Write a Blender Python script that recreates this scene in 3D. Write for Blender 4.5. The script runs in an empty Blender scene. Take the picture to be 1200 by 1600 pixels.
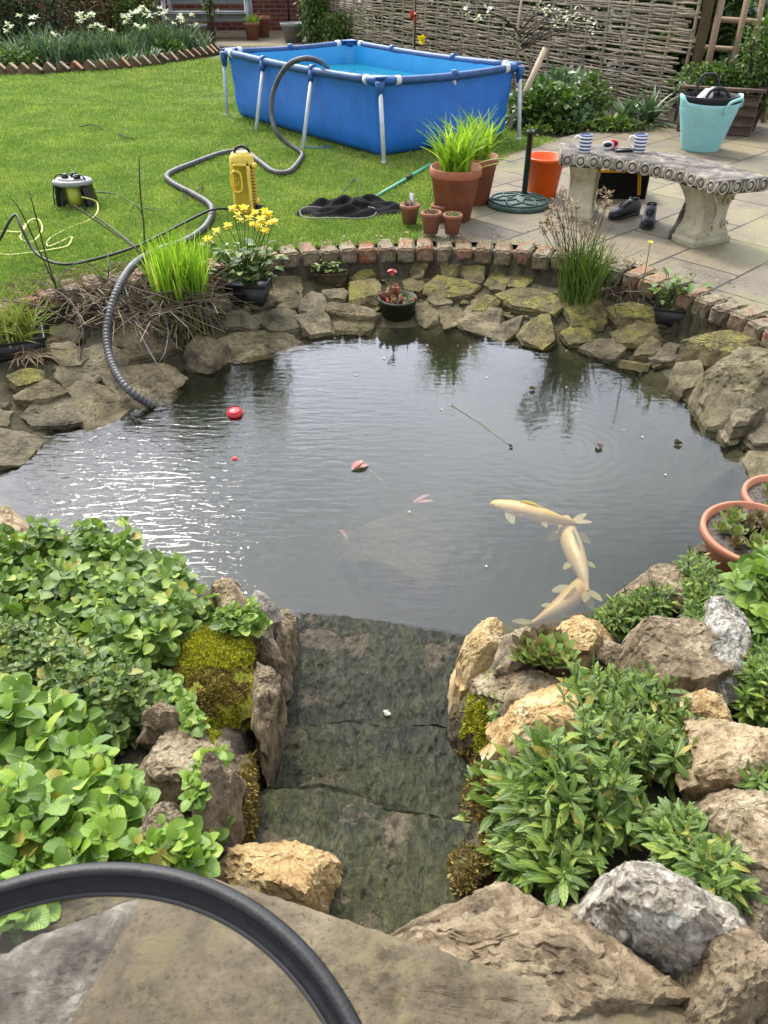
import bpy, math, random
import numpy as np
from mathutils import Vector, Matrix, noise
from math import radians as R, sin, cos, pi
random.seed(7); RNG = np.random.default_rng(7)
S = bpy.context.scene
COL = S.collection
# ------------------------------------------------------------------ camera
F, TH, CZ = 1202.0, R(37), 1.6
cd = bpy.data.cameras.new('camera'); cam = bpy.data.objects.new('camera', cd); COL.objects.link(cam)
cam.location = (0, 0, CZ); cam.rotation_euler = (R(90) - TH, 0, 0)
cd.sensor_fit = 'VERTICAL'; cd.sensor_height = 36; cd.lens = F / 1600 * 36
cd.clip_start = 0.05; cd.clip_end = 800
cd.dof.use_dof = True; cd.dof.focus_distance = 3.2; cd.dof.aperture_fstop = 10.5
S.camera = cam
# ------------------------------------------------------------------ world and sun
SUN_EL, SUN_AZ = R(52), R(-28)          # azimuth measured from +Y towards +X
w = bpy.data.worlds.new('World'); S.world = w; w.use_nodes = True
nt = w.node_tree; nt.nodes.clear()
def N(t, typ, **kw):
    n = t.nodes.new(typ)
    for k, v in kw.items(): setattr(n, k, v)
    return n
wo = N(nt, 'ShaderNodeOutputWorld'); bg = N(nt, 'ShaderNodeBackground'); bg.inputs[1].default_value = 0.15
sky = N(nt, 'ShaderNodeTexSky', sky_type='NISHITA', sun_disc=False)
sky.sun_elevation = SUN_EL; sky.sun_rotation = SUN_AZ; sky.dust_density = 3; sky.air_density = 1.0
tc = N(nt, 'ShaderNodeTexCoord'); mp = N(nt, 'ShaderNodeMapping'); mp.inputs['Scale'].default_value = (1, 1, 2.2)
cn = N(nt, 'ShaderNodeTexNoise'); cn.inputs['Scale'].default_value = 2.1; cn.inputs['Detail'].default_value = 6
cr = N(nt, 'ShaderNodeValToRGB'); cr.color_ramp.elements[0].position = .36; cr.color_ramp.elements[1].position = .62
cr.color_ramp.elements[0].color = (.35,.35,.35,1); cr.color_ramp.elements[1].color = (1,1,1,1)
cn2 = N(nt, 'ShaderNodeTexNoise'); cn2.inputs['Scale'].default_value = 3.7; cn2.inputs['Detail'].default_value = 5
cr2 = N(nt, 'ShaderNodeValToRGB')
cr2.color_ramp.elements[0].position = .3; cr2.color_ramp.elements[1].position = .7
cr2.color_ramp.elements[0].color = (5.2, 5.5, 6.1, 1); cr2.color_ramp.elements[1].color = (10.5, 10.6, 10.9, 1)
mx = N(nt, 'ShaderNodeMixRGB')
nt.links.new(tc.outputs['Generated'], mp.inputs[0]); nt.links.new(mp.outputs[0], cn.inputs['Vector']); nt.links.new(mp.outputs[0], cn2.inputs['Vector'])
nt.links.new(cn.outputs[0], cr.inputs[0]); nt.links.new(cn2.outputs[0], cr2.inputs[0])
nt.links.new(cr.outputs[0], mx.inputs[0]); nt.links.new(sky.outputs[0], mx.inputs[1]); nt.links.new(cr2.outputs[0], mx.inputs[2])
gd = Vector((sin(R(-14)) * cos(R(28)), cos(R(-14)) * cos(R(28)), sin(R(28))))
dn = N(nt, 'ShaderNodeVectorMath', operation='DOT_PRODUCT'); nt.links.new(tc.outputs['Generated'], dn.inputs[0]); dn.inputs[1].default_value = gd
gr = N(nt, 'ShaderNodeValToRGB'); ge = gr.color_ramp.elements; ge[0].position = .62; ge[0].color = (0.72, 0.72, 0.72, 1); ge[1].position = 1.0; ge[1].color = (3.5, 3.55, 3.7, 1)
gr.color_ramp.interpolation = 'EASE'
nt.links.new(dn.outputs['Value'], gr.inputs[0])
mm_ = N(nt, 'ShaderNodeMixRGB', blend_type='MULTIPLY'); mm_.inputs[0].default_value = 1
nt.links.new(mx.outputs[0], mm_.inputs[1]); nt.links.new(gr.outputs[0], mm_.inputs[2])
nt.links.new(mm_.outputs[0], bg.inputs[0]); nt.links.new(bg.outputs[0], wo.inputs[0])
ld = bpy.data.lights.new('sun', 'SUN'); ld.energy = 2.3; ld.angle = R(11); ld.color = (1, .93, .80)
sun = bpy.data.objects.new('sun', ld); COL.objects.link(sun)
sd = Vector((sin(SUN_AZ) * cos(SUN_EL), cos(SUN_AZ) * cos(SUN_EL), sin(SUN_EL)))
sun.rotation_euler = sd.to_track_quat('Z', 'Y').to_euler(); sun.location = (0, 0, 20)
S.view_settings.view_transform = 'Standard'; S.view_settings.look = 'None'
S.view_settings.exposure = 0.72; S.view_settings.gamma = 1
S.cycles.use_denoising = True; S.cycles.max_bounces = 8; S.cycles.transparent_max_bounces = 10
S.cycles.volume_bounces = 1; S.cycles.caustics_reflective = False; S.cycles.caustics_refractive = False
S.cycles.sample_clamp_indirect = 6
# ------------------------------------------------------------------ photo pixel -> point of a known height
def ray(px, py):
    u, v = px - 600, py - 800
    return Vector((u, F * cos(TH) - v * sin(TH), -(F * sin(TH) + v * cos(TH))))
def P(px, py, z=0.0):
    d = ray(px, py); t = (z - CZ) / d.z
    return Vector((d.x * t, d.y * t, z))
def PX(px, py, y):
    d = ray(px, py); t = y / d.y
    return Vector((d.x * t, y, CZ + d.z * t))
def sst(a, b, x):
    t = np.clip((x - a) / (b - a), 0, 1); return t * t * (3 - 2 * t)
# ------------------------------------------------------------------ terrain
WL = -0.30
WATER_PX = [(600,517),(520,517),(465,540),(350,566),(285,590),(240,632),(197,640),(140,668),(90,672),(60,700),(10,738),(0,770),(22,822),
            (50,850),(160,880),(320,925),(400,950),(475,967),(600,978),(735,1000),(845,990),(935,955),(968,932),(1055,882),(1110,830),(1165,780),
            (1172,745),(1152,700),(1118,655),(1100,630),(1050,606),(1008,570),(930,558),(870,543),(830,544),(770,524),(700,510)]
WATER = np.array([P(a, b, WL)[:2] for a, b in WATER_PX])
BRICK_PX = [(-90,515),(0,490),(57,472),(95,462),(160,450),(230,440),(300,430),(370,415),(440,402),(500,396),(560,393),(620,391),(680,391),(740,392),
            (800,396),(850,402),(900,410),(960,425),(1040,452),(1100,477),(1150,498),(1200,522),(1260,552)]
BR = [P(a, b, 0.0)[:2] for a, b in BRICK_PX]
INNER = np.array(BR + [(2.35, 2.9), (2.5, 1.9), (2.6, -3), (-2.6, -3), (-2.5, 1.9), (-2.4, 3.2)])
def pdist(poly, X, Y):
    """signed distance to a polygon, negative inside"""
    d = np.full(X.shape, 1e9); ins = np.zeros(X.shape, bool); n = len(poly)
    for i in range(n):
        ax, ay = poly[i]; bx, by = poly[(i + 1) % n]
        ex, ey = bx - ax, by - ay
        t = np.clip(((X - ax) * ex + (Y - ay) * ey) / (ex * ex + ey * ey), 0, 1)
        d = np.minimum(d, np.hypot(X - ax - t * ex, Y - ay - t * ey))
        c = ((ay > Y) != (by > Y)) & (X < ex * (Y - ay) / (ey if ey else 1e-9) + ax)
        ins ^= c
    return np.where(ins, -d, d)
def bank(Y):
    return np.interp(Y, [-3, .3, .62, .9, 1.2, 1.5, 1.85, 2.2, 2.7], [.22, .25, .2, .12, .03, -.07, -.16, -.22, -.24])
def chan_z(Y):
    return np.interp(Y, [.6, .8, .98, 1.25, 1.5, 1.87, 2.1], [0.0, -.04, -.09, -.18, -.27, -.36, -.5])
def terr(X, Y):
    X = np.asarray(X, float); Y = np.asarray(Y, float)
    s = pdist(WATER, X, Y); q = pdist(INNER, X, Y)
    zf = WL - .02 + .16 * np.clip(s / .42, 0, 1)
    nearz = WL + (bank(Y) - WL) * np.clip(s / .10, 0, 1)
    wn = sst(2.75, 2.15, Y)
    z = zf * (1 - wn) + nearz * wn
    z = np.where(q > 0, -.02, z)
    z = np.where((q <= 0) & (Y < 2.8), z + (0.0 - z) * sst(2.1, 2.6, np.abs(X)), z)
    z = np.where(s < 0, WL - .02 - .62 * sst(0, np.where(Y < 2.9, .16, .5), -s) ** .8, z)
    xc = -.02
    ch = sst(.36, .27, np.abs(X - xc)) * sst(.55, .62, Y) * sst(2.2, 1.95, Y)
    z = np.where((ch > 0), z * (1 - ch) + np.minimum(z, chan_z(Y) - .05) * ch, z)
    return z
GX = np.arange(-4.2, 4.2001, .03); GY = np.arange(-1.2, 8.0001, .03)
MX, MY = np.meshgrid(GX, GY, indexing='ij')
GZ = terr(MX, MY)
def zt(x, y):
    fx = (x - GX[0]) / .03; fy = (y - GY[0]) / .03
    i, j = int(math.floor(fx)), int(math.floor(fy))
    if i < 0 or j < 0 or i >= len(GX) - 1 or j >= len(GY) - 1: return 0.0
    a, b = fx - i, fy - j
    return float((GZ[i, j] * (1 - b) + GZ[i, j + 1] * b) * (1 - a) + (GZ[i + 1, j] * (1 - b) + GZ[i + 1, j + 1] * b) * a)
def hit(px, py, fz):
    d = ray(px, py); lo = 0.35 / -d.z; hi = None; t = lo; st = .02 / d.length
    while t * d.length < 40:
        if CZ + d.z * t < fz(d.x * t, d.y * t):
            a, b = t - st, t
            for _ in range(12):
                m = (a + b) / 2
                if CZ + d.z * m < fz(d.x * m, d.y * m): b = m
                else: a = m
            t = b; break
        t += st
    return Vector((d.x * t, d.y * t, CZ + d.z * t))
def T(px, py, h=0.0):
    return hit(px, py, lambda x, y: zt(x, y) + h)
# ------------------------------------------------------------------ materials
MATS = {}
def lk(t, a, b): t.links.new(a, b)
def newmat(name):
    m = bpy.data.materials.new(name); m.use_nodes = True; t = m.node_tree
    b = t.nodes['Principled BSDF']; MATS[name] = m
    return m, t, b
def ramp(t, fac, stops):
    r = N(t, 'ShaderNodeValToRGB'); e = r.color_ramp.elements
    while len(e) < len(stops): e.new(.5)
    for k, (p, c) in enumerate(stops): e[k].position = p; e[k].color = (c[0], c[1], c[2], 1)
    if fac is not None: lk(t, fac, r.inputs[0])
    return r.outputs[0]
def mixc(t, fac, a, b, mode='MIX'):
    m = N(t, 'ShaderNodeMixRGB', blend_type=mode)
    for k, v in ((0, fac), (1, a), (2, b)):
        if isinstance(v, (int, float)): m.inputs[k].default_value = v
        elif isinstance(v, tuple): m.inputs[k].default_value = (*v, 1)
        else: lk(t, v, m.inputs[k])
    return m.outputs[0]
def mth(t, op, a, b=None, clamp=False):
    m = N(t, 'ShaderNodeMath', operation=op, use_clamp=clamp)
    for k, v in ((0, a), (1, b)):
        if v is None: continue
        if isinstance(v, (int, float)): m.inputs[k].default_value = v
        else: lk(t, v, m.inputs[k])
    return m.outputs[0]
def coords(t, per_obj=False, scale=(1, 1, 1), rot=(0, 0, 0), kind='Object'):
    c = N(t, 'ShaderNodeTexCoord'); mp = N(t, 'ShaderNodeMapping')
    mp.inputs['Scale'].default_value = scale; mp.inputs['Rotation'].default_value = rot
    lk(t, c.outputs[kind], mp.inputs[0])
    if per_obj:
        oi = N(t, 'ShaderNodeObjectInfo'); cx = N(t, 'ShaderNodeCombineXYZ')
        k = mth(t, 'MULTIPLY', oi.outputs['Random'], 40.0)
        lk(t, k, cx.inputs[0]); lk(t, k, cx.inputs[1]); lk(t, cx.outputs[0], mp.inputs['Location'])
    return mp.outputs[0]
def nz(t, vec, scale, detail=6, rough=.6, out=0, dist=0.0):
    n = N(t, 'ShaderNodeTexNoise'); n.inputs['Scale'].default_value = scale; n.inputs['Detail'].default_value = detail
    n.inputs['Roughness'].default_value = rough; n.inputs['Distortion'].default_value = dist
    if vec is not None: lk(t, vec, n.inputs['Vector'])
    return n.outputs[out]
def bump(t, b, h, strength=.5, dist=.01, prev=None):
    n = N(t, 'ShaderNodeBump'); n.inputs['Strength'].default_value = strength; n.inputs['Distance'].default_value = dist
    lk(t, h, n.inputs['Height'])
    if prev is not None: lk(t, prev, n.inputs['Normal'])
    if b is not None: lk(t, n.outputs[0], b.inputs['Normal'])
    return n.outputs[0]
def plain(name, c, rough=.6, metal=0, var=.12, scale=12, bmp=0.0, spec=.5, trans=None, c2=None):
    m, t, b = newmat(name)
    v = coords(t, True); n = nz(t, v, scale, 5)
    d = c2 or tuple(x * (1 - 2.2 * var) for x in c)
    lk(t, ramp(t, n, [(.3, d), (.62, c)]), b.inputs['Base Color'])
    b.inputs['Roughness'].default_value = rough; b.inputs['Metallic'].default_value = metal
    b.inputs['Specular IOR Level'].default_value = spec
    if bmp: bump(t, b, nz(t, v, scale * 4, 6), bmp, .004)
    return m
def stone(name, cols, scale=9, rough=.85, bmp=.8, moss=None, moss_amt=.5, spots=None, wet=0.0, spec=.35):
    m, t, b = newmat(name)
    v = coords(t, True)
    n1 = nz(t, v, scale, 8, .62, dist=.4); n2 = nz(t, v, scale * 5, 6, .7)
    mix = mth(t, 'ADD', mth(t, 'MULTIPLY', n1, .7), mth(t, 'MULTIPLY', n2, .3))
    k = len(cols); col = ramp(t, mix, [(.36 + .28 * i / max(1, k - 1), c) for i, c in enumerate(cols)])
    oi = N(t, 'ShaderNodeObjectInfo')
    col = mixc(t, .55, col, ramp(t, oi.outputs['Random'], [(0, (.62, .6, .58)), (.5, (1, .96, .9)), (1, (1.0, .86, .7))]), 'MULTIPLY')
    n3 = nz(t, v, scale * 22, 3, .7)
    pit = ramp(t, n3, [(.30, (.30, .28, .25)), (.44, (1, 1, 1)), (.62, (1, 1, 1)), (.74, (1.35, 1.33, 1.28))])
    col = mixc(t, .85, col, pit, 'MULTIPLY')
    if spots:
        vo = nz(t, v, scale * 1.7, 8, .75)
        col = mixc(t, ramp(t, vo, [(.52, (0, 0, 0)), (.60, (1, 1, 1))]), col, spots)
    if moss:
        g = N(t, 'ShaderNodeNewGeometry'); sx = N(t, 'ShaderNodeSeparateXYZ'); lk(t, g.outputs['Normal'], sx.inputs[0])
        a = mth(t, 'ADD', mth(t, 'MULTIPLY', sx.outputs[2], .25), nz(t, v, scale * .8, 8, .7))
        f = ramp(t, a, [(.78 - .35 * moss_amt, (0, 0, 0)), (.90 - .35 * moss_amt, (1, 1, 1))])
        mc = ramp(t, nz(t, v, scale * 9, 4, .7), [(.35, tuple(x * .45 for x in moss)), (.65, moss)])
        col = mixc(t, f, col, mc)
    lk(t, col, b.inputs['Base Color'])
    b.inputs['Roughness'].default_value = rough; b.inputs['Specular IOR Level'].default_value = spec
    if wet: b.inputs['Roughness'].default_value = rough - wet
    p = bump(t, None, n1, bmp * .6, .03); p = bump(t, None, n2, bmp * .8, .012, p); bump(t, b, n3, bmp, .004, p)
    return m
stone('limestone', [(.08,.06,.033),(.22,.17,.10),(.40,.33,.21),(.56,.49,.36)], scale=12)
stone('ochre_stone', [(.22,.14,.06),(.40,.28,.13),(.52,.41,.22),(.58,.50,.34)])
stone('brown_stone', [(.05,.038,.024),(.13,.10,.062),(.235,.19,.125),(.40,.34,.24)], scale=12, spots=(.27,.215,.13))
stone('white_stone', [(.07,.065,.05),(.20,.19,.16),(.42,.40,.35),(.66,.64,.58)], scale=15, spots=(.55,.53,.47))
stone('grey_stone', [(.13,.12,.10),(.24,.225,.195),(.34,.325,.285),(.42,.40,.36)])
stone('mossy_stone', [(.06,.045,.025),(.14,.10,.06),(.24,.17,.09)], moss=(.17,.19,.02), moss_amt=.55)
stone('dark_mossy', [(.025,.02,.012),(.07,.05,.025),(.13,.09,.04)], moss=(.09,.09,.012), moss_amt=.25, rough=.7)
stone('moss_cushion', [(.08,.045,.02),(.15,.09,.04)], moss=(.26,.27,.02), moss_amt=.95, bmp=1)
stone('pond_stone', [(.045,.038,.02),(.11,.093,.05),(.19,.163,.095),(.28,.24,.15)], moss=(.12,.13,.03), moss_amt=-.05, rough=.8, scale=8)
stone('pond_stone_brown', [(.05,.042,.026),(.11,.095,.058),(.185,.16,.10),(.27,.235,.15)], rough=.75, scale=8)
stone('algae_stone', [(.045,.038,.014),(.12,.10,.042),(.22,.185,.085)], moss=(.27,.25,.045), moss_amt=.20, rough=.75, scale=10)
stone('cap_slab', [(.045,.036,.021),(.085,.069,.043),(.125,.102,.066),(.19,.16,.11)], scale=6, bmp=.4, spots=(.14,.115,.06))
stone('cap_slab_grey', [(.04,.032,.024),(.10,.085,.068),(.165,.148,.125),(.30,.28,.25)], scale=14, bmp=.5)
stone('cap_slab_olive', [(.07,.06,.035),(.13,.11,.06),(.20,.165,.10)], scale=7, bmp=.6)
stone('concrete', [(.17,.155,.125),(.34,.315,.26),(.50,.47,.39),(.60,.57,.49)], scale=8, bmp=.5)
stone('bench_top', [(.045,.04,.035),(.10,.09,.08),(.20,.18,.155),(.36,.33,.28)], scale=11, bmp=.6)
stone('leg_concrete', [(.30,.28,.19),(.48,.45,.32),(.62,.58,.43)], scale=6, bmp=.35)
def slime():
    m, t, b = newmat('slime_slab')
    v = coords(t, True); vs = coords(t, True, scale=(1, .38, 1)); oi = N(t, 'ShaderNodeObjectInfo')
    n1 = nz(t, vs, 36, 7, .68, dist=.8); n2 = nz(t, v, 5.5, 7, .6); n3 = nz(t, vs, 120, 3, .6)
    col = ramp(t, n1, [(.34, (.006,.008,.003)), (.5, (.034,.037,.017)), (.66, (.088,.090,.048))])
    bare = ramp(t, n2, [(.575, (0,0,0)), (.605, (1,1,1))])
    col = mixc(t, bare, col, ramp(t, nz(t, v, 40, 4), [(.35, (.085,.065,.045)), (.65, (.16,.13,.095))]))
    g2 = ramp(t, nz(t, v, 2.4, 5), [(.45, (0,0,0)), (.6, (1,1,1))])
    col = mixc(t, mth(t, 'MULTIPLY', g2, .45), col, (.085,.090,.028))
    col = mixc(t, 1.0, col, ramp(t, oi.outputs['Random'], [(0, (.75,.78,.72)), (1, (1.25,1.22,1.12))]), 'MULTIPLY')
    col = mixc(t, .85, col, ramp(t, nz(t, coords(t, True, scale=(1, .45, 1)), 75, 4, .75, dist=.6), [(.36, (.25,.25,.22)), (.47, (1,1,1)), (.60, (1.1,1.1,1.05)), (.72, (1.9,1.85,1.6))]), 'MULTIPLY')
    lk(t, col, b.inputs['Base Color'])
    lk(t, ramp(t, bare, [(0, (.36,.36,.36)), (1, (.7,.7,.7))]), b.inputs['Roughness']); b.inputs['Specular IOR Level'].default_value = .36
    h = mth(t, 'SUBTRACT', n1, mth(t, 'MULTIPLY', bare, .25))
    p = bump(t, None, nz(t, coords(t, scale=(1, .3, 1)), 95, 5, .75, dist=.5), 1.0, .014); p = bump(t, None, h, 1, .034, p); bump(t, b, n3, .5, .004, p)
slime()
def soil():
    m, t, b = newmat('soil'); v = coords(t)
    n = nz(t, v, 20, 8, .7); n2 = nz(t, v, 3, 6)
    col = ramp(t, n, [(.35, (.018,.013,.008)), (.6, (.07,.05,.032)), (.75, (.13,.10,.07))])
    col = mixc(t, ramp(t, n2, [(.5, (0,0,0)), (.6, (1,1,1))]), col, (.05,.055,.02))
    # algae-brown mud under the water line
    g = N(t, 'ShaderNodeNewGeometry'); sx = N(t, 'ShaderNodeSeparateXYZ'); lk(t, g.outputs['Position'], sx.inputs[0])
    f = ramp(t, mth(t, 'ADD', mth(t, 'MULTIPLY', sx.outputs[2], -2.0), mth(t, 'MULTIPLY', n2, .35)), [(.34, (0,0,0)), (.55, (1,1,1))])
    col = mixc(t, f, col, ramp(t, nz(t, v, 9, 6), [(.3, (.035,.032,.014)), (.7, (.12,.105,.055))]))
    lk(t, col, b.inputs['Base Color']); b.inputs['Roughness'].default_value = .95
    bump(t, b, n, 1, .03)
soil()
def turf():
    m, t, b = newmat('turf'); v = coords(t)
    n = nz(t, v, 60, 6, .7); n2 = nz(t, v, 1.6, 4)
    col = ramp(t, n, [(.3, (.05,.08,.015)), (.7, (.17,.23,.05))])
    col = mixc(t, ramp(t, n2, [(.4, (0,0,0)), (.7, (1,1,1))]), col, (.13,.16,.045), 'MIX')
    lk(t, col, b.inputs['Base Color']); b.inputs['Roughness'].default_value = .95; bump(t, b, n, 1, .02)
turf()
def leaf(name, dark, light, tip=None, trl=.35, rough=.45, spec=.5, vein=0, macro=False):
    m, t, b = newmat(name)
    g = N(t, 'ShaderNodeNewGeometry'); r = g.outputs['Random Per Island']
    stops = [(0, dark), (.75, light)] + ([(.95, tip)] if tip else []) + ([(.985, (.42,.34,.07))] if vein else [])
    col = ramp(t, r, stops)
    n = nz(t, coords(t), 45, 3)
    col = mixc(t, .6, col, ramp(t, n, [(.3, (.72,.78,.7)), (.7, (1.12,1.1,1.0))]), 'MULTIPLY')
    if macro: col = mixc(t, 1.0, col, ramp(t, nz(t, coords(t), 2.2, 5, .65), [(.32, (.70,.80,.72)), (.5, (1,1,1)), (.66, (1.35,1.20,1.25))]), 'MULTIPLY')
    if vein:
        at = N(t, 'ShaderNodeAttribute', attribute_name='lf'); sx = N(t, 'ShaderNodeSeparateXYZ'); lk(t, at.outputs['Vector'], sx.inputs[0])
        ay = mth(t, 'ABSOLUTE', sx.outputs[1])
        fr = mth(t, 'FRACT', mth(t, 'SUBTRACT', mth(t, 'MULTIPLY', sx.outputs[0], 6.5), mth(t, 'MULTIPLY', ay, 8.0)))
        sv = mth(t, 'ABSOLUTE', mth(t, 'SUBTRACT', fr, .5))
        vv = mth(t, 'MAXIMUM', ramp(t, sv, [(0.0, (1,1,1)), (.14, (0,0,0))]), ramp(t, ay, [(0, (1,1,1)), (.045, (0,0,0))]))
        col = mixc(t, mth(t, 'MULTIPLY', vv, vein), col, mixc(t, .5, col, (.55,.62,.22)))
        edge = ramp(t, sv, [(.2, (.78,.80,.76)), (.5, (1.12,1.12,1.1))]); col = mixc(t, .7, col, edge, 'MULTIPLY')
        bump(t, b, mth(t, 'MULTIPLY', vv, -1.0), .5, .002)
    lk(t, col, b.inputs['Base Color']); b.inputs['Roughness'].default_value = rough; b.inputs['Specular IOR Level'].default_value = spec
    tr = N(t, 'ShaderNodeBsdfTranslucent'); lk(t, mixc(t, .8, col, (1.0, 1.15, .55), 'MULTIPLY'), tr.inputs[0])
    ms = N(t, 'ShaderNodeMixShader'); ms.inputs[0].default_value = trl
    lk(t, b.outputs[0], ms.inputs[1]); lk(t, tr.outputs[0], ms.inputs[2]); lk(t, ms.outputs[0], t.nodes['Material Output'].inputs[0])
    return m
leaf('leaf_balm', (.07,.145,.016), (.21,.34,.04), (.42,.53,.09), vein=.7, trl=.3)
leaf('leaf_balm_lime', (.09,.19,.018), (.25,.41,.045), (.46,.58,.09), vein=.6, trl=.3)
leaf('leaf_narrow', (.05,.105,.014), (.15,.25,.033), (.32,.41,.07), vein=.4, trl=.3)
leaf('leaf_narrow_grey', (.06,.115,.02), (.17,.26,.05), (.33,.42,.10), vein=.4, trl=.3)
leaf('leaf_dark', (.018,.04,.012), (.05,.10,.022), (.10,.16,.04), trl=.2)
leaf('leaf_mid', (.05,.10,.02), (.13,.22,.045), (.24,.35,.08), trl=.25)
leaf('leaf_glaucous', (.07,.13,.06), (.17,.26,.14), (.28,.38,.21), trl=.2)
leaf('leaf_bronze', (.07,.06,.02), (.17,.12,.04), (.28,.16,.08), trl=.25)
leaf('leaf_reed', (.16,.30,.02), (.34,.52,.045), (.50,.60,.10), trl=.4)
leaf('leaf_rush', (.05,.11,.015), (.13,.23,.03), (.28,.28,.08), trl=.2)
leaf('grass_blade', (.14,.22,.035), (.27,.39,.075), (.48,.54,.20), trl=.35, rough=.6, spec=.25, macro=True)
leaf('grass_yellow', (.14,.20,.03), (.30,.36,.06), (.42,.38,.12), trl=.3)
leaf('dead_stalk', (.05,.035,.022), (.20,.155,.10), (.38,.31,.22), trl=.05, rough=.8)
leaf('dry_head', (.16,.10,.055), (.36,.26,.16), (.5,.4,.28), trl=.1, rough=.9)
leaf('moss_tuft', (.15,.14,.010), (.36,.36,.022), (.58,.54,.045), trl=.3, rough=.8)
leaf('moss_brown', (.09,.055,.015), (.28,.20,.05), (.46,.38,.10), trl=.2, rough=.8)
leaf('petal_yellow', (.85,.60,.01), (.95,.74,.02), (1,.82,.05), trl=.3)
leaf('petal_white', (.72,.72,.66), (.85,.85,.80), (.9,.9,.86), trl=.3)
leaf('petal_red', (.35,.02,.02), (.5,.05,.04), trl=.2)
leaf('semper_leaf', (.13,.05,.05), (.20,.15,.08), (.26,.32,.10), trl=.1)
leaf('semper_green', (.14,.20,.05), (.28,.36,.10), (.28,.11,.10), trl=.1)
leaf('pitcher_red', (.16,.02,.015), (.35,.06,.03), (.3,.2,.04), trl=.15)
leaf('lily_red', (.30,.10,.09), (.48,.20,.18), trl=.1, rough=.3)
def bark(name, c1, c2, sc=(12, 12, 2)):
    m, t, b = newmat(name); v = coords(t, True, sc)
    g = N(t, 'ShaderNodeNewGeometry')
    n = nz(t, v, 6, 7, .7)
    col = mixc(t, .6, ramp(t, n, [(.3, c1), (.7, c2)]), ramp(t, g.outputs['Random Per Island'], [(0, (.45,.42,.40)), (.6, (1,.97,.93)), (1, (1.35,1.3,1.22))]), 'MULTIPLY')
    lk(t, col, b.inputs['Base Color']); b.inputs['Roughness'].default_value = .85; bump(t, b, n, .6, .006)
bark('hazel', (.19,.15,.11), (.60,.51,.39)); bark('twig', (.03,.022,.016), (.09,.065,.045)); bark('timber', (.20,.14,.09), (.40,.30,.20), (3, 3, 20))
bark('stake_wood', (.36,.29,.19), (.55,.46,.33)); bark('post_wood', (.11,.08,.05), (.24,.17,.11)); bark('planter_wood', (.13,.085,.065), (.26,.18,.14), (2, 2, 14))
bark('bed_wood', (.30,.23,.14), (.48,.40,.27), (2, 2, 14))
def brickmat():
    m, t, b = newmat('old_brick'); v = coords(t)
    g = N(t, 'ShaderNodeNewGeometry')
    c = ramp(t, g.outputs['Random Per Island'], [(0, (.13,.095,.06)), (.3, (.22,.15,.09)), (.5, (.30,.12,.065)), (.65, (.32,.18,.10)), (.85, (.22,.15,.10)), (1, (.42,.14,.07))])
    n = nz(t, v, 22, 8, .72); n2 = nz(t, v, 70, 5, .7); n3 = nz(t, v, 9, 6, .7)
    c = mixc(t, .8, c, ramp(t, n, [(.3, (.45,.42,.4)), (.55, (1,1,1)), (.75, (1.25,1.2,1.1))]), 'MULTIPLY')
    c = mixc(t, ramp(t, n3, [(.45, (0,0,0)), (.56, (1,1,1))]), c, ramp(t, n2, [(.35, (.12,.10,.06)), (.6, (.31,.265,.18))]))
    c = mixc(t, ramp(t, nz(t, v, 14, 7, .75), [(.57, (0,0,0)), (.64, (1,1,1))]), c, (.07,.06,.03))
    lk(t, c, b.inputs['Base Color']); b.inputs['Roughness'].default_value = .9
    p = bump(t, None, n, .7, .02); bump(t, b, n2, .7, .006, p)
brickmat()
def wallmat():
    m, t, b = newmat('wall_brick'); v = coords(t, rot=(R(90), 0, 0))
    br = N(t, 'ShaderNodeTexBrick'); lk(t, v, br.inputs['Vector'])
    br.inputs['Scale'].default_value = 1; br.inputs['Brick Width'].default_value = .225; br.inputs['Row Height'].default_value = .075
    br.inputs['Mortar Size'].default_value = .008; br.inputs['Mortar'].default_value = (.33,.28,.25,1)
    br.inputs['Color1'].default_value = (.30,.085,.06,1); br.inputs['Color2'].default_value = (.19,.055,.045,1)
    c = mixc(t, .5, br.outputs[0], ramp(t, nz(t, v, 8, 6), [(.3, (.6,.6,.6)), (.7, (1.25,1.2,1.15))]), 'MULTIPLY')
    lk(t, c, b.inputs['Base Color']); b.inputs['Roughness'].default_value = .9
    bump(t, b, mth(t, 'SUBTRACT', 1.0, br.outputs['Fac']), .6, .01)
wallmat()
def paving():
    m, t, b = newmat('paving'); v = coords(t, rot=(0, 0, R(-43)))
    br = N(t, 'ShaderNodeTexBrick'); lk(t, v, br.inputs['Vector'])
    br.inputs['Scale'].default_value = 1; br.inputs['Brick Width'].default_value = .60; br.inputs['Row Height'].default_value = .45
    br.inputs['Mortar Size'].default_value = .009; br.inputs['Mortar Smooth'].default_value = .4; br.inputs['Mortar'].default_value = (.045,.04,.03,1)
    br.inputs['Color1'].default_value = (.215,.18,.12,1); br.inputs['Color2'].default_value = (.16,.14,.108,1)
    n = nz(t, v, 3.5, 8, .65); n2 = nz(t, v, 45, 5, .7)
    c = mixc(t, .9, br.outputs[0], ramp(t, n, [(.32, (.62,.62,.60)), (.5, (1,.97,.90)), (.68, (1.12,1.10,.95))]), 'MULTIPLY')
    c = mixc(t, .5, c, ramp(t, n2, [(.3, (.6,.6,.6)), (.6, (1.15,1.15,1.15))]), 'MULTIPLY')
    c = mixc(t, ramp(t, nz(t, v, 1.7, 6, .6), [(.50, (0,0,0)), (.68, (.6,.6,.6))]), c, (.23,.225,.10))
    lk(t, c, b.inputs['Base Color']); b.inputs['Roughness'].default_value = .8
    h = mth(t, 'ADD', mth(t, 'MULTIPLY', mth(t, 'SUBTRACT', 1.0, br.outputs['Fac']), 1.0), mth(t, 'MULTIPLY', n, .5))
    p = bump(t, None, h, .7, .012); bump(t, b, n2, .4, .004, p)
paving()
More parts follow.
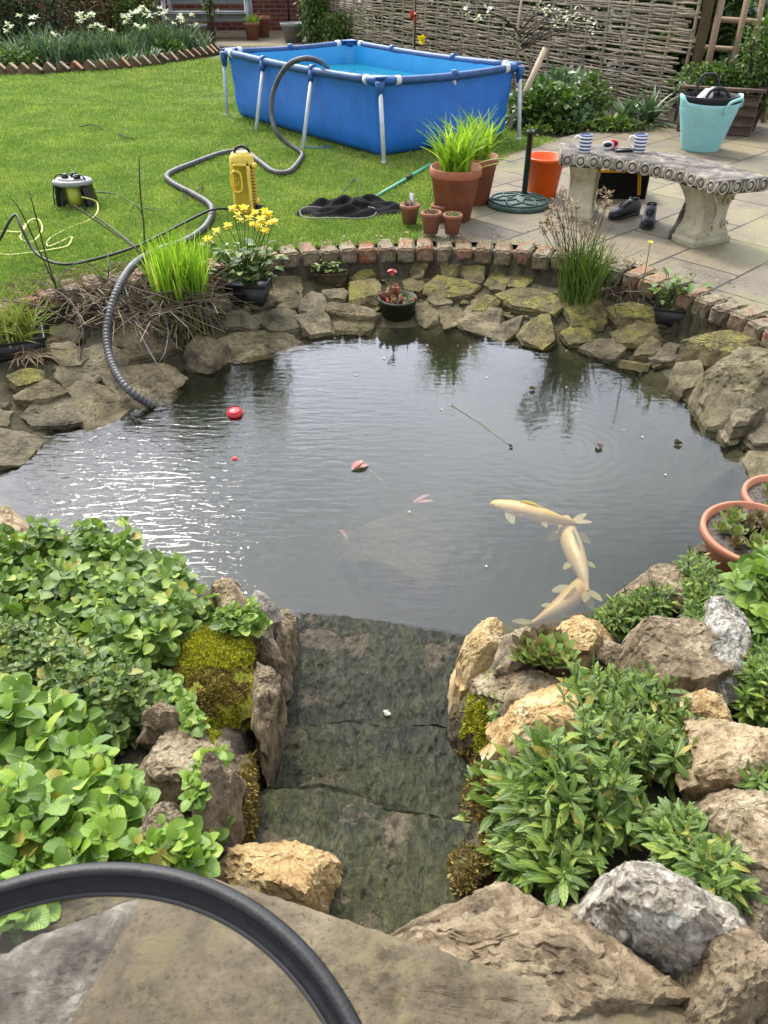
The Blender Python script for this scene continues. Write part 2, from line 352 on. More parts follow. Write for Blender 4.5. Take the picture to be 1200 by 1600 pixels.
plain('pool_blue', (.02,.18,.66), .42, var=.10, scale=7, bmp=.15); plain('pool_inner', (.03,.36,.72), .4, var=.06)
plain('pool_rim', (.028,.10,.28), .5, var=.2); plain('white_plastic', (.72,.74,.76), .35, var=.05); plain('pool_plastic', (.012,.10,.32), .4)
plain('leg_white', (.62,.66,.72), .3, var=.08, scale=20)
plain('grey_hose', (.105,.105,.108), .5, var=.3, scale=10, bmp=.1); plain('yellow_plastic', (.85,.62,.08), .42, var=.14, scale=16, bmp=.1)
plain('black_plastic', (.013,.013,.015), .38, var=.25, scale=20, spec=.5); plain('grey_plastic', (.28,.29,.29), .5); plain('lime_plastic', (.55,.58,.08), .5)
plain('black_rubber', (.02,.02,.022), .7); plain('yellow_cable', (.62,.62,.16), .5); plain('black_cable', (.012,.012,.013), .5); plain('grey_wire', (.2,.2,.19), .6)
plain('net_mesh', (.0045,.0045,.005), .9, var=.3, scale=60, bmp=.3, spec=.12); plain('green_pole', (.10,.42,.26), .35, var=.1)
plain('terracotta', (.40,.14,.07), .75, var=.18, scale=9, bmp=.2); plain('terracotta_old', (.34,.13,.075), .85, var=.22, scale=22, bmp=.4, c2=(.20,.10,.065))
plain('terracotta_bowl', (.43,.17,.09), .65, var=.12, scale=6, bmp=.1); plain('compost', (.035,.024,.016), .95, var=.3, scale=40, bmp=1)
plain('green_metal', (.006,.035,.032), .4, var=.2); plain('verdigris', (.05,.105,.085), .6, var=.25, scale=30, bmp=.2)
plain('orange_plastic', (.92,.13,.012), .35, var=.05); plain('aqua_plastic', (.29,.60,.62), .5, var=.08, scale=8, bmp=.1)
plain('yellow_trim', (.80,.42,.02), .4); plain('black_leather', (.018,.018,.02), .5, var=.3, scale=30, bmp=.3); plain('brown_suede', (.10,.08,.06), .85, var=.25, scale=30)
plain('phone_glass', (.008,.008,.01), .12); plain('red_plastic', (.75,.05,.06), .35); plain('white_glaze', (.8,.8,.79), .15, var=.03)
plain('painted_grey', (.40,.43,.45), .55, var=.12, scale=10); plain('olive_pot', (.035,.036,.014), .5, var=.3, scale=14)
plain('float_red', (.72,.05,.06), .35, var=.1); plain('black_metal', (.009,.0095,.012), .42, var=.35, scale=60, spec=.3, bmp=.15)
plain('liner', (.008,.008,.009), .35); plain('steel_grey', (.25,.26,.27), .5); plain('gravel', (.15,.13,.11), .9, var=.35, scale=90, bmp=1, c2=(.02,.015,.012))
plain('pebble_white', (.7,.7,.68), .5)
def mugmat():
    m, t, b = newmat('striped_glaze')
    c = N(t, 'ShaderNodeTexCoord'); sx = N(t, 'ShaderNodeSeparateXYZ'); lk(t, c.outputs['Object'], sx.inputs[0])
    f = mth(t, 'FRACT', mth(t, 'MULTIPLY', sx.outputs[2], 1 / .0215))
    s = mth(t, 'GREATER_THAN', f, .5)
    lk(t, mixc(t, s, (.82,.82,.81), (.035,.085,.25)), b.inputs['Base Color']); b.inputs['Roughness'].default_value = .15
mugmat()
def koimat(name, c, c2):
    m, t, b = newmat(name); v = coords(t)
    vo = N(t, 'ShaderNodeTexVoronoi'); vo.inputs['Scale'].default_value = 95; lk(t, v, vo.inputs['Vector'])
    col = mixc(t, ramp(t, nz(t, v, 9, 5), [(.4, (0,0,0)), (.6, (1,1,1))]), c, c2)
    col = mixc(t, .35, col, ramp(t, vo.outputs['Distance'], [(0, (1,1,1)), (.6, (.6,.55,.5))]), 'MULTIPLY')
    lk(t, col, b.inputs['Base Color']); b.inputs['Roughness'].default_value = .4
leaf('koi_fin', (.75,.55,.25), (.85,.68,.38), trl=.5)
koimat('koi_yellow', (1.0,.66,.05), (.95,.55,.16)); koimat('koi_cream', (.88,.56,.27), (.90,.68,.42)); koimat('koi_peach', (.88,.50,.20), (.86,.60,.33))
def clear(name, col, fac_gloss=1.0, rough=.0, tint=(1,1,1), bumpf=None, murk=None, murk_f=0.0, ior=1.33):
    m, t, b = newmat(name); t.nodes.remove(b)
    gl = N(t, 'ShaderNodeBsdfGlossy'); gl.inputs['Roughness'].default_value = rough
    tr = N(t, 'ShaderNodeBsdfTransparent'); tr.inputs[0].default_value = (*tint, 1)
    fr = N(t, 'ShaderNodeFresnel'); fr.inputs[0].default_value = ior
    under = tr.outputs[0]
    if murk:
        df = N(t, 'ShaderNodeBsdfDiffuse'); df.inputs[0].default_value = (*murk, 1)
        mm = N(t, 'ShaderNodeMixShader'); mm.inputs[0].default_value = murk_f
        lk(t, tr.outputs[0], mm.inputs[1]); lk(t, df.outputs[0], mm.inputs[2]); under = mm.outputs[0]
    ms = N(t, 'ShaderNodeMixShader'); lk(t, fr.outputs[0], ms.inputs[0]); lk(t, under, ms.inputs[1]); lk(t, gl.outputs[0], ms.inputs[2])
    if bumpf:
        nrm = bumpf(t); lk(t, nrm, gl.inputs['Normal']); lk(t, nrm, fr.inputs['Normal'])
    lk(t, ms.outputs[0], t.nodes['Material Output'].inputs[0])
    return m, t
def pond_bump(t):
    v = coords(t)
    def aniso(ang, sx, sy, sc, det):
        return nz(t, coords(t, scale=(sx, sy, 1), rot=(0, 0, R(ang))), sc, det, .5, dist=.15)
    a = aniso(28, .26, 1.0, 34, 3); b2 = aniso(12, .35, 1, 80, 2); c = nz(t, v, 9, 3)
    def dm(px, py, r0, r1):
        p = P(px, py, WL); d = N(t, 'ShaderNodeVectorMath', operation='DISTANCE'); lk(t, v, d.inputs[0]); d.inputs[1].default_value = p
        return d.outputs['Value'], ramp(t, mth(t, 'DIVIDE', d.outputs['Value'], r1), [(r0 / r1, (1,1,1)), (1, (0,0,0))])
    _, ml = dm(150, 780, .2, 1.9)
    dr, mr = dm(885, 700, .05, .75)
    dr2, mr2 = dm(700, 850, .05, .9)
    rings = mth(t, 'SINE', mth(t, 'ADD', mth(t, 'MULTIPLY', dr, 120.0), mth(t, 'MULTIPLY', c, 8.0)))
    rings2 = mth(t, 'SINE', mth(t, 'ADD', mth(t, 'MULTIPLY', dr2, 85.0), mth(t, 'MULTIPLY', c, 10.0)))
    h = mth(t, 'MULTIPLY', mth(t, 'ADD', a, mth(t, 'MULTIPLY', b2, .15)), mth(t, 'ADD', mth(t, 'MULTIPLY', ml, .50), .07))
    h = mth(t, 'ADD', h, mth(t, 'MULTIPLY', mth(t, 'MULTIPLY', rings, mr), .014))
    h = mth(t, 'ADD', h, mth(t, 'MULTIPLY', mth(t, 'MULTIPLY', rings2, mr2), .022))
    h = mth(t, 'ADD', h, mth(t, 'MULTIPLY', c, .07))
    n = N(t, 'ShaderNodeBump'); n.inputs['Strength'].default_value = 1; n.inputs['Distance'].default_value = .011; lk(t, h, n.inputs['Height'])
    return n.outputs[0]
wm, wt = clear('pond_water', None, bumpf=pond_bump, tint=(.93,.96,.90), ior=1.42, rough=.008)
pv = N(wt, 'ShaderNodeVolumePrincipled'); pv.inputs['Color'].default_value = (.085,.092,.072,1); pv.inputs['Density'].default_value = 3.0
pv.inputs['Absorption Color'].default_value = (.30,.33,.18,1); pv.inputs['Anisotropy'].default_value = 0.0
lk(wt, pv.outputs[0], wt.nodes['Material Output'].inputs['Volume'])
def pool_bump(t):
    n = N(t, 'ShaderNodeBump'); n.inputs['Strength'].default_value = .5; n.inputs['Distance'].default_value = .02; lk(t, nz(t, coords(t), 9, 4), n.inputs['Height']); return n.outputs[0]
clear('pool_water', None, tint=(.42,.80,.86), bumpf=pool_bump, murk=(.03,.42,.60), murk_f=.45)
clear('glass', None, tint=(.88,.88,.86), rough=.02, ior=1.22)
M = MATS
# ------------------------------------------------------------------ mesh building
def org(parent):
    v = Vector((0, 0, 0)); o = parent
    while o is not None: v += o.location; o = o.parent
    return v
class MB:
    def __init__(s): s.V = []; s.Q = []; s.T = []; s.n = 0; s.A = {}
    def add(s, V, Q=None, Tr=None):
        V = np.asarray(V, float).reshape(-1, 3)
        if Q is not None and len(Q): s.Q.append(np.asarray(Q, int).reshape(-1, 4) + s.n)
        if Tr is not None and len(Tr): s.T.append(np.asarray(Tr, int).reshape(-1, 3) + s.n)
        s.V.append(V); s.n += len(V); return s
    def build(s, name, mat, parent=None, smooth=True, loc=None):
        V = np.concatenate(s.V) if s.V else np.zeros((0, 3))
        Q = np.concatenate(s.Q) if s.Q else np.zeros((0, 4), int); Tr = np.concatenate(s.T) if s.T else np.zeros((0, 3), int)
        me = bpy.data.meshes.new(name); o = bpy.data.objects.new(name, me); COL.objects.link(o)
        if parent is not None: o.parent = parent; V = V - np.array(org(parent))
        else:
            if loc is None and len(V): loc = Vector(((V[:,0].min() + V[:,0].max()) / 2, (V[:,1].min() + V[:,1].max()) / 2, V[:,2].min()))
            if loc is not None: o.location = loc; V = V - np.array(loc)
        nl = 4 * len(Q) + 3 * len(Tr)
        me.vertices.add(len(V)); me.vertices.foreach_set('co', V.astype(np.float32).ravel())
        me.loops.add(nl); me.loops.foreach_set('vertex_index', np.concatenate([Q.ravel(), Tr.ravel()]).astype(np.int32))
        me.polygons.add(len(Q) + len(Tr))
        st = np.concatenate([np.arange(len(Q)) * 4, 4 * len(Q) + np.arange(len(Tr)) * 3]); me.polygons.foreach_set('loop_start', st.astype(np.int32))
        me.update(calc_edges=True); me.validate()
        if smooth: me.polygons.foreach_set('use_smooth', np.ones(len(me.polygons), bool))
        me.materials.append(M[mat] if isinstance(mat, str) else mat)
        if s.A:
            at = me.attributes.new('lf', 'FLOAT_VECTOR', 'POINT'); at.data.foreach_set('vector', np.concatenate([s.A.get(i, np.zeros((len(v), 3))) for i, v in enumerate(s.V)]).astype(np.float32).ravel())
        return o
    # shapes
    def box(s, c, size, rz=0, rx=0, ry=0, bev=0.0):
        h = np.array(size) / 2.0
        b = min(bev, *(h * .9)) if bev else 0
        if not b:
            V = np.array([[x, y, z] for x in (-1, 1) for y in (-1, 1) for z in (-1, 1)]) * h
            Q = [[0,1,3,2],[4,6,7,5],[0,4,5,1],[2,3,7,6],[0,2,6,4],[1,5,7,3]]; Tr = []
        else:
            V = []; idx = {}
            for i, x in enumerate((-1, 1)):
                for j, y in enumerate((-1, 1)):
                    for k, z in enumerate((-1, 1)):
                        for a in range(3):
                            p = [x * (h[0] - (b if a != 0 else 0)), y * (h[1] - (b if a != 1 else 0)), z * (h[2] - (b if a != 2 else 0))]
                            idx[i, j, k, a] = len(V); V.append(p)
            Q = []; Tr = []
            for sgn in (0, 1):
                Q.append([idx[sgn,0,0,0], idx[sgn,0,1,0], idx[sgn,1,1,0], idx[sgn,1,0,0]])
                Q.append([idx[0,sgn,0,1], idx[0,sgn,1,1], idx[1,sgn,1,1], idx[1,sgn,0,1]])
                Q.append([idx[0,0,sgn,2], idx[0,1,sgn,2], idx[1,1,sgn,2], idx[1,0,sgn,2]])
            for a in (0, 1):
                for c2 in (0, 1):
                    Q.append([idx[a,c2,0,0], idx[a,c2,1,0], idx[a,c2,1,1], idx[a,c2,0,1]])
                    Q.append([idx[a,0,c2,0], idx[a,1,c2,0], idx[a,1,c2,2], idx[a,0,c2,2]])
                    Q.append([idx[0,a,c2,1], idx[1,a,c2,1], idx[1,a,c2,2], idx[0,a,c2,2]])
            for i in (0, 1):
                for j in (0, 1):
                    for k in (0, 1): Tr.append([idx[i,j,k,0], idx[i,j,k,1], idx[i,j,k,2]])
            V = np.array(V)
        m = np.array((Matrix.Rotation(rz, 3, 'Z') @ Matrix.Rotation(ry, 3, 'Y') @ Matrix.Rotation(rx, 3, 'X')))
        return s.add(V @ m.T + np.array(c), Q, Tr)
    def tube(s, pts, r, n=8, caps=True, spline=0, closed=False):
        pts = [Vector(p) for p in pts]; m0 = len(pts)
        rs = list(r) if hasattr(r, '__len__') else [r] * m0
        if spline:
            q = []; rr = []
            rng = range(m0) if closed else range(m0 - 1)
            for i in rng:
                g = lambda k: pts[k % m0] if closed else pts[max(0, min(m0 - 1, k))]
                p0, p1, p2, p3 = g(i-1), g(i), g(i+1), g(i+2)
                for k in range(spline):
                    t = k / spline
                    q.append(.5 * ((2*p1) + (p2-p0)*t + (2*p0-5*p1+4*p2-p3)*t*t + (3*p1-p0-3*p2+p3)*t**3)); rr.append(rs[i] + (rs[(i+1) % m0] - rs[i]) * t)
            if not closed: q.append(pts[-1]); rr.append(rs[-1])
            pts, rs = q, rr
        m = len(pts); V = []; up = Vector((0, 0, 1)); prev = None
        for i in range(m):
            if closed: d = pts[(i+1) % m] - pts[i-1]
            else: d = pts[min(m-1, i+1)] - pts[max(0, i-1)]
            d = d.normalized() if d.length > 1e-9 else Vector((0, 0, 1))
            if prev is None: x = d.cross(up if abs(d.z) < .95 else Vector((0, 1, 0))).normalized()
            else:
                x = prev - d * prev.dot(d); x = x.normalized() if x.length > 1e-6 else d.orthogonal().normalized()
            prev = x; y = d.cross(x)
            for k in range(n):
                a = 2 * pi * k / n; V.append(pts[i] + (x * cos(a) + y * sin(a)) * rs[i])
        Q = []
        for i in range(m if closed else m - 1):
            for k in range(n):
                a, b = i * n + k, i * n + (k + 1) % n; c, d2 = ((i + 1) % m) * n + (k + 1) % n, ((i + 1) % m) * n + k
                Q.append([a, b, c, d2])
        Tr = []
        if caps and not closed:
            V.append(pts[0]); V.append(pts[-1]); c0, c1 = len(V) - 2, len(V) - 1
            for k in range(n): Tr.append([c0, (k+1) % n, k]); Tr.append([c1, (m-1)*n + k, (m-1)*n + (k+1) % n])
        return s.add([tuple(v) for v in V], Q, Tr)
    def lathe(s, prof, c, n=32, sx=1, sy=1, rz=0, rx=0, ry=0):
        """prof: list of (r, z)"""
        V = []; m = len(prof)
        mt = Matrix.Rotation(rz, 3, 'Z') @ Matrix.Rotation(ry, 3, 'Y') @ Matrix.Rotation(rx, 3, 'X'); c = Vector(c)
        for r, z in prof:
            for k in range(n):
                a = 2 * pi * k / n; V.append(tuple(c + mt @ Vector((r * cos(a) * sx, r * sin(a) * sy, z))))
        Q = [[i*n+k, i*n+(k+1) % n, (i+1)*n+(k+1) % n, (i+1)*n+k] for i in range(m-1) for k in range(n)]
        return s.add(V, Q)
    def prism(s, out, z0, z1):
        """out: list of xy, convex-ish; top fan"""
        n = len(out); cx = sum(p[0] for p in out) / n; cy = sum(p[1] for p in out) / n
        V = [(x, y, z0) for x, y in out] + [(x, y, z1) for x, y in out] + [(cx, cy, z0), (cx, cy, z1)]
        return s.add(V, [[i, (i+1) % n, n+(i+1) % n, n+i] for i in range(n)], [[2*n, (i+1) % n, i] for i in range(n)] + [[2*n+1, n+i, n+(i+1) % n] for i in range(n)])
    def inst(s, tv, tq, pos, rot, scl):
        """tv (k,3), pos (m,3), rot (m,3,3) columns X Y Z, scl (m,) or (m,3)"""
        m = len(pos); k = len(tv)
        if m == 0: return s
        scl = np.asarray(scl, float); scl = scl[:, None] if scl.ndim == 1 else scl
        W = np.einsum('mij,mkj->mki', rot, tv[None] * scl[:, None, :]) + np.asarray(pos)[:, None]
        if m * k < 900000: s.A[len(s.V)] = np.tile(tv, (m, 1))
        return s.add(W.reshape(-1, 3), (np.asarray(tq)[None] + (np.arange(m) * k)[:, None, None]).reshape(-1, 4))
def rots(az, el, roll=0):
    az = np.asarray(az, float); el = np.asarray(el, float) + 0 * az; roll = np.asarray(roll, float) + 0 * az
    X = np.stack([np.cos(az) * np.cos(el), np.sin(az) * np.cos(el), np.sin(el)], -1)
    Y = np.stack([-np.sin(az), np.cos(az), 0 * az], -1); Z = np.cross(X, Y)
    Y2 = Y * np.cos(roll)[:, None] + Z * np.sin(roll)[:, None]; Z2 = np.cross(X, Y2)
    return np.stack([X, Y2, Z2], -1)
def leaf_t(kind):
    n = {'round': 9, 'oval': 6, 'lance': 5, 'blade': 4, 'strap': 6, 'petal': 4, 'tiny': 2, 'fat': 6}[kind]
    V = []
    for i in range(n + 1):
        t = i / n; j = (1 + (.07 if i % 2 else -.05)) if kind == 'round' else 1
        if kind == 'round': w, z = .53 * (sin(pi * min(1, t * .92 + .07)) ** .42) * (1 - .2 * t) * j + .004, -.22 * t * t
        elif kind == 'oval': w, z = .30 * sin(pi * (t * .97 + .015)) ** .8 + .004, -.22 * t * t
        elif kind == 'lance': w, z = .15 * sin(pi * (t ** 1.25 * .96 + .03)) + .004, .05 * t - .28 * t * t
        elif kind == 'blade': w, z = .5 * (1 - t) ** .7 + .02, -.22 * t * t
        elif kind == 'strap': w, z = .035 * (1 - t ** 3) + .002, .0 - .45 * t ** 2.4
        elif kind == 'petal': w, z = .36 * sin(pi * (t * .8 + .12)) , .1 * t * t
        elif kind == 'tiny': w, z = .32 * sin(pi * (t * .9 + .05)) + .01, -.1 * t
        elif kind == 'fat': w, z = .30 * (sin(pi * (t ** 1.5 * .95 + .04))) + .003, .40 * t * t
        up = {'round': .10, 'oval': .12, 'lance': .05, 'blade': .2, 'strap': .012, 'petal': .1, 'tiny': 0, 'fat': .06}[kind] * (w * 3 if kind not in ('strap', 'blade') else 1)
        V += [(t, -w, z + up), (t, 0, z), (t, w, z + up)]
    Q = []
    for i in range(n):
        a = 3 * i; Q += [[a, a+1, a+4, a+3], [a+1, a+2, a+5, a+4]]
    return np.array(V), np.array(Q)
LT = {k: leaf_t(k) for k in ('round', 'oval', 'lance', 'blade', 'strap', 'petal', 'tiny', 'fat')}
_cy = [(0 if k < 3 else 1, cos(2*pi*(k % 3)/3), sin(2*pi*(k % 3)/3)) for k in range(6)]
CYL = (np.array(_cy, float), np.array([[0,1,4,3],[1,2,5,4],[2,0,3,5]]))
def sticks(mb, A, B, r):
    A = np.asarray(A, float); B = np.asarray(B, float)
    if len(A) == 0: return
    D = B - A; L = np.linalg.norm(D, axis=1) + 1e-9; az = np.arctan2(D[:,1], D[:,0]); el = np.arcsin(np.clip(D[:,2] / L, -1, 1))
    r = np.full(len(A), r) if np.isscalar(r) else r
    mb.inst(*CYL, A, rots(az, el), np.stack([L, r, r], -1))
# ------------------------------------------------------------------ object helpers
def tag(o, label, cat, group=None):
    o['label'] = label; o['category'] = cat
    if group: o['group'] = group
    return o
def thing(name, label, cat, loc, group=None):
    o = bpy.data.objects.new(name, None); COL.objects.link(o); o.location = loc; o.empty_display_size = .05
    return tag(o, label, cat, group)
def kind(o, k): o['kind'] = k; return o
# ================================================================== SETTING
def ground():
    xs = np.concatenate([[-250, -80, -30, -12, -7], GX, [7, 12, 30, 80, 250]]); ys = np.concatenate([[-250, -60, -20, -5], GY, [11, 16, 25, 60, 250]])
    X, Y = np.meshgrid(xs, ys, indexing='ij'); Z = np.zeros_like(X) - .02
    nx, ny = len(GX), len(GY); Z[5:5+nx, 4:4+ny] = GZ
    # small lumps inside the rockery
    for i in range(5, 5 + nx):
        for j in range(4, 4 + ny):
            if Z[i, j] > -.019 or Z[i, j] < -.021:
                p = Vector((X[i, j], Y[i, j], 0)); Z[i, j] += .012 * noise.noise(p * 9) + .02 * noise.noise(p * 3.1)
    idx = np.arange(len(xs) * len(ys)).reshape(len(xs), len(ys))
    q = np.stack([idx[:-1, :-1], idx[1:, :-1], idx[1:, 1:], idx[:-1, 1:]], -1).reshape(-1, 4)
    kind(MB().add(np.stack([X, Y, Z], -1).reshape(-1, 3), q).build('ground', 'soil', loc=Vector((0, 0, 0))), 'structure')
ground()
def flat_poly(name, pts, z, mat):
    me = bpy.data.meshes.new(name); me.from_pydata([(p[0], p[1], z) for p in pts], [], [list(range(len(pts)))]); me.update()
    if me.polygons[0].normal.z < 0: me.flip_normals()
    o = bpy.data.objects.new(name, me); COL.objects.link(o); me.materials.append(M[mat]); return kind(o, 'structure')
def offset(path, d):
    out = []
    for i in range(len(path)):
        a = Vector(path[max(0, i-1)]).to_2d(); b = Vector(path[min(len(path)-1, i+1)]).to_2d(); t = (b - a).normalized()
        out.append(Vector((path[i][0] - t.y * d, path[i][1] + t.x * d)))
    return out
BRO = offset(BR, .15)          # outer line of the coping (towards the lawn)
EDGE = [P(a, b)[:2] for a, b in [(655,372),(662,345),(700,310),(755,266),(790,243),(868,219)]]   # lawn / patio line
jr = min(range(len(BRO)), key=lambda i: (BRO[i] - Vector(EDGE[0])).length)
BED = [P(a, b)[:2] for a, b in [(868,219),(930,203),(1000,198),(1062,196),(1120,190)]]            # patio / border line
LAWN = [tuple(p) for p in BRO[:jr]] + [tuple(e) for e in EDGE] + [P(832,214)[:2], P(640,100)[:2], P(500,88)[:2], P(345,86)[:2], P(290,97)[:2], P(150,112)[:2], P(0,116)[:2], (-9, 10.8), (-9, 3), (-2.9, 3.0)]
LAWN = [Vector((p[0], p[1])) for p in LAWN]
flat_poly('lawn', LAWN, .004, 'turf')
PAT = [Vector((p[0], p[1])) for p in list(EDGE)[::-1] + [tuple(p) for p in BRO[jr:]] + [(3.2, 2.5), (9, 2.5), (9, 9.5)] + [tuple(b) for b in BED[::-1]]]
flat_poly('patio', PAT, .008, 'paving')
flat_poly('terrace', [Vector(p) for p in [(-9, 15.6), (-1.5, 15.6), (-1.3, 18.6), (-9, 18.6)]], .008, 'paving')
# water
def pond():
    ex = [Vector((p[0], p[1])) for p in WATER]; ctr = sum(ex, Vector((0, 0))) / len(ex)
    xs = [p.x for p in ex]; ys = [p.y for p in ex]
    o = flat_poly('pond_water', [(min(xs) - .5, 1.62), (max(xs) + .5, 1.62), (max(xs) + .5, max(ys) + .2), (min(xs) - .5, max(ys) + .2)], WL, 'pond_water')
    me = o.data; x0, x1, y0, y1 = min(xs) - .5, max(xs) + .5, 1.62, max(ys) + .2
    me.clear_geometry()
    V = [(x, y, z) for z in (-1.3, WL) for x, y in ((x0, y0), (x1, y0), (x1, y1), (x0, y1))]
    me.from_pydata(V, [], [(3,2,1,0), (4,5,6,7), (0,1,5,4), (1,2,6,5), (2,3,7,6), (3,0,4,7)]); me.update()
pond()
# grass
def grass():
    L = np.array([[p.x, p.y] for p in LAWN])
    XY = []
    for _ in range(14):
        v = RNG.uniform(90, 560, 60000); u = RNG.uniform(-140, 930, 60000)
        vv = v - 800; uu = u - 600
        dz = F * sin(TH) + vv * cos(TH); t = CZ / dz
        XY.append(np.stack([uu * t, (F * cos(TH) - vv * sin(TH)) * t], -1))
    XY = np.concatenate(XY); XY = XY[(XY[:,1] < 14) & (np.abs(XY[:,0]) < 7)]
    XY += RNG.normal(0, .03, XY.shape)
    d = pdist(L, XY[:,0], XY[:,1]); XY = XY[d < .045]
    keep = RNG.random(len(XY)) < .95; XY = XY[keep]
    n = len(XY); dist = np.hypot(XY[:,0], XY[:,1])
    clump = np.array([noise.noise(Vector((x * 1.7, y * 1.7, 0))) + .6 * noise.noise(Vector((x * 7, y * 7, 3))) for x, y in XY])
    h = (.022 + .011 * RNG.random(n)) * (1 + .45 * clump) * (.8 + .05 * dist); wd = .0017 * (.6 + dist * .15)
    # longer blades against the coping and round the pool feet
    az = RNG.uniform(0, 2 * pi, n); el = R(62) + RNG.normal(0, .3, n)
    mb = MB(); mb.inst(*(lambda v, q: (v[[0,2,3,5,9,11]][:, :], [[0,1,3,2],[2,3,5,4]]))(*LT['blade']), np.stack([XY[:,0], XY[:,1], np.zeros(n)], -1), rots(az, el, RNG.uniform(-1, 1, n)), np.stack([h, wd * 2, h], -1))
    kind(tag(mb.build('lawn_grass', 'grass_blade', loc=Vector((0, 0, 0))), 'short green grass growing all over the lawn', 'grass'), 'stuff')
grass()
# ------------------------------------------------------------------ brick coping round the pond
def coping():
    root = thing('brick_coping', 'curved row of old weathered bricks capping the far pond edge beside lawn and patio', 'coping', (0, 4.9, -.08))
    path = [Vector((p[0], p[1])) for p in BR]
    seg = []; acc = 0; pts = [path[0]]
    # resample evenly at brick pitch
    fine = []
    for i in range(len(path) - 1):
        for k in range(20): fine.append(path[i].lerp(path[i+1], k / 20))
    mb = MB(); last = None; k = 0
    for i in range(1, len(fine)):
        if last is None or (fine[i] - last).length >= .112:
            t = (fine[min(i+3, len(fine)-1)] - fine[max(0, i-3)]).normalized(); nrm = Vector((-t.y, t.x))
            if nrm.y < 0 and abs(t.x) > .2: nrm = -nrm
            if abs(fine[i].x) > 1.6 and nrm.dot(fine[i] - Vector((0, 3.2))) < 0: nrm = -nrm
            last = fine[i]; k += 1
            c = fine[i] + nrm * (.098 + random.uniform(-.008, .008))
            V0 = len(mb.V)
            mb.box((c.x, c.y, -.03 + random.uniform(-.007, .007)), (.107 + random.uniform(-.006, .003), .20, .095), rz=math.atan2(t.y, t.x) + random.uniform(-.05, .05), rx=random.uniform(-.04, .03), ry=random.uniform(-.04, .04), bev=.012)
    o = mb.build('brick_course', 'old_brick', root, smooth=False)
    sub = o.modifiers.new('cut', 'SUBSURF'); sub.subdivision_type = 'SIMPLE'; sub.levels = 3; sub.render_levels = 3
    tx = bpy.data.textures.new('wear', 'CLOUDS'); tx.noise_scale = .035; tx.noise_depth = 3
    dm = o.modifiers.new('wear', 'DISPLACE'); dm.texture = tx; dm.strength = .018; dm.mid_level = .55; dm.texture_coords = 'LOCAL'
    mm = MB(); mm.tube([(p.x, p.y, -.06) for p in offset(BR, .10)], .05, 6); mm.build('mortar_bed', 'concrete', root)
    ln = MB(); ln.tube([(p.x, p.y, -.125) for p in offset(BR, .06)], .045, 6); ln.build('liner_edge', 'liner', root)
coping()
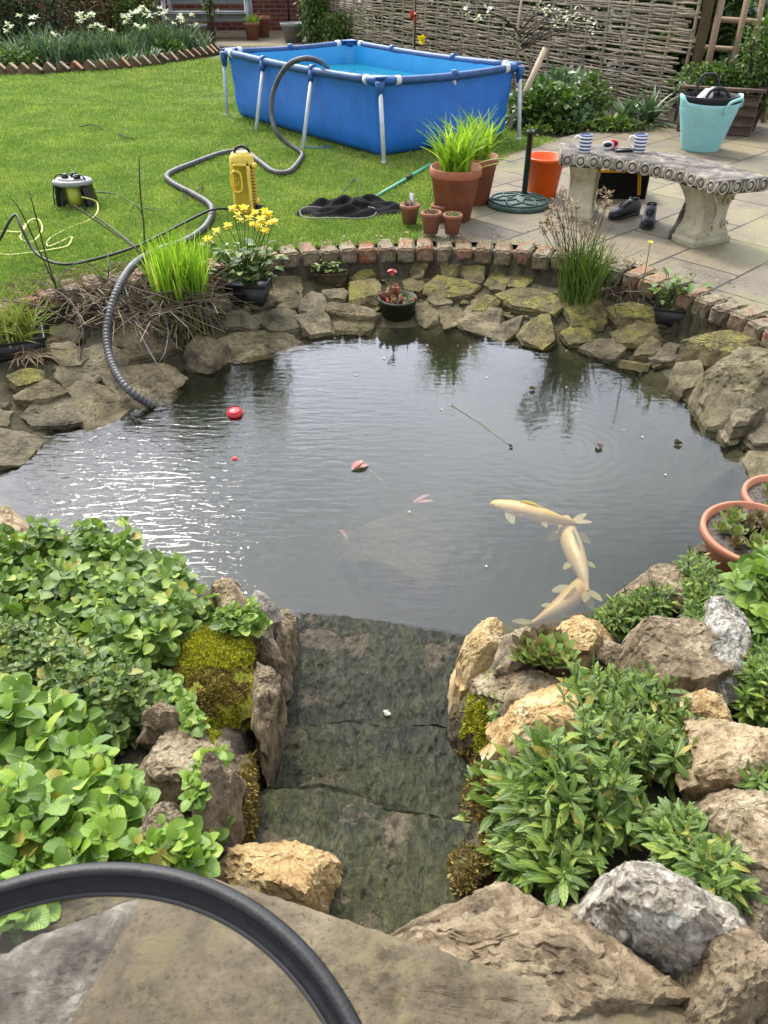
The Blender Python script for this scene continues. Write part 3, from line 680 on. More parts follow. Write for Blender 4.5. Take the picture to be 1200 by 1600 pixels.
# ------------------------------------------------------------------ rocks
def area(pts):
    return abs(sum(pts[i][0] * pts[(i+1) % len(pts)][1] - pts[(i+1) % len(pts)][0] * pts[i][1] for i in range(len(pts)))) / 2
def rock(label, px, mat, t=.04, dome=.25, name='rock', cat='rock', fz=None, n=72, rg=12, amp=1.0, group=None, maxs=.6, build=True, down=1.6, flatz=None, cuts=11, grow=1.05, slab=False, lump=0.0):
    f = fz or (lambda x, y: zt(x, y) + t)
    if flatz is not None: f = lambda x, y: flatz
    raw = [hit(a, b, f) for a, b in px]
    A = np.array([[p.x, p.y, 1] for p in raw]); z = np.array([p.z for p in raw])
    s = np.linalg.lstsq(A - [[raw[0].x, raw[0].y, 0]], z, rcond=None)[0] if len(raw) > 2 else [0, 0, z.mean()]
    cx, cy = A[:,0].mean(), A[:,1].mean(); a_, b_ = float(np.clip(s[0], -maxs, maxs)), float(np.clip(s[1], -maxs, maxs)); cz = z.mean()
    pl = lambda x, y: cz + a_ * (x - cx) + b_ * (y - cy)
    P3 = []
    for a, b in px:
        d = ray(a, b); tt = (cz - a_ * cx - b_ * cy - CZ) / (d.z - a_ * d.x - b_ * d.y); P3.append(Vector((d.x * tt, d.y * tt)))
    c = Vector((sum(p.x for p in P3) / len(P3), sum(p.y for p in P3) / len(P3)))
    if area(P3) == 0: return None
    sz = math.sqrt(area(P3)); th = t * down
    L = [(P3[(i+1) % len(P3)] - P3[i]).length for i in range(len(P3))]; tot = sum(L)
    B = []
    for k in range(n):
        u = tot * k / n; i = 0
        while u > L[i]: u -= L[i]; i += 1
        B.append(P3[i].lerp(P3[(i+1) % len(P3)], u / L[i]))
    B = [c + (p - c) * grow for p in B]
    seed = Vector((random.uniform(0, 90), random.uniform(0, 90), random.uniform(0, 90)))
    V = []; e = min(.35, t / sz * .8)
    tops = [1 - (i / rg) ** 1.0 for i in range(rg)][::-1]  # 1/rg .. 1
    rings = [(0.0001, dome * t, 0)] + [(f2, None, 0) for f2 in tops]
    side = [(1.0, -.06), (1.004, -.25), (.998, -.45), (1.002, -.65), (.985, -.85), (.96, -1.0)] if slab else [(1.015, -.12), (1.03, -.3), (1.02, -.5), (1.03, -.7), (.99, -.85), (.93, -1.0)]
    for f2, zz, _ in rings:
        dz = dome * t * (1 - f2 * f2) - (0 if slab else t * (.45 if lump else .10)) * max(0, (f2 - .93) / .07 if lump else (f2 - .88) / .12)
        for k in range(n): p = c + (B[k] - c) * f2; V.append([p.x, p.y, pl(p.x, p.y) + dz])
    nt_ = len(V)
    for f2, zz in side:
        for k in range(n):
            p = c + (B[k] - c) * f2 + (B[k] - c).normalized() * (.10 * t * math.sin(zz * 19 + seed.x) ); V.append([p.x, p.y, pl(p.x, p.y) - t * .1 + zz * th])
    # chisel: cut with random planes so that faces and arrises are angular
    V = np.array(V); zc = pl(c.x, c.y); ext = np.array([max(1e-3, np.abs(V[:,0] - c.x).max()), max(1e-3, np.abs(V[:,1] - c.y).max()), t * (.5 + dome)])
    U = (V - np.array([c.x, c.y, zc - a_ * 0])); U[:,2] -= a_ * U[:,0] + b_ * U[:,1]; U /= ext
    px3min, px3max = [U[:,q_].min() for q_ in (0, 1)], [U[:,q_].max() for q_ in (0, 1)]
    rs = np.random.default_rng(int(abs(px[0][0] * 7 + px[0][1] * 13)) + len(label))
    for _ in range(cuts):
        a0 = rs.uniform(0, 2 * pi); e0 = rs.uniform(.35, 1.35) if rs.random() < .7 else rs.uniform(0, .3); nn = np.array([cos(a0) * cos(e0), sin(a0) * cos(e0), sin(e0)])
        lim = np.quantile(U @ nn, rs.uniform(.84, .985)); over = np.clip(U @ nn - lim, 0, None); U -= np.outer(over, nn) * .93
    for ax_ in (0, 1):                      # keep the overall size after cutting
        lo_, hi_ = U[:,ax_].min(), U[:,ax_].max(); U[:,ax_] = (U[:,ax_] - (lo_ + hi_) / 2) * (2.04 / (hi_ - lo_)) + ((px3min[ax_] + px3max[ax_]) / 2)
    U *= ext; U[:,2] += a_ * U[:,0] + b_ * U[:,1]; V = U + np.array([c.x, c.y, zc])
    Vn = []
    for i, v in enumerate(V):
        p = Vector(v); q = p + seed
        d = noise.noise_vector(q * (1.7 / sz)) * (.034 * sz * amp) + noise.noise_vector(q * (6 / sz)) * (.022 * sz * amp)
        if lump and i < nt_ - 3 * n: d.z += lump * noise.noise(Vector((q.x * 38, q.y * 20, 0))) + lump * .6 * noise.noise(Vector((q.x * 80, q.y * 46, 3)))
        d += noise.noise_vector(q * (18 / sz + 8)) * (.011 * amp * min(1.6, sz * 5)) + noise.noise_vector(q * 75) * .0022 * amp
        led = noise.noise(Vector((q.x * 2 / sz, q.y * 2 / sz, q.z * 55))) * .009 if i >= nt_ else 0
        top = i < nt_
        # terraces: thin laminations on the top face
        st = noise.noise(q * (2.6 / sz)); d.z = d.z * .55 + (.10 * t * (math.floor(st * 5) / 5) if top else 0)
        Vn.append([v[0] + d.x * .7 + led, v[1] + d.y * .7 + led, v[2] + d.z])
    V = Vn
    Q = []; m = len(V) // n
    for i in range(m - 1):
        for k in range(n): Q.append([i*n+k, i*n+(k+1) % n, (i+1)*n+(k+1) % n, (i+1)*n+k])
    A2 = sum(P3[i].x * P3[(i+1) % len(P3)].y - P3[(i+1) % len(P3)].x * P3[i].y for i in range(len(P3)))
    if A2 > 0: Q = [q[::-1] for q in Q]
    Q = [q[::-1] for q in Q]
    mb = MB().add(V, Q)
    if not build: return mb
    o = mb.build(name, mat, loc=Vector((c.x, c.y, pl(c.x, c.y) - th))); o.data.set_sharp_from_angle(angle=R(26)); return tag(o, label, cat, group)
ROCKS = [
 # far shelf, left of the pitcher-plant pot
 ('triangular grey slab at the waterline left of the ribbed hose', [(110,600),(140,607),(195,620),(197,635),(175,652),(142,665),(127,640)], 'pond_stone', .05),
 ('broad brown slab under the lower end of the ribbed hose', [(162,582),(195,565),(250,565),(277,590),(262,615),(237,627),(200,632),(190,615)], 'pond_stone_brown', .045),
 ('brown slab behind the triangular grey slab, left of the hose', [(95,580),(130,550),(160,540),(192,555),(185,575),(160,582),(140,595),(107,592)], 'pond_stone_brown', .05),
 ('long dark slab overhanging water, lower of two left of the triangular slab', [(40,645),(62,627),(100,620),(125,645),(130,652),(100,657),(55,657)], 'pond_stone_brown', .06),
 ('thin shelf slab directly above the long dark overhanging slab at left', [(25,612),(45,595),(95,595),(100,612),(70,622),(30,622)], 'pond_stone', .07),
 ('small squared block on the left shelf between moss and hose', [(78,542),(107,535),(128,550),(120,560),(97,562)], 'pond_stone', .07),
 ('lowest brown rock at the left frame edge by the water', [(-30,672),(25,680),(52,687),(50,705),(15,717),(-30,717)], 'pond_stone_brown', .08),
 ('rusty brown stone touching the left of the ribbed hose halfway down', [(175,530),(190,522),(205,535),(195,540),(175,537)], 'pond_stone_brown', .05),
 ('wide flat slab below the reed clump, right of the hose', [(195,522),(225,520),(272,525),(275,542),(237,550),(200,555)], 'pond_stone_brown', .05),
 ('small grey stone at the left frame edge below the yellowing grass', [(-25,640),(15,640),(8,662),(-25,665)], 'pond_stone', .05),
 ('yellow-green mossy lump under the basket of yellowing grass', [(10,580),(60,570),(62,592),(30,600)], 'algae_stone', .08),
 ('dark rounded stone beneath the heap of dead stalks', [(80,512),(105,507),(128,522),(110,532),(82,532)], 'dark_mossy', .07),
 ('blocky upright-faced rock right of the hose at the waterline', [(290,541),(308,520),(344,532),(347,555),(325,562),(296,556)], 'pond_stone_brown', .11),
 ('large pale grey slab dipping into the water left of the centre', [(372,524),(428,514),(467,538),(428,553),(392,562),(355,565),(347,535)], 'pond_stone', .045),
 ('brown rock below the yellow marsh marigold', [(341,508),(347,490),(380,487),(407,502),(392,511),(374,508)], 'pond_stone_brown', .06),
 ('flat fan-shaped slab right of the rock below the marigold', [(404,493),(440,481),(458,487),(468,505),(440,512),(422,511)], 'pond_stone', .05),
 ('small knobbly stone, upper of the pair below the mint basket', [(470,469),(485,457),(509,466),(506,481),(488,487),(470,481)], 'pond_stone_brown', .055),
 ('larger knobbly stone, lower of the pair near the waterline', [(464,493),(500,487),(518,502),(512,514),(485,519)], 'pond_stone_brown', .06),
 ('long thin slate pointing at the pitcher-plant pot, upper of two', [(505,480),(524,472),(590,480),(578,490),(569,496),(540,488)], 'pond_stone', .055),
 ('pale wedge slab at the waterline left of the pitcher-plant pot', [(520,493),(581,503),(575,517),(530,518)], 'pond_stone', .035),
 ('small dark stone just below the light green mint basket', [(506,454),(530,448),(542,457),(536,464),(512,463)], 'pond_stone', .06),
 ('square slab behind the pitcher-plant pot on its left', [(551,442),(584,437),(592,445),(590,466),(551,470)], 'algae_stone', .05),
 ('tilted wall slab right of the marigold basket', [(428,436),(467,430),(467,464),(434,469)], 'pond_stone', .04),
 ('narrow stone strip below the tilted wall slab', [(434,474),(467,469),(467,478),(437,482)], 'pond_stone', .05),
 ('small greenish slab under the brick edge behind the pitcher pot', [(548,431),(575,418),(584,428),(560,438)], 'algae_stone', .05),
 ('dark shaded slab left below the marigold basket', [(335,460),(362,454),(359,475),(332,481)], 'pond_stone', .05),
 ('shaded stone between the marigold basket and tilted wall slab', [(382,452),(425,446),(425,470),(385,478)], 'pond_stone', .04),
 # far shelf, right of the pot
 ('dark squared slab at the waterline right of the pitcher-plant pot', [(649,479),(673,473),(690,493),(687,502),(665,507),(656,502)], 'pond_stone', .05),
 ('second waterline slab right of the pitcher-plant pot', [(685,479),(713,482),(730,493),(713,505),(696,510)], 'pond_stone', .05),
 ('widest flat waterline slab right of the pitcher-plant pot', [(715,503),(735,482),(784,486),(775,507),(761,519),(741,516)], 'pond_stone', .055),
 ('broad sandy slab stepped above the squared waterline slab', [(665,448),(687,434),(741,442),(747,445),(730,456),(702,459),(673,456)], 'algae_stone', .06),
 ('little flat chip below the broad sandy slab', [(673,465),(702,462),(703,473),(682,476)], 'pond_stone', .05),
 ('sloping slab at the waterline right of the widest flat slab', [(764,522),(787,505),(812,495),(807,516),(784,533)], 'pond_stone', .06),
 ('craggy block projecting into the water below the rush clump', [(811,516),(832,490),(863,507),(866,522),(843,541),(821,530)], 'algae_stone', .07),
 ('upright greenish stone under the bricks behind the sandy slab', [(642,420),(653,405),(665,411),(659,429),(645,431)], 'algae_stone', .05),
 ('greenish stone just right of the pitcher-plant pot rim', [(631,439),(656,433),(662,445),(653,453),(636,450)], 'algae_stone', .05),
 ('algae-covered lump under the bricks, right of the small-pot row', [(721,420),(736,408),(755,418),(753,437),(730,439)], 'algae_stone', .07),
 ('algae-covered lump under the bricks below the small pots', [(690,414),(707,405),(718,418),(709,431),(693,428)], 'algae_stone', .06),
 ('yellow-green slimy ledge left of the rush clump', [(781,462),(798,451),(832,456),(860,463),(874,477),(860,488),(832,481),(804,478)], 'algae_stone', .08),
 ('low wet stone left of the slimy yellow-green ledge', [(741,466),(758,460),(779,468),(768,483),(741,483)], 'algae_stone', .06),
 ('rounded algae stone above the slimy ledge on its left', [(758,429),(787,423),(795,435),(787,450),(764,448)], 'algae_stone', .06),
 ('bright algae stone directly left of the rush clump base', [(798,432),(821,425),(832,435),(817,448),(798,445)], 'algae_stone', .06),
 ('round-topped brown stone at the waterline below the rush clump', [(912,541),(928,529),(959,529),(972,544),(959,557),(940,557)], 'pond_stone_brown', .07),
 ('small stone right of the round-topped waterline stone', [(991,548),(1016,529),(1032,538),(1016,549),(997,552)], 'pond_stone', .07),
 ('craggy dark rock with an undercut below the black basket', [(1019,551),(1042,538),(1073,544),(1089,551),(1054,560),(1029,559)], 'pond_stone_brown', .10),
 ('broad sloping algae rock left of the black basket', [(960,512),(997,503),(1023,508),(1031,522),(997,535),(968,532)], 'algae_stone', .07),
 ('squarish grey rock tucked below the biggest right slab', [(1048,595),(1061,570),(1092,567),(1099,592),(1073,601),(1061,608)], 'pond_stone', .10),
 ('flat wet rock in the water under the squarish grey rock', [(1057,611),(1092,600),(1111,611),(1099,624),(1083,627)], 'pond_stone', .05),
 ('biggest slab on the right pond side, grey and overhanging', [(1091,562),(1100,552),(1140,545),(1175,540),(1225,540),(1240,590),(1205,615),(1160,627),(1135,630),(1120,602)], 'pond_stone', .15),
 ('laminated rock with yellow moss right of the black basket', [(1062,532),(1100,518),(1150,512),(1180,525),(1160,540),(1105,547),(1075,545)], 'algae_stone', .11),
 ('dark stone wedged under the biggest right slab', [(1115,632),(1127,622),(1152,640),(1140,654),(1117,657)], 'pond_stone_brown', .09),
 ('oval leaning stone between the biggest slab and the lower right rocks', [(1147,645),(1185,612),(1192,630),(1170,652),(1150,657)], 'pond_stone_brown', .12),
 ('rounded brown rock over the water at the right, left of a pair', [(1122,668),(1150,658),(1162,670),(1152,685),(1135,689)], 'pond_stone_brown', .09),
 ('rounded brown rock at the right frame edge, right of a pair', [(1162,665),(1200,648),(1235,650),(1225,687),(1185,687)], 'pond_stone_brown', .10),
 ('smooth grey-green sloping slab above the second terracotta bowl', [(1158,702),(1210,690),(1230,740),(1178,748)], 'pond_stone', .03),
 ('mossy ledge stone under the rush clump', [(883,472),(924,466),(947,482),(940,503),(899,503)], 'algae_stone', .09),
 ('wet algae stone below the mossy ledge of the rushes', [(880,519),(905,505),(934,514),(921,531),(893,533)], 'algae_stone', .07),
 ('yellow mossy ledge between the rushes and the black basket', [(953,481),(985,470),(1029,482),(1035,498),(972,501)], 'algae_stone', .09),
 ('thin grey slab lying awash below the algae rock', [(956,561),(1010,568),(1007,579),(973,574)], 'pond_stone', .03),
 # left near bank
 ('ochre rock at the left frame edge above the balm leaves', [(-40,790),(5,780),(30,805),(32,835),(0,845),(-40,845)], 'limestone', .13),
 ('pale smooth stone under the ochre rock at the left frame edge', [(-15,838),(20,830),(45,840),(45,855),(15,862),(-15,860)], 'grey_stone', .12),
 # left of the cascade
 ('pinkish flat-topped stone at the water behind the balm leaves', [(320,917),(350,903),(371,911),(379,930),(379,951),(344,947),(321,934)], 'limestone', .12),
 ('pale jagged stone with a black face next to the pinkish stone', [(383,928),(404,924),(435,936),(433,947),(408,955),(385,959)], 'grey_stone', .11),
 ('dark brown pointed rock where the cascade meets the pond on the left', [(423,955),(437,949),(471,949),(476,970),(462,1000),(450,1010),(433,999),(423,980)], 'brown_stone', .14),
 ('grey-brown sloping stone below the dark pointed rock', [(394,988),(417,980),(444,1009),(437,1040),(414,1036),(404,1015)], 'brown_stone', .13),
 ('tall thin upright slab lining the left side of the cascade', [(396,1022),(408,1015),(423,1030),(429,1057),(425,1105),(413,1140),(398,1142),(390,1109),(392,1067)], 'brown_stone', .20),
 ('domed rock covered in bright yellow-green moss', [(271,1030),(292,997),(333,980),(379,980),(396,997),(392,1026),(387,1060),(379,1088),(337,1115),(292,1105),(273,1067)], 'moss_cushion', .07, .6),
 ('broad pale flat stone below the mossy domed rock', [(190,1200),(226,1160),(270,1136),(352,1138),(372,1160),(364,1180),(320,1210),(288,1225),(264,1225),(226,1224)], 'limestone', .09),
 ('lumpy brown-grey stone just above the black rim, beside lime leaves', [(228,1256),(250,1240),(280,1246),(288,1266),(316,1296),(310,1320),(280,1338),(236,1330),(218,1300)], 'brown_stone', .10, .6),
 ('reddish ridged stone between the pale flat stone and the cascade', [(318,1192),(340,1178),(356,1192),(366,1224),(354,1260),(324,1278),(304,1272),(308,1250),(322,1228)], 'brown_stone', .13, .6),
 ('dark wet mossy stone lining the cascade left side', [(368,1180),(388,1166),(394,1196),(402,1208),(398,1256),(378,1272),(356,1292),(352,1260),(366,1224)], 'dark_mossy', .09, .5),
 ('small brown wedge at the foot of the reddish ridged stone', [(312,1318),(328,1300),(348,1302),(366,1304),(374,1328),(360,1348),(332,1356),(318,1350)], 'dark_mossy', .10, .5),
 ('small purplish stone poking out between the leaf mounds', [(226,1104),(244,1094),(266,1106),(272,1124),(252,1128),(224,1120)], 'brown_stone', .12),
 # right of the cascade
 ('yellow upright rock at the right corner of the cascade lip', [(715,1046),(736,1005),(762,981),(780,985),(777,1018),(760,1046),(732,1057)], 'ochre_stone', .15, .7),
 ('dark flat slab behind the houseleek clump', [(780,983),(853,977),(860,992),(833,1022),(801,1040),(775,1042)], 'brown_stone', .11),
 ('orange-topped flat stone right of the houseleek clump', [(858,983),(875,968),(918,960),(957,975),(966,996),(940,1007),(905,1007),(871,998)], 'ochre_stone', .13),
 ('thin pale tilted slab under the orange-topped flat stone', [(907,1003),(940,998),(988,1014),(990,1033),(966,1035),(931,1022)], 'limestone', .10),
 ('large speckled brown boulder with an undercut front', [(960,1000),(975,972),(1009,960),(1060,952),(1096,966),(1110,1031),(1087,1042),(1027,1040),(983,1024)], 'brown_stone', .17),
 ('brown stone by the water behind the speckled boulder', [(975,915),(1010,897),(1050,877),(1075,882),(1082,900),(1078,925),(1040,934),(972,934)], 'brown_stone', .12),
 ('knobbly whitish boulder below the terracotta bowl', [(1107,1000),(1110,975),(1137,925),(1152,925),(1162,957),(1182,980),(1185,1010),(1178,1040),(1150,1047),(1117,1035)], 'white_stone', .17),
 ('tapering brown stone below the whitish boulder', [(1067,1044),(1100,1037),(1140,1047),(1152,1062),(1140,1079),(1105,1074),(1072,1057)], 'limestone', .10),
 ('tan stone between the leaf clump and the tapering stone', [(1030,1075),(1075,1057),(1110,1078),(1100,1112),(1045,1110)], 'limestone', .08),
 ('orange sandstone lump between tan and pale stones', [(1085,1074),(1105,1072),(1132,1092),(1147,1112),(1120,1124),(1085,1116)], 'ochre_stone', .11),
 ('yellow flat-topped block beside the cascade', [(770,1113),(815,1078),(879,1070),(903,1098),(903,1118),(871,1133),(827,1133),(778,1146)], 'ochre_stone', .12),
 ('pale jagged stone under the houseleek clump', [(738,1055),(806,1042),(873,1059),(868,1072),(810,1085),(765,1072)], 'limestone', .10),
 ('small whitish stone right of the yellow block', [(866,1126),(884,1111),(900,1118),(896,1137),(873,1141)], 'white_stone', .10),
 ('tan stone in front of the yellow block', [(798,1137),(836,1128),(873,1137),(886,1157),(853,1176),(806,1178)], 'limestone', .09),
 ('big pale flat boulder at the right frame edge', [(1081,1121),(1107,1114),(1162,1131),(1230,1142),(1230,1190),(1150,1208),(1114,1212),(1099,1180)], 'limestone', .13),
 ('brown and cream boulder below the big pale one at the right', [(1055,1262),(1081,1225),(1143,1222),(1182,1236),(1235,1262),(1235,1350),(1156,1350),(1110,1320),(1065,1292)], 'limestone', .12),
 ('brown rock at the right frame edge above the lowest boulder', [(1150,1362),(1180,1352),(1235,1352),(1235,1460),(1195,1460),(1165,1405)], 'brown_stone', .08),
 ('white lichen-covered boulder at the lower right', [(925,1378),(955,1342),(1015,1322),(1060,1345),(1120,1390),(1185,1452),(1170,1500),(1100,1520),(1060,1510),(1010,1470),(970,1425)], 'white_stone', .16, .6),
 ('dark brown stone between the white boulder and the front ledge', [(890,1402),(955,1395),(1030,1450),(1050,1490),(1050,1530),(980,1490)], 'brown_stone', .10),
 ('ochre knobbly rock at the cascade foot beside the black rim', [(305,1358),(370,1342),(430,1330),(470,1336),(492,1352),(522,1387),(525,1425),(470,1430),(390,1400)], 'ochre_stone', .14, .5),
 ('dark mossy stone at the lower right of the cascade', [(700,1385),(705,1350),(755,1305),(772,1340),(762,1385),(725,1402)], 'dark_mossy', .10, .5),
 ('dark stone with moss at the right edge halfway up the cascade', [(700,1130),(712,1082),(742,1066),(770,1090),(775,1130),(735,1165)], 'dark_mossy', .12, .5),
 ('dark mossy stone beneath the white-flowered plant', [(732,1190),(765,1172),(785,1210),(770,1295),(745,1295),(728,1240)], 'dark_mossy', .09, .5),
 ('wide brown foreground boulder across the front of the cascade', [(548,1438),(600,1412),(680,1385),(740,1373),(860,1370),(900,1412),(1010,1465),(1050,1500),(1040,1560),(980,1585),(900,1560),(780,1530),(640,1500)], 'brown_stone', .15, .35),
 ('mottled brown boulder at the lower right corner', [(1040,1560),(1085,1470),(1120,1448),(1200,1460),(1250,1500),(1250,1640),(1060,1640)], 'brown_stone', .14, .6),
]
for r in ROCKS:
    lab, px, mt, t = r[:4]; dm = r[4] if len(r) > 4 else .25
    near = min(p[1] for p in px) > 880
    lumpy = near or t >= .11
    if near: rock(lab, px, mt, t, dm, n=120, rg=24, down=1.5, grow=1.06, cuts=16)
    elif lumpy: rock(lab, px, mt, t, .12, n=84, rg=15, down=1.5, grow=1.10, cuts=10)
    else: rock(lab, px, mt, t * random.uniform(.30, .70) + .008, .02, n=96, rg=15, down=1.25, grow=1.12, cuts=3, amp=.70, slab=True)
# three capping slabs at the photographer's feet
rock('large smooth brown capping slab crossing the bottom of the picture', [(300,1400),(385,1385),(520,1432),(640,1478),(760,1518),(900,1545),(1040,1588),(1090,1650),(700,1760),(200,1760),(180,1640),(240,1510)], 'cap_slab', .05, .05, name='capping_slab', cat='stone slab', flatz=.36, n=220, rg=30, amp=.3, down=1.3, cuts=0)
rock('rough pale grey slab seen through the glass inside the black rim', [(-60,1560),(60,1482),(180,1432),(262,1425),(250,1500),(200,1600),(160,1720),(-60,1760)], 'cap_slab_grey', .05, .1, name='capping_slab', cat='stone slab', flatz=.335, n=120, rg=20, amp=.5, down=1.4, cuts=0)
rock('dark olive-brown slab behind the grey one within the black rim', [(-80,1470),(60,1420),(180,1395),(310,1400),(290,1440),(180,1455),(70,1500),(-80,1590)], 'cap_slab_olive', .05, .2, name='capping_slab', cat='stone slab', flatz=.30, n=120, rg=20, amp=.6, down=1.6, cuts=0)
# the cascade: three slimed slabs stepping down to the pond
def inc(y0, z0, y1, z1): return lambda x, y: z0 + (z1 - z0) * (y - y0) / (y1 - y0)
SL = [('lowest wet green-black slab of the cascade, its lip in the pond', [(474,968),(540,971),(600,978),(680,990),(738,1001),(738,1020),(728,1060),(722,1110),(722,1190),(640,1200),(500,1200),(405,1190),(420,1110),(432,1050),(445,1005)], inc(1.87, -.292, 1.35, -.275)),
      ('middle wet green-black slab of the cascade between its two overlap lines', [(385,1168),(425,1150),(480,1152),(540,1145),(600,1153),(660,1150),(722,1162),(740,1200),(748,1330),(640,1335),(500,1325),(360,1320),(372,1250),(380,1200)], inc(1.45, -.185, 1.02, -.150)),
      ('top wet green-black slab of the cascade with a bare brown patch', [(345,1310),(372,1278),(430,1262),(500,1258),(560,1270),(600,1288),(700,1300),(748,1305),(760,1440),(640,1520),(480,1520),(330,1440)], inc(1.1, -.070, .8, -.005))]
for lab, px, fz in SL:
    rock(lab, px, 'slime_slab', .045, .1, name='cascade_slab', cat='stone slab', fz=fz, n=260, rg=80, amp=.35, maxs=.5, down=1.5, cuts=0, lump=.015)
# loose small stones filling the gaps (drawn from the same rock maker)
def pebbles(zone, count, mat, label, group, s0=.03, s1=.07):
    poly = np.array([T(a, b)[:2] for a, b in zone]); lo, hi = poly.min(0), poly.max(0); k = 0; src = []
    while k < count:
        x, y = RNG.uniform(lo, hi)
        if pdist(poly, np.array([x]), np.array([y]))[0] > 0: continue
        if k < 4:
            mb = MB(); prof = 14; V = []; Q = []; rr = 22; seed = Vector((RNG.uniform(0, 50), 0, 0))
            for i in range(prof + 1):
                a = pi * i / prof
                for j in range(rr):
                    b = 2 * pi * j / rr; v = Vector((sin(a) * cos(b), sin(a) * sin(b) * .8, cos(a) * .5)); V.append(tuple(v * (1 + .25 * noise.noise(v * 1.6 + seed) + .12 * noise.noise(v * 5 + seed))))
            V = np.array(V); V[:,2] = np.clip(V[:,2] * 1.5, -.30, .16)
            for _ in range(9):
                nn = RNG.normal(0, 1, 3) * [1, 1, .5]; nn /= np.linalg.norm(nn); lim = np.quantile(V @ nn, RNG.uniform(.7, .92)); V -= np.outer(np.clip(V @ nn - lim, 0, None), nn)
            Q = [[i*rr+j, (i+1)*rr+j, (i+1)*rr+(j+1) % rr, i*rr+(j+1) % rr] for i in range(prof) for j in range(rr)]
            o = mb.add(V, Q).build('small_stone', mat, loc=Vector((0, 0, 0))); src.append(o)
        else: o = src[k % 4].copy(); COL.objects.link(o)
        s = RNG.uniform(s0, s1) * (.95 if 'shel' in group else .8); o.location = (x, y, zt(x, y) + s * .15); o.scale = (s, s, s * RNG.uniform(.7, 1.1)); o.rotation_euler = (RNG.uniform(-.4, .4), RNG.uniform(-.4, .4), RNG.uniform(0, 6.3))
        tag(o, label, 'stone', group); k += 1
pebbles([(330,470),(600,420),(860,410),(880,480),(850,530),(760,510),(600,500),(460,520),(350,540)], 105, 'algae_stone', 'small algae-coated stone filling a gap between the far shelf slabs', 'small stones between the far shelf slabs')
pebbles([(0,560),(180,540),(300,540),(290,580),(200,640),(130,660),(60,690),(0,690)], 45, 'pond_stone_brown', 'small brown stone wedged between the slabs on the left shelf', 'small stones between the left shelf slabs')
pebbles([(880,520),(1000,490),(1100,500),(1190,560),(1190,740),(1160,700),(1100,630),(1040,600),(960,560)], 50, 'pond_stone', 'small wet stone wedged between the rocks of the right shelf', 'small stones between the right shelf rocks')
pebbles([(770,1010),(850,1000),(965,945),(1060,885),(1130,835),(1120,860),(1070,905),(975,960),(870,1015)], 34, 'brown_stone', 'small brown stone along the waterline below the right rockery', 'small stones along the near right waterline', .025, .06)
pebbles([(790,1060),(1100,1000),(1190,1000),(1190,1340),(1000,1380),(800,1340),(740,1200)], 38, 'limestone', 'small tan stone lying between the rockery boulders on the right', 'small stones in the right rockery', .02, .05)
pebbles([(0,900),(330,960),(380,1180),(360,1340),(0,1340)], 24, 'brown_stone', 'small brown stone lying under the leaves on the left bank', 'small stones under the left leaves', .02, .05)
# ================================================================== THINGS
def V3(x, y, z): return Vector((x, y, z))
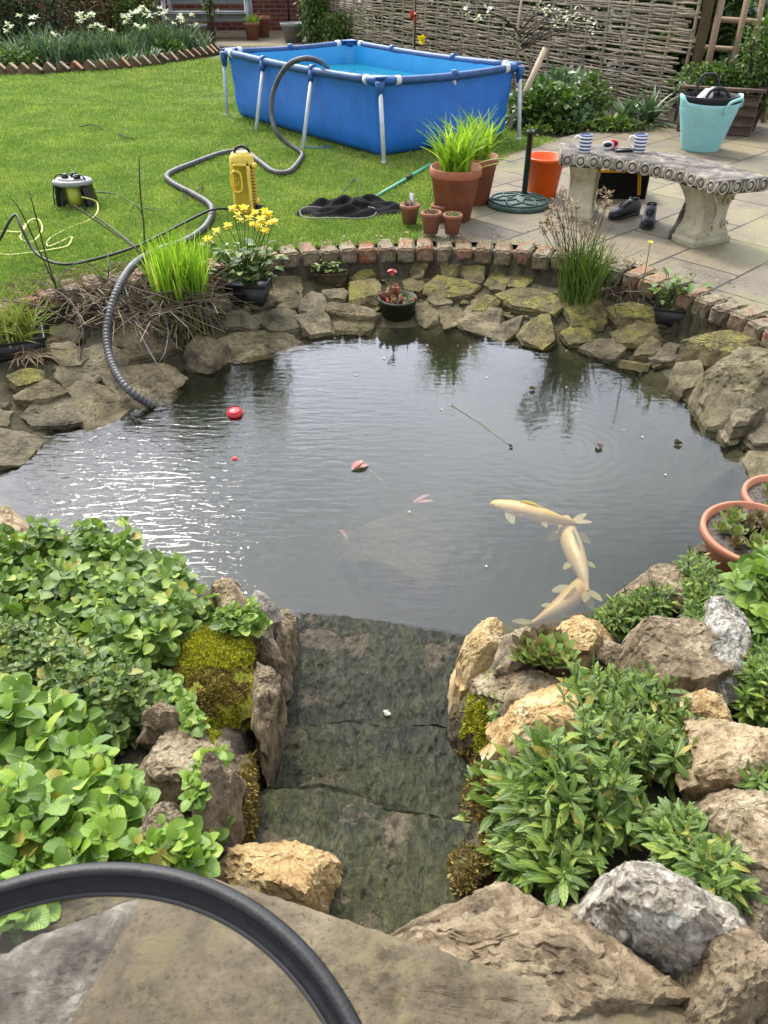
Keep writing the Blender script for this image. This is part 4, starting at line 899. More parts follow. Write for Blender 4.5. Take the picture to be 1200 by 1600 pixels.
# ------------------------------------------------------------------ frame pool
def pool():
    H = .61
    N_, L_, R_, F_ = P(594,128,H), P(349,81,H), P(813,104,H), P(549,67,H)
    c = (N_ + L_ + R_ + F_) / 4
    root = thing('frame_pool', 'rectangular blue paddling pool on white tube legs standing on the lawn', 'pool', (c.x, c.y, 0))
    cs = [L_, N_, R_, F_]
    # rim rails
    mb = MB()
    for i in range(4):
        a, b = cs[i], cs[(i+1) % 4]; d = (b - a).normalized(); pts = []
        for k in range(13):
            t = k / 12; p = a.lerp(b, .06 + .88 * t); p = p + V3(0, 0, -.018 * sin(pi * t)); pts.append(p)
        mb.tube(pts, .032, 10)
    mb.build('rim_sleeve', 'pool_rim', root)
    # liner wall: a grid going round, bulging a little, outside and inside skins
    def ring(inset, z, bul, tk=0):
        out = []
        for i in range(4):
            a, b = cs[i], cs[(i+1) % 4]; d = (b - a).normalized(); n_ = V3(d.y, -d.x, 0)
            if n_.dot(a - c) < 0: n_ = -n_
            for k in range(24):
                t = k / 24; p = a.lerp(b, t); q = p + (c - p) * 0; edge = sin(pi * t) ** .6
                corner = 1 - abs(2 * t - 1) ** 8
                toC = (c - p); toC.z = 0
                r = p + n_ * (bul * edge - inset * corner) + toC.normalized() * (inset + .03) * (1 - corner)
                fold = .010 * noise.noise(V3(r.x * 7, r.y * 7, z * 2.5)) + (.018 * noise.noise(V3(t * 30 + i * 9, z * 9, 2)) * (1 if (t > .86 or t < .10) else .15))
                r = r + n_ * fold; r.z = z - (.018 * sin(pi * t) if z > .5 else 0); out.append(tuple(r))
        return out
    zs = [(.605, .015, 0), (.57, .02, .0), (.50, .035, .015), (.40, .05, .035), (.28, .06, .055), (.17, .065, .065), (.08, .07, .06), (.03, .09, .045), (.008, .14, .03)]
    Vv = []
    for z, ins, bul in zs: Vv += ring(ins, z, bul)
    n = 96; q = [[i*n+k, i*n+(k+1) % n, (i+1)*n+(k+1) % n, (i+1)*n+k] for i in range(len(zs)-1) for k in range(n)]
    MB().add(Vv, q).build('liner_wall', 'pool_blue', root)
    zs2 = [(.60, .03, 0), (.50, .055, .01), (.40, .075, .02), (.2, .09, .03), (.03, .14, .02)]; Vv = []
    for z, ins, bul in zs2: Vv += ring(ins, z, bul)
    q = [[i*n+k, i*n+(k+1) % n, (i+1)*n+(k+1) % n, (i+1)*n+k] for i in range(len(zs2)-1) for k in range(n)]
    Vv.append((c.x, c.y, .03)); 
    MB().add(Vv, q, [[len(Vv)-1, 4*n+k, 4*n+(k+1) % n] for k in range(n)]).build('inner_lining', 'pool_inner', root)
    wv = ring(.078, .43, .0); wv = [(a, b, .43) for a, b, _ in wv] + [(c.x, c.y, .43)]
    MB().add(wv, None, [[n, k, (k+1) % n] for k in range(n)]).build('water', 'pool_water', root)
    # corner legs and fittings
    feet = [P(355,181,0), P(600,256,0), P(811,219,0), P(549,110,0) * 1]
    feet[3] = F_.copy(); feet[3].z = 0
    for i in range(4):
        p = cs[i]; lg = MB().tube([p + V3(0,0,-.03), V3(feet[i].x, feet[i].y, 0)], .019, 10).build('leg', 'leg_white', root)
        MB().tube([V3(feet[i].x, feet[i].y, 0.0), V3(feet[i].x, feet[i].y, .02)], .024, 8).build('foot_cap', 'white_plastic', lg)
        a, b = cs[i-1], cs[(i+1) % 4]; da, db = (a - p).normalized(), (b - p).normalized()
        m = MB(); pts = [p + da * .17, p + da * .08 + (da + db) * -.004, p + (da + db) * .045, p + db * .08, p + db * .17]
        m.tube(pts, .034, 10, spline=5)
        m.prism([tuple((p + da * .16)[:2]), tuple((p - (da + db) * .012)[:2]), tuple((p + db * .16)[:2]), tuple((p + (da + db) * .085)[:2])], p.z + .018, p.z + .034)
        m.tube([p + V3(0,0,.0), p + V3(0,0,-.06), p + V3(0,0,-.13)], [.045, .034, .024], 10)
        cf = m.build('corner_fitting', 'pool_plastic', root)
        for dd in (da, db): MB().tube([p + dd * .150, p + dd * .20], .036, 10).build('end_cap', 'white_plastic', cf)
    def side_leg(t, i, foot):
        p = cs[i].lerp(cs[(i+1) % 4], t); f = foot
        MB().tube([p + V3(0,0,-.03), V3(f.x, f.y, .0)], .019, 10).build('leg', 'leg_white', root)
        m = MB(); d = (cs[(i+1) % 4] - cs[i]).normalized(); m.tube([p - d * .022, p + d * .022], .035, 10); m.tube([p, p.lerp(V3(f.x, f.y, 0), .16)], [.034, .025], 8)
        m.build('leg_joint', 'pool_plastic', root)
    side_leg(.30, 0, P(400,206,0)); side_leg(.62, 0, P(473,233,0)); side_leg(.50, 1, P(720,214,0))
    d = (R_ - F_); nn = V3(-d.y, d.x, 0).normalized(); nn = nn if nn.dot(R_ - c) > 0 else -nn
    for t in (.35, .72): side_leg(t, 2, R_.lerp(F_, t) + nn * .2)
    side_leg(.5, 3, F_.lerp(L_, .5) + (F_ - N_).normalized() * .18)
    # leg foot brace strap
    f = P(473,233,0); MB().box((f.x + .12, f.y + .02, .012), (.30, .035, .006), rz=.1).build('ground_strap', 'pool_blue', root)
pool()
# ------------------------------------------------------------------ corrugated hose
def hose():
    pts = [P(517,116,.45), P(508,103,.60), P(494,94,.72), P(472,92,.76), P(448,104,.68), P(430,135,.52), P(424,170,.35), P(430,203,.20), P(446,222,.10), P(470,238,.035),
           P(470,248,.035), P(452,268,.035), P(428,268,.035), P(405,252,.035), P(385,238,.035), P(352,238,.035), P(302,255,.035), P(263,272,.035), P(268,285,.035), P(300,302,.035), P(326,318,.035), P(331,332,.035),
           P(320,355,.035), P(290,376,.035), P(250,390,.05), P(222,404,.08), P(203,420,.12), P(186,448,.10), P(172,488,.02), P(167,530,-.07), P(176,570,-.14), P(200,608,-.20), P(237,634,-.30), P(270,655,-.42)]
    # fine resampling for the corrugation
    mb = MB(); tmp = []
    m0 = len(pts)
    for i in range(m0 - 1):
        g = lambda k: pts[max(0, min(m0-1, k))]; p0, p1, p2, p3 = g(i-1), g(i), g(i+1), g(i+2)
        for k in range(30):
            t = k / 30; tmp.append(.5 * ((2*p1) + (p2-p0)*t + (2*p0-5*p1+4*p2-p3)*t*t + (3*p1-p0-3*p2+p3)*t**3))
    out = [tmp[0]]; acc = 0; pos = [0]; tot = 0
    for i in range(1, len(tmp)):
        d = (tmp[i] - out[-1]).length
        while d >= .0055:
            out.append(out[-1] + (tmp[i] - out[-1]).normalized() * .0055); d = (tmp[i] - out[-1]).length
    rs = [.0205 + .0018 * (1 if (k // 2) % 2 == 0 else -1) for k in range(len(out))]
    mb.tube(out, rs, 12)
    tag(mb.build('ribbed_hose', 'grey_hose'), 'long grey ribbed hose running from the blue pool across the lawn into the pond', 'hose')
hose()
# ------------------------------------------------------------------ yellow pump
def pump():
    b = P(386,334,0); r = thing('pump_unit', 'upright yellow plastic pump with dark carrying strap standing on the lawn', 'pump', b)
    m = MB(); prof = [(.0, .0), (.082, .0), (.086, .02), (.086, .33), (.082, .375), (.062, .405), (.02, .412), (0, .412)]
    m.lathe(prof, (b.x, b.y, 0), 28, sx=1, sy=.85); m.box((b.x + .012, b.y - .02, .19), (.13, .14, .34), rz=-.2, bev=.02)
    m.build('casing', 'yellow_plastic', r)
    m = MB()
    for k in range(11): m.box((b.x + .062, b.y - .055, .10 + k * .021), (.060, .055, .010), rz=-.25, bev=.003)
    m.build('cooling_ribs', 'yellow_plastic', r)
    m = MB(); fx, fy = b.x - .032, b.y - .082
    m.tube([(fx-.032, fy, .29), (fx+.028, fy-.004, .29), (fx+.028, fy-.004, .18), (fx-.032, fy, .18)], .009, 6, closed=True, spline=4); m.box((fx, fy, .235), (.03, .02, .05), bev=.006)
    m.build('latch_frame', 'yellow_plastic', r)
    MB().tube([(b.x-.04, b.y-.02, .395), (b.x-.03, b.y-.02, .43), (b.x+.01, b.y-.01, .445), (b.x+.05, b.y, .425), (b.x+.06, b.y, .39)], .010, 6, spline=4).build('carrying_strap', 'black_rubber', r)
    m = MB(); m.tube([(b.x+.07, b.y-.03, .05), (b.x+.115, b.y-.045, .055)], .022, 12); m.build('outlet', 'black_plastic', r)
    for z in (.33, .10): MB().lathe([(0,0),(.02,0),(.02,.03),(0,.03)], (b.x+.075, b.y-.05, z), 10, ry=R(90)).build('side_knob', 'yellow_plastic', r)
pump()
# ------------------------------------------------------------------ cable reel
def reel():
    b = P(122,322,0); r = thing('cable_reel', 'grey and lime electrical extension reel with plugs sitting on the lawn', 'cable reel', b)
    for s_ in (-1, 1): MB().box((b.x+.095*s_, b.y, .085), (.05, .18, .17), ry=-.12*s_, bev=.02).build('side_foot', 'black_plastic', r)
    m = MB(); m.lathe([(0,.15),(.12,.15),(.135,.162),(.135,.178),(.12,.188),(0,.188)], (b.x, b.y, 0), 28, sx=1.05, sy=.8); m.build('top_plate', 'grey_plastic', r)
    MB().lathe([(.0,.189),(.095,.189),(.095,.193),(0,.193)], (b.x, b.y, 0), 24, sx=1.05, sy=.8).build('plate_ring', 'grey_plastic', r)
    MB().lathe([(0,.02),(.06,.02),(.06,.15),(0,.15)], (b.x, b.y, 0), 20).build('drum', 'lime_plastic', r)
    for dx, dy in ((-.05, .01), (.045, -.015), (0.0, .05)):
        m = MB(); m.box((b.x+dx, b.y+dy, .206), (.05, .042, .028), rz=dx*9, bev=.008); m.tube([(b.x+dx, b.y+dy, .21), (b.x+dx*1.6, b.y+dy-.01, .22), (b.x+dx*2.3, b.y+dy-.02, .20), (b.x+dx*2.9, b.y+dy-.04, .1), (b.x+dx*3, b.y+dy-.05, .02)], .005, 6, spline=4); m.build('plug', 'black_plastic', r)
reel()
def cable(label, pts, mat, rr, name='cable', cat='cable', group=None):
    return tag(MB().tube(pts, rr, 6, spline=8).build(name, mat), label, cat, group)
cable('pale yellow cable lying in loose loops on the grass at the left', [P(128,308,.10), P(150,315,.05), P(152,332,.02), P(138,345,.014), P(110,356,.014), P(78,373,.014), P(75,385,.014), P(95,378,.014), P(112,370,.014), P(106,384,.014), P(82,390,.014),
       P(40,396,.014), P(5,398,.014), P(-40,388,.014)], 'yellow_cable', .006)
cable('second pale yellow cable curling upright at the left frame edge', [P(-30,362,.014), P(10,362,.014), P(34,362,.03), P(45,346,.06), P(60,343,.06), P(66,360,.02), P(50,378,.014), P(32,372,.014), P(40,350,.014)], 'yellow_cable', .006)
cable('thick black cable arching over the lawn edge from the left frame side', [P(-40,405,.02), P(-5,380,.10), P(15,345,.22), P(25,336,.24), P(33,355,.19), P(50,388,.09), P(72,406,.05), P(105,413,.04), P(160,402,.04), P(220,382,.04), P(280,352,.04), P(325,330,.07), P(350,326,.06), P(372,330,.03)], 'black_cable', .009)
cable('thin black cable running across the grass behind the reel', [P(150,300,.02), P(185,304,.012), P(215,322,.012), P(255,330,.012)], 'black_cable', .005)
cable('thin dark wire straight up-left from the reel on the grass', [P(88,294,.02), P(62,274,.012), P(38,256,.012)], 'black_cable', .003)
cable('short dark wire curling on the grass in front of the net', [P(530,305,.012), P(545,290,.02), P(555,278,.03), P(562,290,.02), P(560,300,.012)], 'black_cable', .004)
cable('long thin dark twig wire lying on the grass between reel and hose', [P(118,312,.02), P(140,332,.02), P(170,352,.03), P(205,380,.03), P(225,398,.02)], 'black_cable', .004)
for k, (lab, ps) in enumerate([('dark curled weed stem on the far lawn, left of two', [(125,198),(145,195),(160,203)]), ('dark curled weed stem on the far lawn, right of two', [(185,208),(200,215),(212,218)]), ('short dark stem on the grass left of the yellow pump', [(300,310),(305,300),(318,292)]), ('forked dark stem on the grass between reel and hose bend', [(283,318),(286,303),(295,312)])]):
    cable(lab, [P(a, b, .02 + .03 * (i == 1)) for i, (a, b) in enumerate(ps)], 'twig', .005, 'weed_stem', 'weed stem')
# ------------------------------------------------------------------ pond net
def net():
    r = thing('pond_net', 'black mesh pond net with a pale green handle dropped on the lawn', 'net', P(560,330,0))
    a, b = P(578,313,.02), P(672,257,.03)
    MB().tube([a, b], .0125, 10).build('handle', 'green_pole', r)
    m = MB(); q = a.lerp(b, .56); MB().tube([q, a.lerp(b, .66)], .017, 10).build('handle_grip', 'black_rubber', r)
    ctr = P(528,332,.03); hoop = []
    for k in range(28):
        t = 2 * pi * k / 28; hoop.append(V3(ctr.x + .27 * cos(t), ctr.y + .15 * sin(t) + .02 * cos(2*t), .03 + .012 * sin(3*t)))
    MB().tube(hoop, .004, 6, closed=True).build('hoop', 'grey_wire', r)
    m = MB(); V = []; n = 56; m_ = 26; ctr2 = P(548,330,0)
    for i in range(m_ + 1):
        f = i / m_
        for k in range(n):
            t = 2 * pi * k / n; rr = (.36 + .12 * noise.noise(V3(cos(t) * 1.3, sin(t) * 1.3, 5))) * f
            x = ctr2.x + rr * 1.25 * cos(t); y = ctr2.y + rr * .62 * sin(t) + .04 * cos(t)
            z = .010 + (1 - f ** 3) * (.018 + .14 * abs(noise.noise(V3(x * 4 + y * 3, y * 9 - x * 4, 1))) + .012 * noise.noise(V3(x * 20, y * 20, 4)))
            V.append((x, y, max(.008, z)))
    m.add(V, [[i*n+k, i*n+(k+1) % n, (i+1)*n+(k+1) % n, (i+1)*n+k] for i in range(m_) for k in range(n)]); m.build('mesh_bag', 'net_mesh', r)
net()
# ------------------------------------------------------------------ pots
def pot_prof(R0, H, rim=.16, wall=.012, base=.66):
    rb = R0 * base; hr = H * rim
    return [(0, 0), (rb, 0), (rb + (R0 - rb) * (1 - rim) * .93, H - hr), (R0 * .985, H - hr + .002), (R0, H - hr + .006), (R0, H - .004), (R0 - .004, H), (R0 - wall, H), (R0 - wall * 1.6, H - hr), (R0 - wall * 2, H * .84), (0, H * .84)]
def blades(mb, base, n, h, spread, w=.012, lean=.5, droop=1.0, az0=0, kind_='strap', el0=1.25):
    az = RNG.uniform(0, 2 * pi, n); el = np.clip(RNG.normal(el0, .22 * lean * 2, n), .35, 1.52); L = h * RNG.uniform(.6, 1.1, n)
    rr = spread * np.sqrt(RNG.random(n)); a2 = RNG.uniform(0, 2 * pi, n)
    pos = np.stack([base[0] + rr * np.cos(a2), base[1] + rr * np.sin(a2), np.full(n, base[2])], -1)
    mb.inst(*LT[kind_], pos, rots(az, el, RNG.uniform(-.4, .4, n)), np.stack([L, L * 0 + w / (.07 if kind_ == 'strap' else .30), L * droop], -1))
def pot(label, base, R0, H, mat, name='plant_pot', cat='plant pot', group=None, fill='compost', rim=.16, tilt=(0, 0)):
    r = thing(name, label, cat, base, group)
    MB().lathe(pot_prof(R0, H, rim), tuple(base), 40).build('pot_body', mat, r)
    s = MB(); V = [(base[0], base[1], base[2] + H * .87)]; n = 24
    for f in (.35, .7, .93):
        for k in range(n): a = 2*pi*k/n; V.append((base[0] + (R0 - .016) * f * cos(a), base[1] + (R0 - .016) * f * sin(a), base[2] + H * .87 + .006 * noise.noise(V3(f * 9, cos(a) * 4, sin(a) * 4))))
    s.add(V, [[1+i*n+k, 1+i*n+(k+1) % n, 1+(i+1)*n+(k+1) % n, 1+(i+1)*n+k] for i in range(2) for k in range(n)], [[0, 1+k, 1+(k+1) % n] for k in range(n)]); s.build('compost', fill, r)
    return r
b2 = P(741,318,0); r = pot('big terracotta pot of bright grassy leaves, half hidden behind its twin', b2, .152, .33, 'terracotta')
m = MB(); blades(m, (b2.x, b2.y, .28), 90, .36, .09, .018, .55, droop=.7); m.build('foliage', 'leaf_reed', r)
b1 = P(708,344,0); r = pot('front big terracotta pot full of bright green upright grassy leaves', b1, .175, .35, 'terracotta')
m = MB(); blades(m, (b1.x, b1.y, .30), 130, .36, .11, .018, .55, droop=.7); m.build('foliage', 'leaf_reed', r)
def sempervivum(mb, c, rad, n=34, up=.5):
    n = int(n * .75)
    k = np.arange(n); f = (k + 1) / n; az = k * 2.39996; el = (1 - f) * 1.35 + .12; L = rad * (.45 + .55 * f)
    pos = np.tile(np.array(c, float), (n, 1)) + np.stack([np.cos(az) * rad * .12 * f, np.sin(az) * rad * .12 * f, (1 - f) * rad * .25], -1)
    mb.inst(*LT['fat'], pos, rots(az, el), np.stack([L, L * .95, L * 1.1], -1))
for lab, (px, py), rr, hh, kindf in [('small terracotta pot with a white plant label, leftmost of four', (640,351), .068, .135, 'label'), ('small terracotta pot of reddish houseleeks, front left of the trio', (673,364), .068, .135, 'leaf'),
        ('smallest terracotta pot at the right end of the four', (706,365), .065, .125, 'green'), ('small terracotta pot half hidden behind the front two', (688,346), .066, .115, 'leaf')]:
    b = P(px, py, .028 if py > 355 else 0.006); r = pot(lab, b, rr, hh, 'terracotta_old')
    if kindf == 'label':
        MB().box((b.x + .012, b.y, b.z + hh + .02), (.026, .003, .10), rx=-.1, ry=-.06).build('plant_label', 'white_plastic', r)
        m = MB(); blades(m, (b.x, b.y, b.z + hh * .86), 16, .07, .04, .008, .9); m.build('withered_leaves', 'dead_stalk', r)
    else:
        m = MB()
        for k in range(7): a = k * 1.05; q = 0 if k == 6 else .034; sempervivum(m, (b.x + q * cos(a), b.y + q * sin(a), b.z + hh * .87), .026, 18)
        m.build('houseleek', 'semper_leaf' if kindf == 'leaf' else 'semper_green', r)
# ------------------------------------------------------------------ parasol base
def parasol():
    b = P(810,320,.008); r = thing('parasol_base', 'round green cast parasol base with a short dark green tube on the patio', 'parasol base', b)
    MB().lathe([(0,0),(.225,0),(.23,.008),(.228,.022),(.215,.032),(.12,.044),(.05,.050),(0,.05)], b, 48).build('base_plate', 'verdigris', r)
    m = MB()
    for q in range(6):
        a0 = q * pi / 3
        for s_ in (-1, 1):
            m.tube([(b.x + cos(a0 + s_ * u * 1.15) * (.045 + .15 * u), b.y + sin(a0 + s_ * u * 1.15) * (.045 + .15 * u), b.z + .055 - .016 * u) for u in np.linspace(0, 1, 9)], .0065, 6)
    m.tube([(b.x + .205 * cos(t), b.y + .205 * sin(t), b.z + .038) for t in np.linspace(0, 2*pi, 40)[:-1]], .006, 6, closed=True)
    m.build('scroll_relief', 'verdigris', r)
    c = P(819,304,.04); m = MB(); m.lathe([(.021,0),(.021,.415),(.026,.416),(.026,.435),(.019,.435),(.019,.40)], (c.x, c.y, .04), 20); m.build('tube', 'green_metal', r)
parasol()
# ------------------------------------------------------------------ buckets
def bucket():
    b = P(846,304,.008); r = thing('bucket', 'bright orange plastic bucket with a thin wire handle on the patio', 'bucket', b)
    MB().lathe([(0,0),(.105,0),(.108,.006),(.137,.25),(.150,.252),(.152,.27),(.148,.274),(.136,.272),(.105,.01),(0,.012)], b, 40).build('bucket_body', 'orange_plastic', r)
    pts = [(b.x + .15, b.y - .02, .262), (b.x + .165, b.y - .05, .20), (b.x + .14, b.y - .11, .14), (b.x + .06, b.y - .15, .10)]
    MB().tube([(b.x + .150 * cos(t), b.y - .02 + .16 * sin(t) * .25 - .03 * sin(t), b.z + .255 - .13 * sin(t)) for t in np.linspace(0, pi, 14)], .0028, 6).build('wire_handle', 'steel_grey', r)
    MB().lathe([(0,.05),(.110,.05)], b, 24).build('mud', 'compost', r)
bucket()
def trug():
    b = P(1093,233,.008); r = thing('rubber_trug', 'large pale turquoise flexible trug with black tub inside behind the bench', 'trug', b)
    k = 1.32
    def prof(z, a, bb): return (a + (bb - a) * z)
    V = []; n = 56; zz = [0, .02, .2, .4, .6, .8, .93, 1.0]; H = .40
    for sgn in (1, -1):
        for z in (zz if sgn == 1 else zz[::-1]):
            for i in range(n):
                t = 2 * pi * i / n; rx = (.165 + .105 * z) * 1.0 - (0 if sgn == 1 else .007); ry = (.15 + .06 * z) - (0 if sgn == 1 else .007)
                ear = max(0, abs(cos(t)) - .86) / .14
                zt_ = z * H + (.055 * ear * ear * (3 - 2 * ear) * max(0, (z - .8) / .2)) - .012 * sin(t) ** 2 * z
                if sgn == -1: zt_ = max(zt_, .006)
                wob = .0012 * sin(z * 90)
                V.append((b.x + (rx + wob) * cos(t), b.y + (ry + wob) * sin(t), b.z + zt_))
    m_ = len(zz) * 2
    V.append((b.x, b.y, b.z)); V.append((b.x, b.y, b.z + .006))
    Q = [[i*n+k2, i*n+(k2+1) % n, (i+1)*n+(k2+1) % n, (i+1)*n+k2] for i in range(m_-1) for k2 in range(n)]
    MB().add(V, Q, [[m_*n, (k2+1) % n, k2] for k2 in range(n)] + [[m_*n+1, (m_-1)*n+k2, (m_-1)*n+(k2+1) % n] for k2 in range(n)]).build('trug_body', 'aqua_plastic', r)
    m = MB()
    for z in np.linspace(.06, .34, 15): m.tube([(b.x + (.167 + .105 * z / H) * cos(t), b.y + (.152 + .06 * z / H) * sin(t), b.z + z) for t in np.linspace(0, 2*pi, 49)[:-1]], .0016, 4, closed=True)
    m.build('moulded_rings', 'aqua_plastic', r)
    m = MB()
    for s_, yy in ((1, -1),):
        m.tube([(b.x + .07, b.y - .205, b.z + .33), (b.x + .09, b.y - .215, b.z + .405), (b.x + .16, b.y - .19, b.z + .43), (b.x + .235, b.y - .11, b.z + .425), (b.x + .255, b.y - .06, b.z + .36)], .013, 8, spline=5)
    m.build('handle', 'aqua_plastic', r)
    t2 = thing('rubber_tub', 'black flexible tub with looped handles nested inside the turquoise trug', 'tub', (b.x, b.y, b.z + .1))
    MB().lathe([(0,.10),(.14,.10),(.245,.42),(.255,.44),(.245,.445),(.236,.42),(.13,.11),(0,.11)], (b.x - .005, b.y + .01, b.z), 44, sx=1, sy=.80).build('tub_body', 'black_rubber', t2)
    for dy, hz in ((-.14, .49), (.15, .56)):
        MB().tube([(b.x - .10, b.y + dy, b.z + .42), (b.x - .07, b.y + dy, b.z + hz), (b.x, b.y + dy, b.z + hz + .025), (b.x + .07, b.y + dy, b.z + hz), (b.x + .12, b.y + dy, b.z + .42)], .014, 8, spline=5).build('handle', 'black_rubber', t2)
    w_ = MB(); w_.lathe([(0,0),(.045,0),(.05,.02),(.05,.14),(.02,.18),(.02,.2),(0,.2)], (b.x - .12, b.y - .02, b.z + .37), 18, ry=R(55), rz=.5)
    tag(w_.build('white_bottle', 'white_plastic'), 'white plastic bottle lying inside the black tub', 'bottle')
trug()
# ------------------------------------------------------------------ curved stone bench
BC = V3(1.0, 4.50, 0); R1, R2 = 1.0, 1.37; A0, A1 = R(80), R(16)
def bench():
    r = thing('stone_bench', 'curved cast stone bench with carved edge and scroll legs on the patio', 'bench', (1.78, 5.3, 0))
    Z0, Z1 = .352, .43; n = 60
    prof = [(R1 + .015, Z0), (R1 - .004, Z0 + .012), (R1 - .004, Z1 - .016), (R1 + .004, Z1 - .004), (R1 + .016, Z1), (R1 + .1, Z1 + .001), (R1 + .2, Z1 + .001), (R2 - .1, Z1 + .001), (R2 - .016, Z1), (R2 + .004, Z1 - .01), (R2 + .004, Z0 + .01), (R2 - .015, Z0)]
    V = []
    for i in range(n + 1):
        a = A0 + (A1 - A0) * i / n
        e = min(1, min(i, n - i) / 2 + .0); ins = .010 * (1 - e)
        for rr, z in prof:
            rad = rr + (ins if rr < 1.1 else -ins); q = noise.noise(V3(rad * cos(a) * 30, rad * sin(a) * 30, z * 30)) * .003
            V.append((BC.x + (rad + q) * cos(a), BC.y + (rad + q) * sin(a), z + q * .7))
    k = len(prof); Q = [[i*k+j, (i+1)*k+j, (i+1)*k+(j+1) % k, i*k+(j+1) % k] for i in range(n) for j in range(k)]
    V.append((BC.x + 1.18 * cos(A0), BC.y + 1.18 * sin(A0), .39)); V.append((BC.x + 1.18 * cos(A1), BC.y + 1.18 * sin(A1), .39))
    MB().add(V, Q, [[(n+1)*k, j, (j+1) % k] for j in range(k)] + [[(n+1)*k+1, n*k+(j+1) % k, n*k+j] for j in range(k)]).build('seat_slab', 'bench_top', r)
    m = MB()
    def rosette(cx, cy, a, wx):
        # oval ring + boss facing outward direction a, at mid height
        rt = V3(-sin(a), cos(a), 0); nn = V3(cos(a), sin(a), 0)
        c = V3(cx, cy, (Z0 + Z1) / 2)
        m.tube([c + rt * (wx * cos(t)) + V3(0, 0, .033 * sin(t)) + nn * .002 for t in np.linspace(0, 2*pi, 21)[:-1]], .0055, 7, closed=True)
        V = []; q = 12
        for i in range(5):
            f = i / 4
            for j in range(q): t = 2*pi*j/q; p = c + rt * (wx * .58 * f * cos(t)) + V3(0, 0, .020 * f * sin(t)) + nn * (.013 * (1 - f * f)); V.append(tuple(p))
        m.add(V, [[i*q+j, i*q+(j+1) % q, (i+1)*q+(j+1) % q, (i+1)*q+j] for i in range(4) for j in range(q)])
        for s_ in (-1, 1):
            e = c + rt * (wx + .014) * s_; m.tube([e + V3(0, 0, -.03), e + nn * .008 + V3(0, 0, -.012), e + nn * .004 + V3(0, 0, .012), e + V3(0, 0, .03)], [.004, .006, .006, .004], 6)
    for i in range(13):
        a = A0 + (A1 - A0) * (i + .5) / 13; rosette(BC.x + (R1 - .004) * cos(a), BC.y + (R1 - .004) * sin(a), a + pi, .031)
    for aa, sg in ((A1, -1), (A0, 1)):
        for i in range(4):
            rr = R1 + (R2 - R1) * (i + .5) / 4; rosette(BC.x + rr * cos(aa) + sg * -sin(aa) * .002, BC.y + rr * sin(aa) + sg * cos(aa) * .002, aa + sg * pi / 2, .031)
    m.build('carved_border', 'concrete', r)
    # scroll legs
    def leg(a):
        V = []; zs = np.linspace(0, .352, 34); prof_n = 26
        c0 = R1 + .03
        rt = V3(-sin(a), cos(a), 0); nn = V3(cos(a), sin(a), 0)
        for z in zs:
            u = z / .352
            if u < .10: fr, bk, w_ = -.015, .30, .098
            else:
                v = (u - .10) / .90
                fr = .012 + .050 * sin(v * pi * .95) - .052 * v ** 2 * 1.3 - .018 * math.exp(-((v - .12) / .09) ** 2); bk = .285 - .06 * sin(v * pi * 1.0) + .03 * v ** 3; w_ = .080 + .012 * abs(2 * v - 1) ** 2
            pts = []
            for j in range(13):          # front fluted edge
                s_ = j / 12 * 2 - 1; fl = (.011 * (abs(cos(s_ * pi * 2.0)) ** .7) if u >= .10 else 0)
                pts.append((fr - fl, s_ * w_))
            for j in range(13):
                s_ = 1 - j / 12 * 2; pts.append((bk, s_ * w_))
            for d, s_ in pts: p = V3(BC.x, BC.y, 0) + nn * (c0 + d) + rt * s_; V.append((p.x, p.y, z + .008))
        k = 26; Q = [[i*k+j, i*k+(j+1) % k, (i+1)*k+(j+1) % k, (i+1)*k+j] for i in range(len(zs)-1) for j in range(k)]
        lg = MB().add(V, Q).build('leg', 'leg_concrete', r)
        # side scrollwork
        mm = MB()
        for s_ in (-1, 1):
            off = rt * (.089 * s_)
            for (cd_, cz_, r0, tw) in ((.20, .27, .048, 1), (.10, .10, .042, -1), (.22, .12, .03, 1)):
                mm.tube([V3(BC.x, BC.y, 0) + nn * (c0 + cd_ + tw * r0 * (1 - u) * cos(u * 9)) + off + V3(0, 0, cz_ + r0 * (1 - u) * sin(u * 9)) for u in np.linspace(0, .85, 22)], .006, 6)
            mm.tube([V3(BC.x, BC.y, 0) + nn * (c0 + d_) + off + V3(0, 0, z_) for d_, z_ in ((.05, .33), (.10, .27), (.13, .2), (.11, .15), (.05, .06))], .008, 6, spline=5)
        mm.build('scrollwork', 'leg_concrete', lg)
    leg(R(71)); leg(R(27))
bench()
# ------------------------------------------------------------------ things on and under the bench
def mug(label, px, py, haz):
    b = P(px, py, .433); r = thing('mug', label, 'mug', b)
    H, R0 = .105, .043
    MB().lathe([(0,0),(.036,0),(.038,.003),(R0,H-.003),(R0-.001,H),(R0-.004,H),(R0-.006,H-.01),(.033,.008),(0,.008)], b, 36).build('cup', 'striped_glaze', r)
    hx, hy = cos(haz), sin(haz)
    MB().tube([(b.x + hx * q, b.y + hy * q, b.z + z) for q, z in ((.038,.088),(.060,.092),(.074,.075),(.072,.048),(.055,.028),(.036,.024))], .0055, 8, spline=5).build('handle', 'white_glaze', r)
mug('blue and white striped mug near the left end of the bench', 913, 237, R(165)); mug('blue and white striped mug beside the black phone', 998, 237, R(165))
def phone():
    b = P(973,236,.433); r = thing('mobile_phone', 'black mobile phone lying flat on the bench between the mugs', 'phone', b)
    MB().box((b.x, b.y, b.z + .005), (.125, .068, .009), rz=.15, bev=.004).build('phone_body', 'black_plastic', r)
    MB().box((b.x, b.y, b.z + .0103), (.119, .062, .0012), rz=.15).build('screen', 'phone_glass', r)
phone()
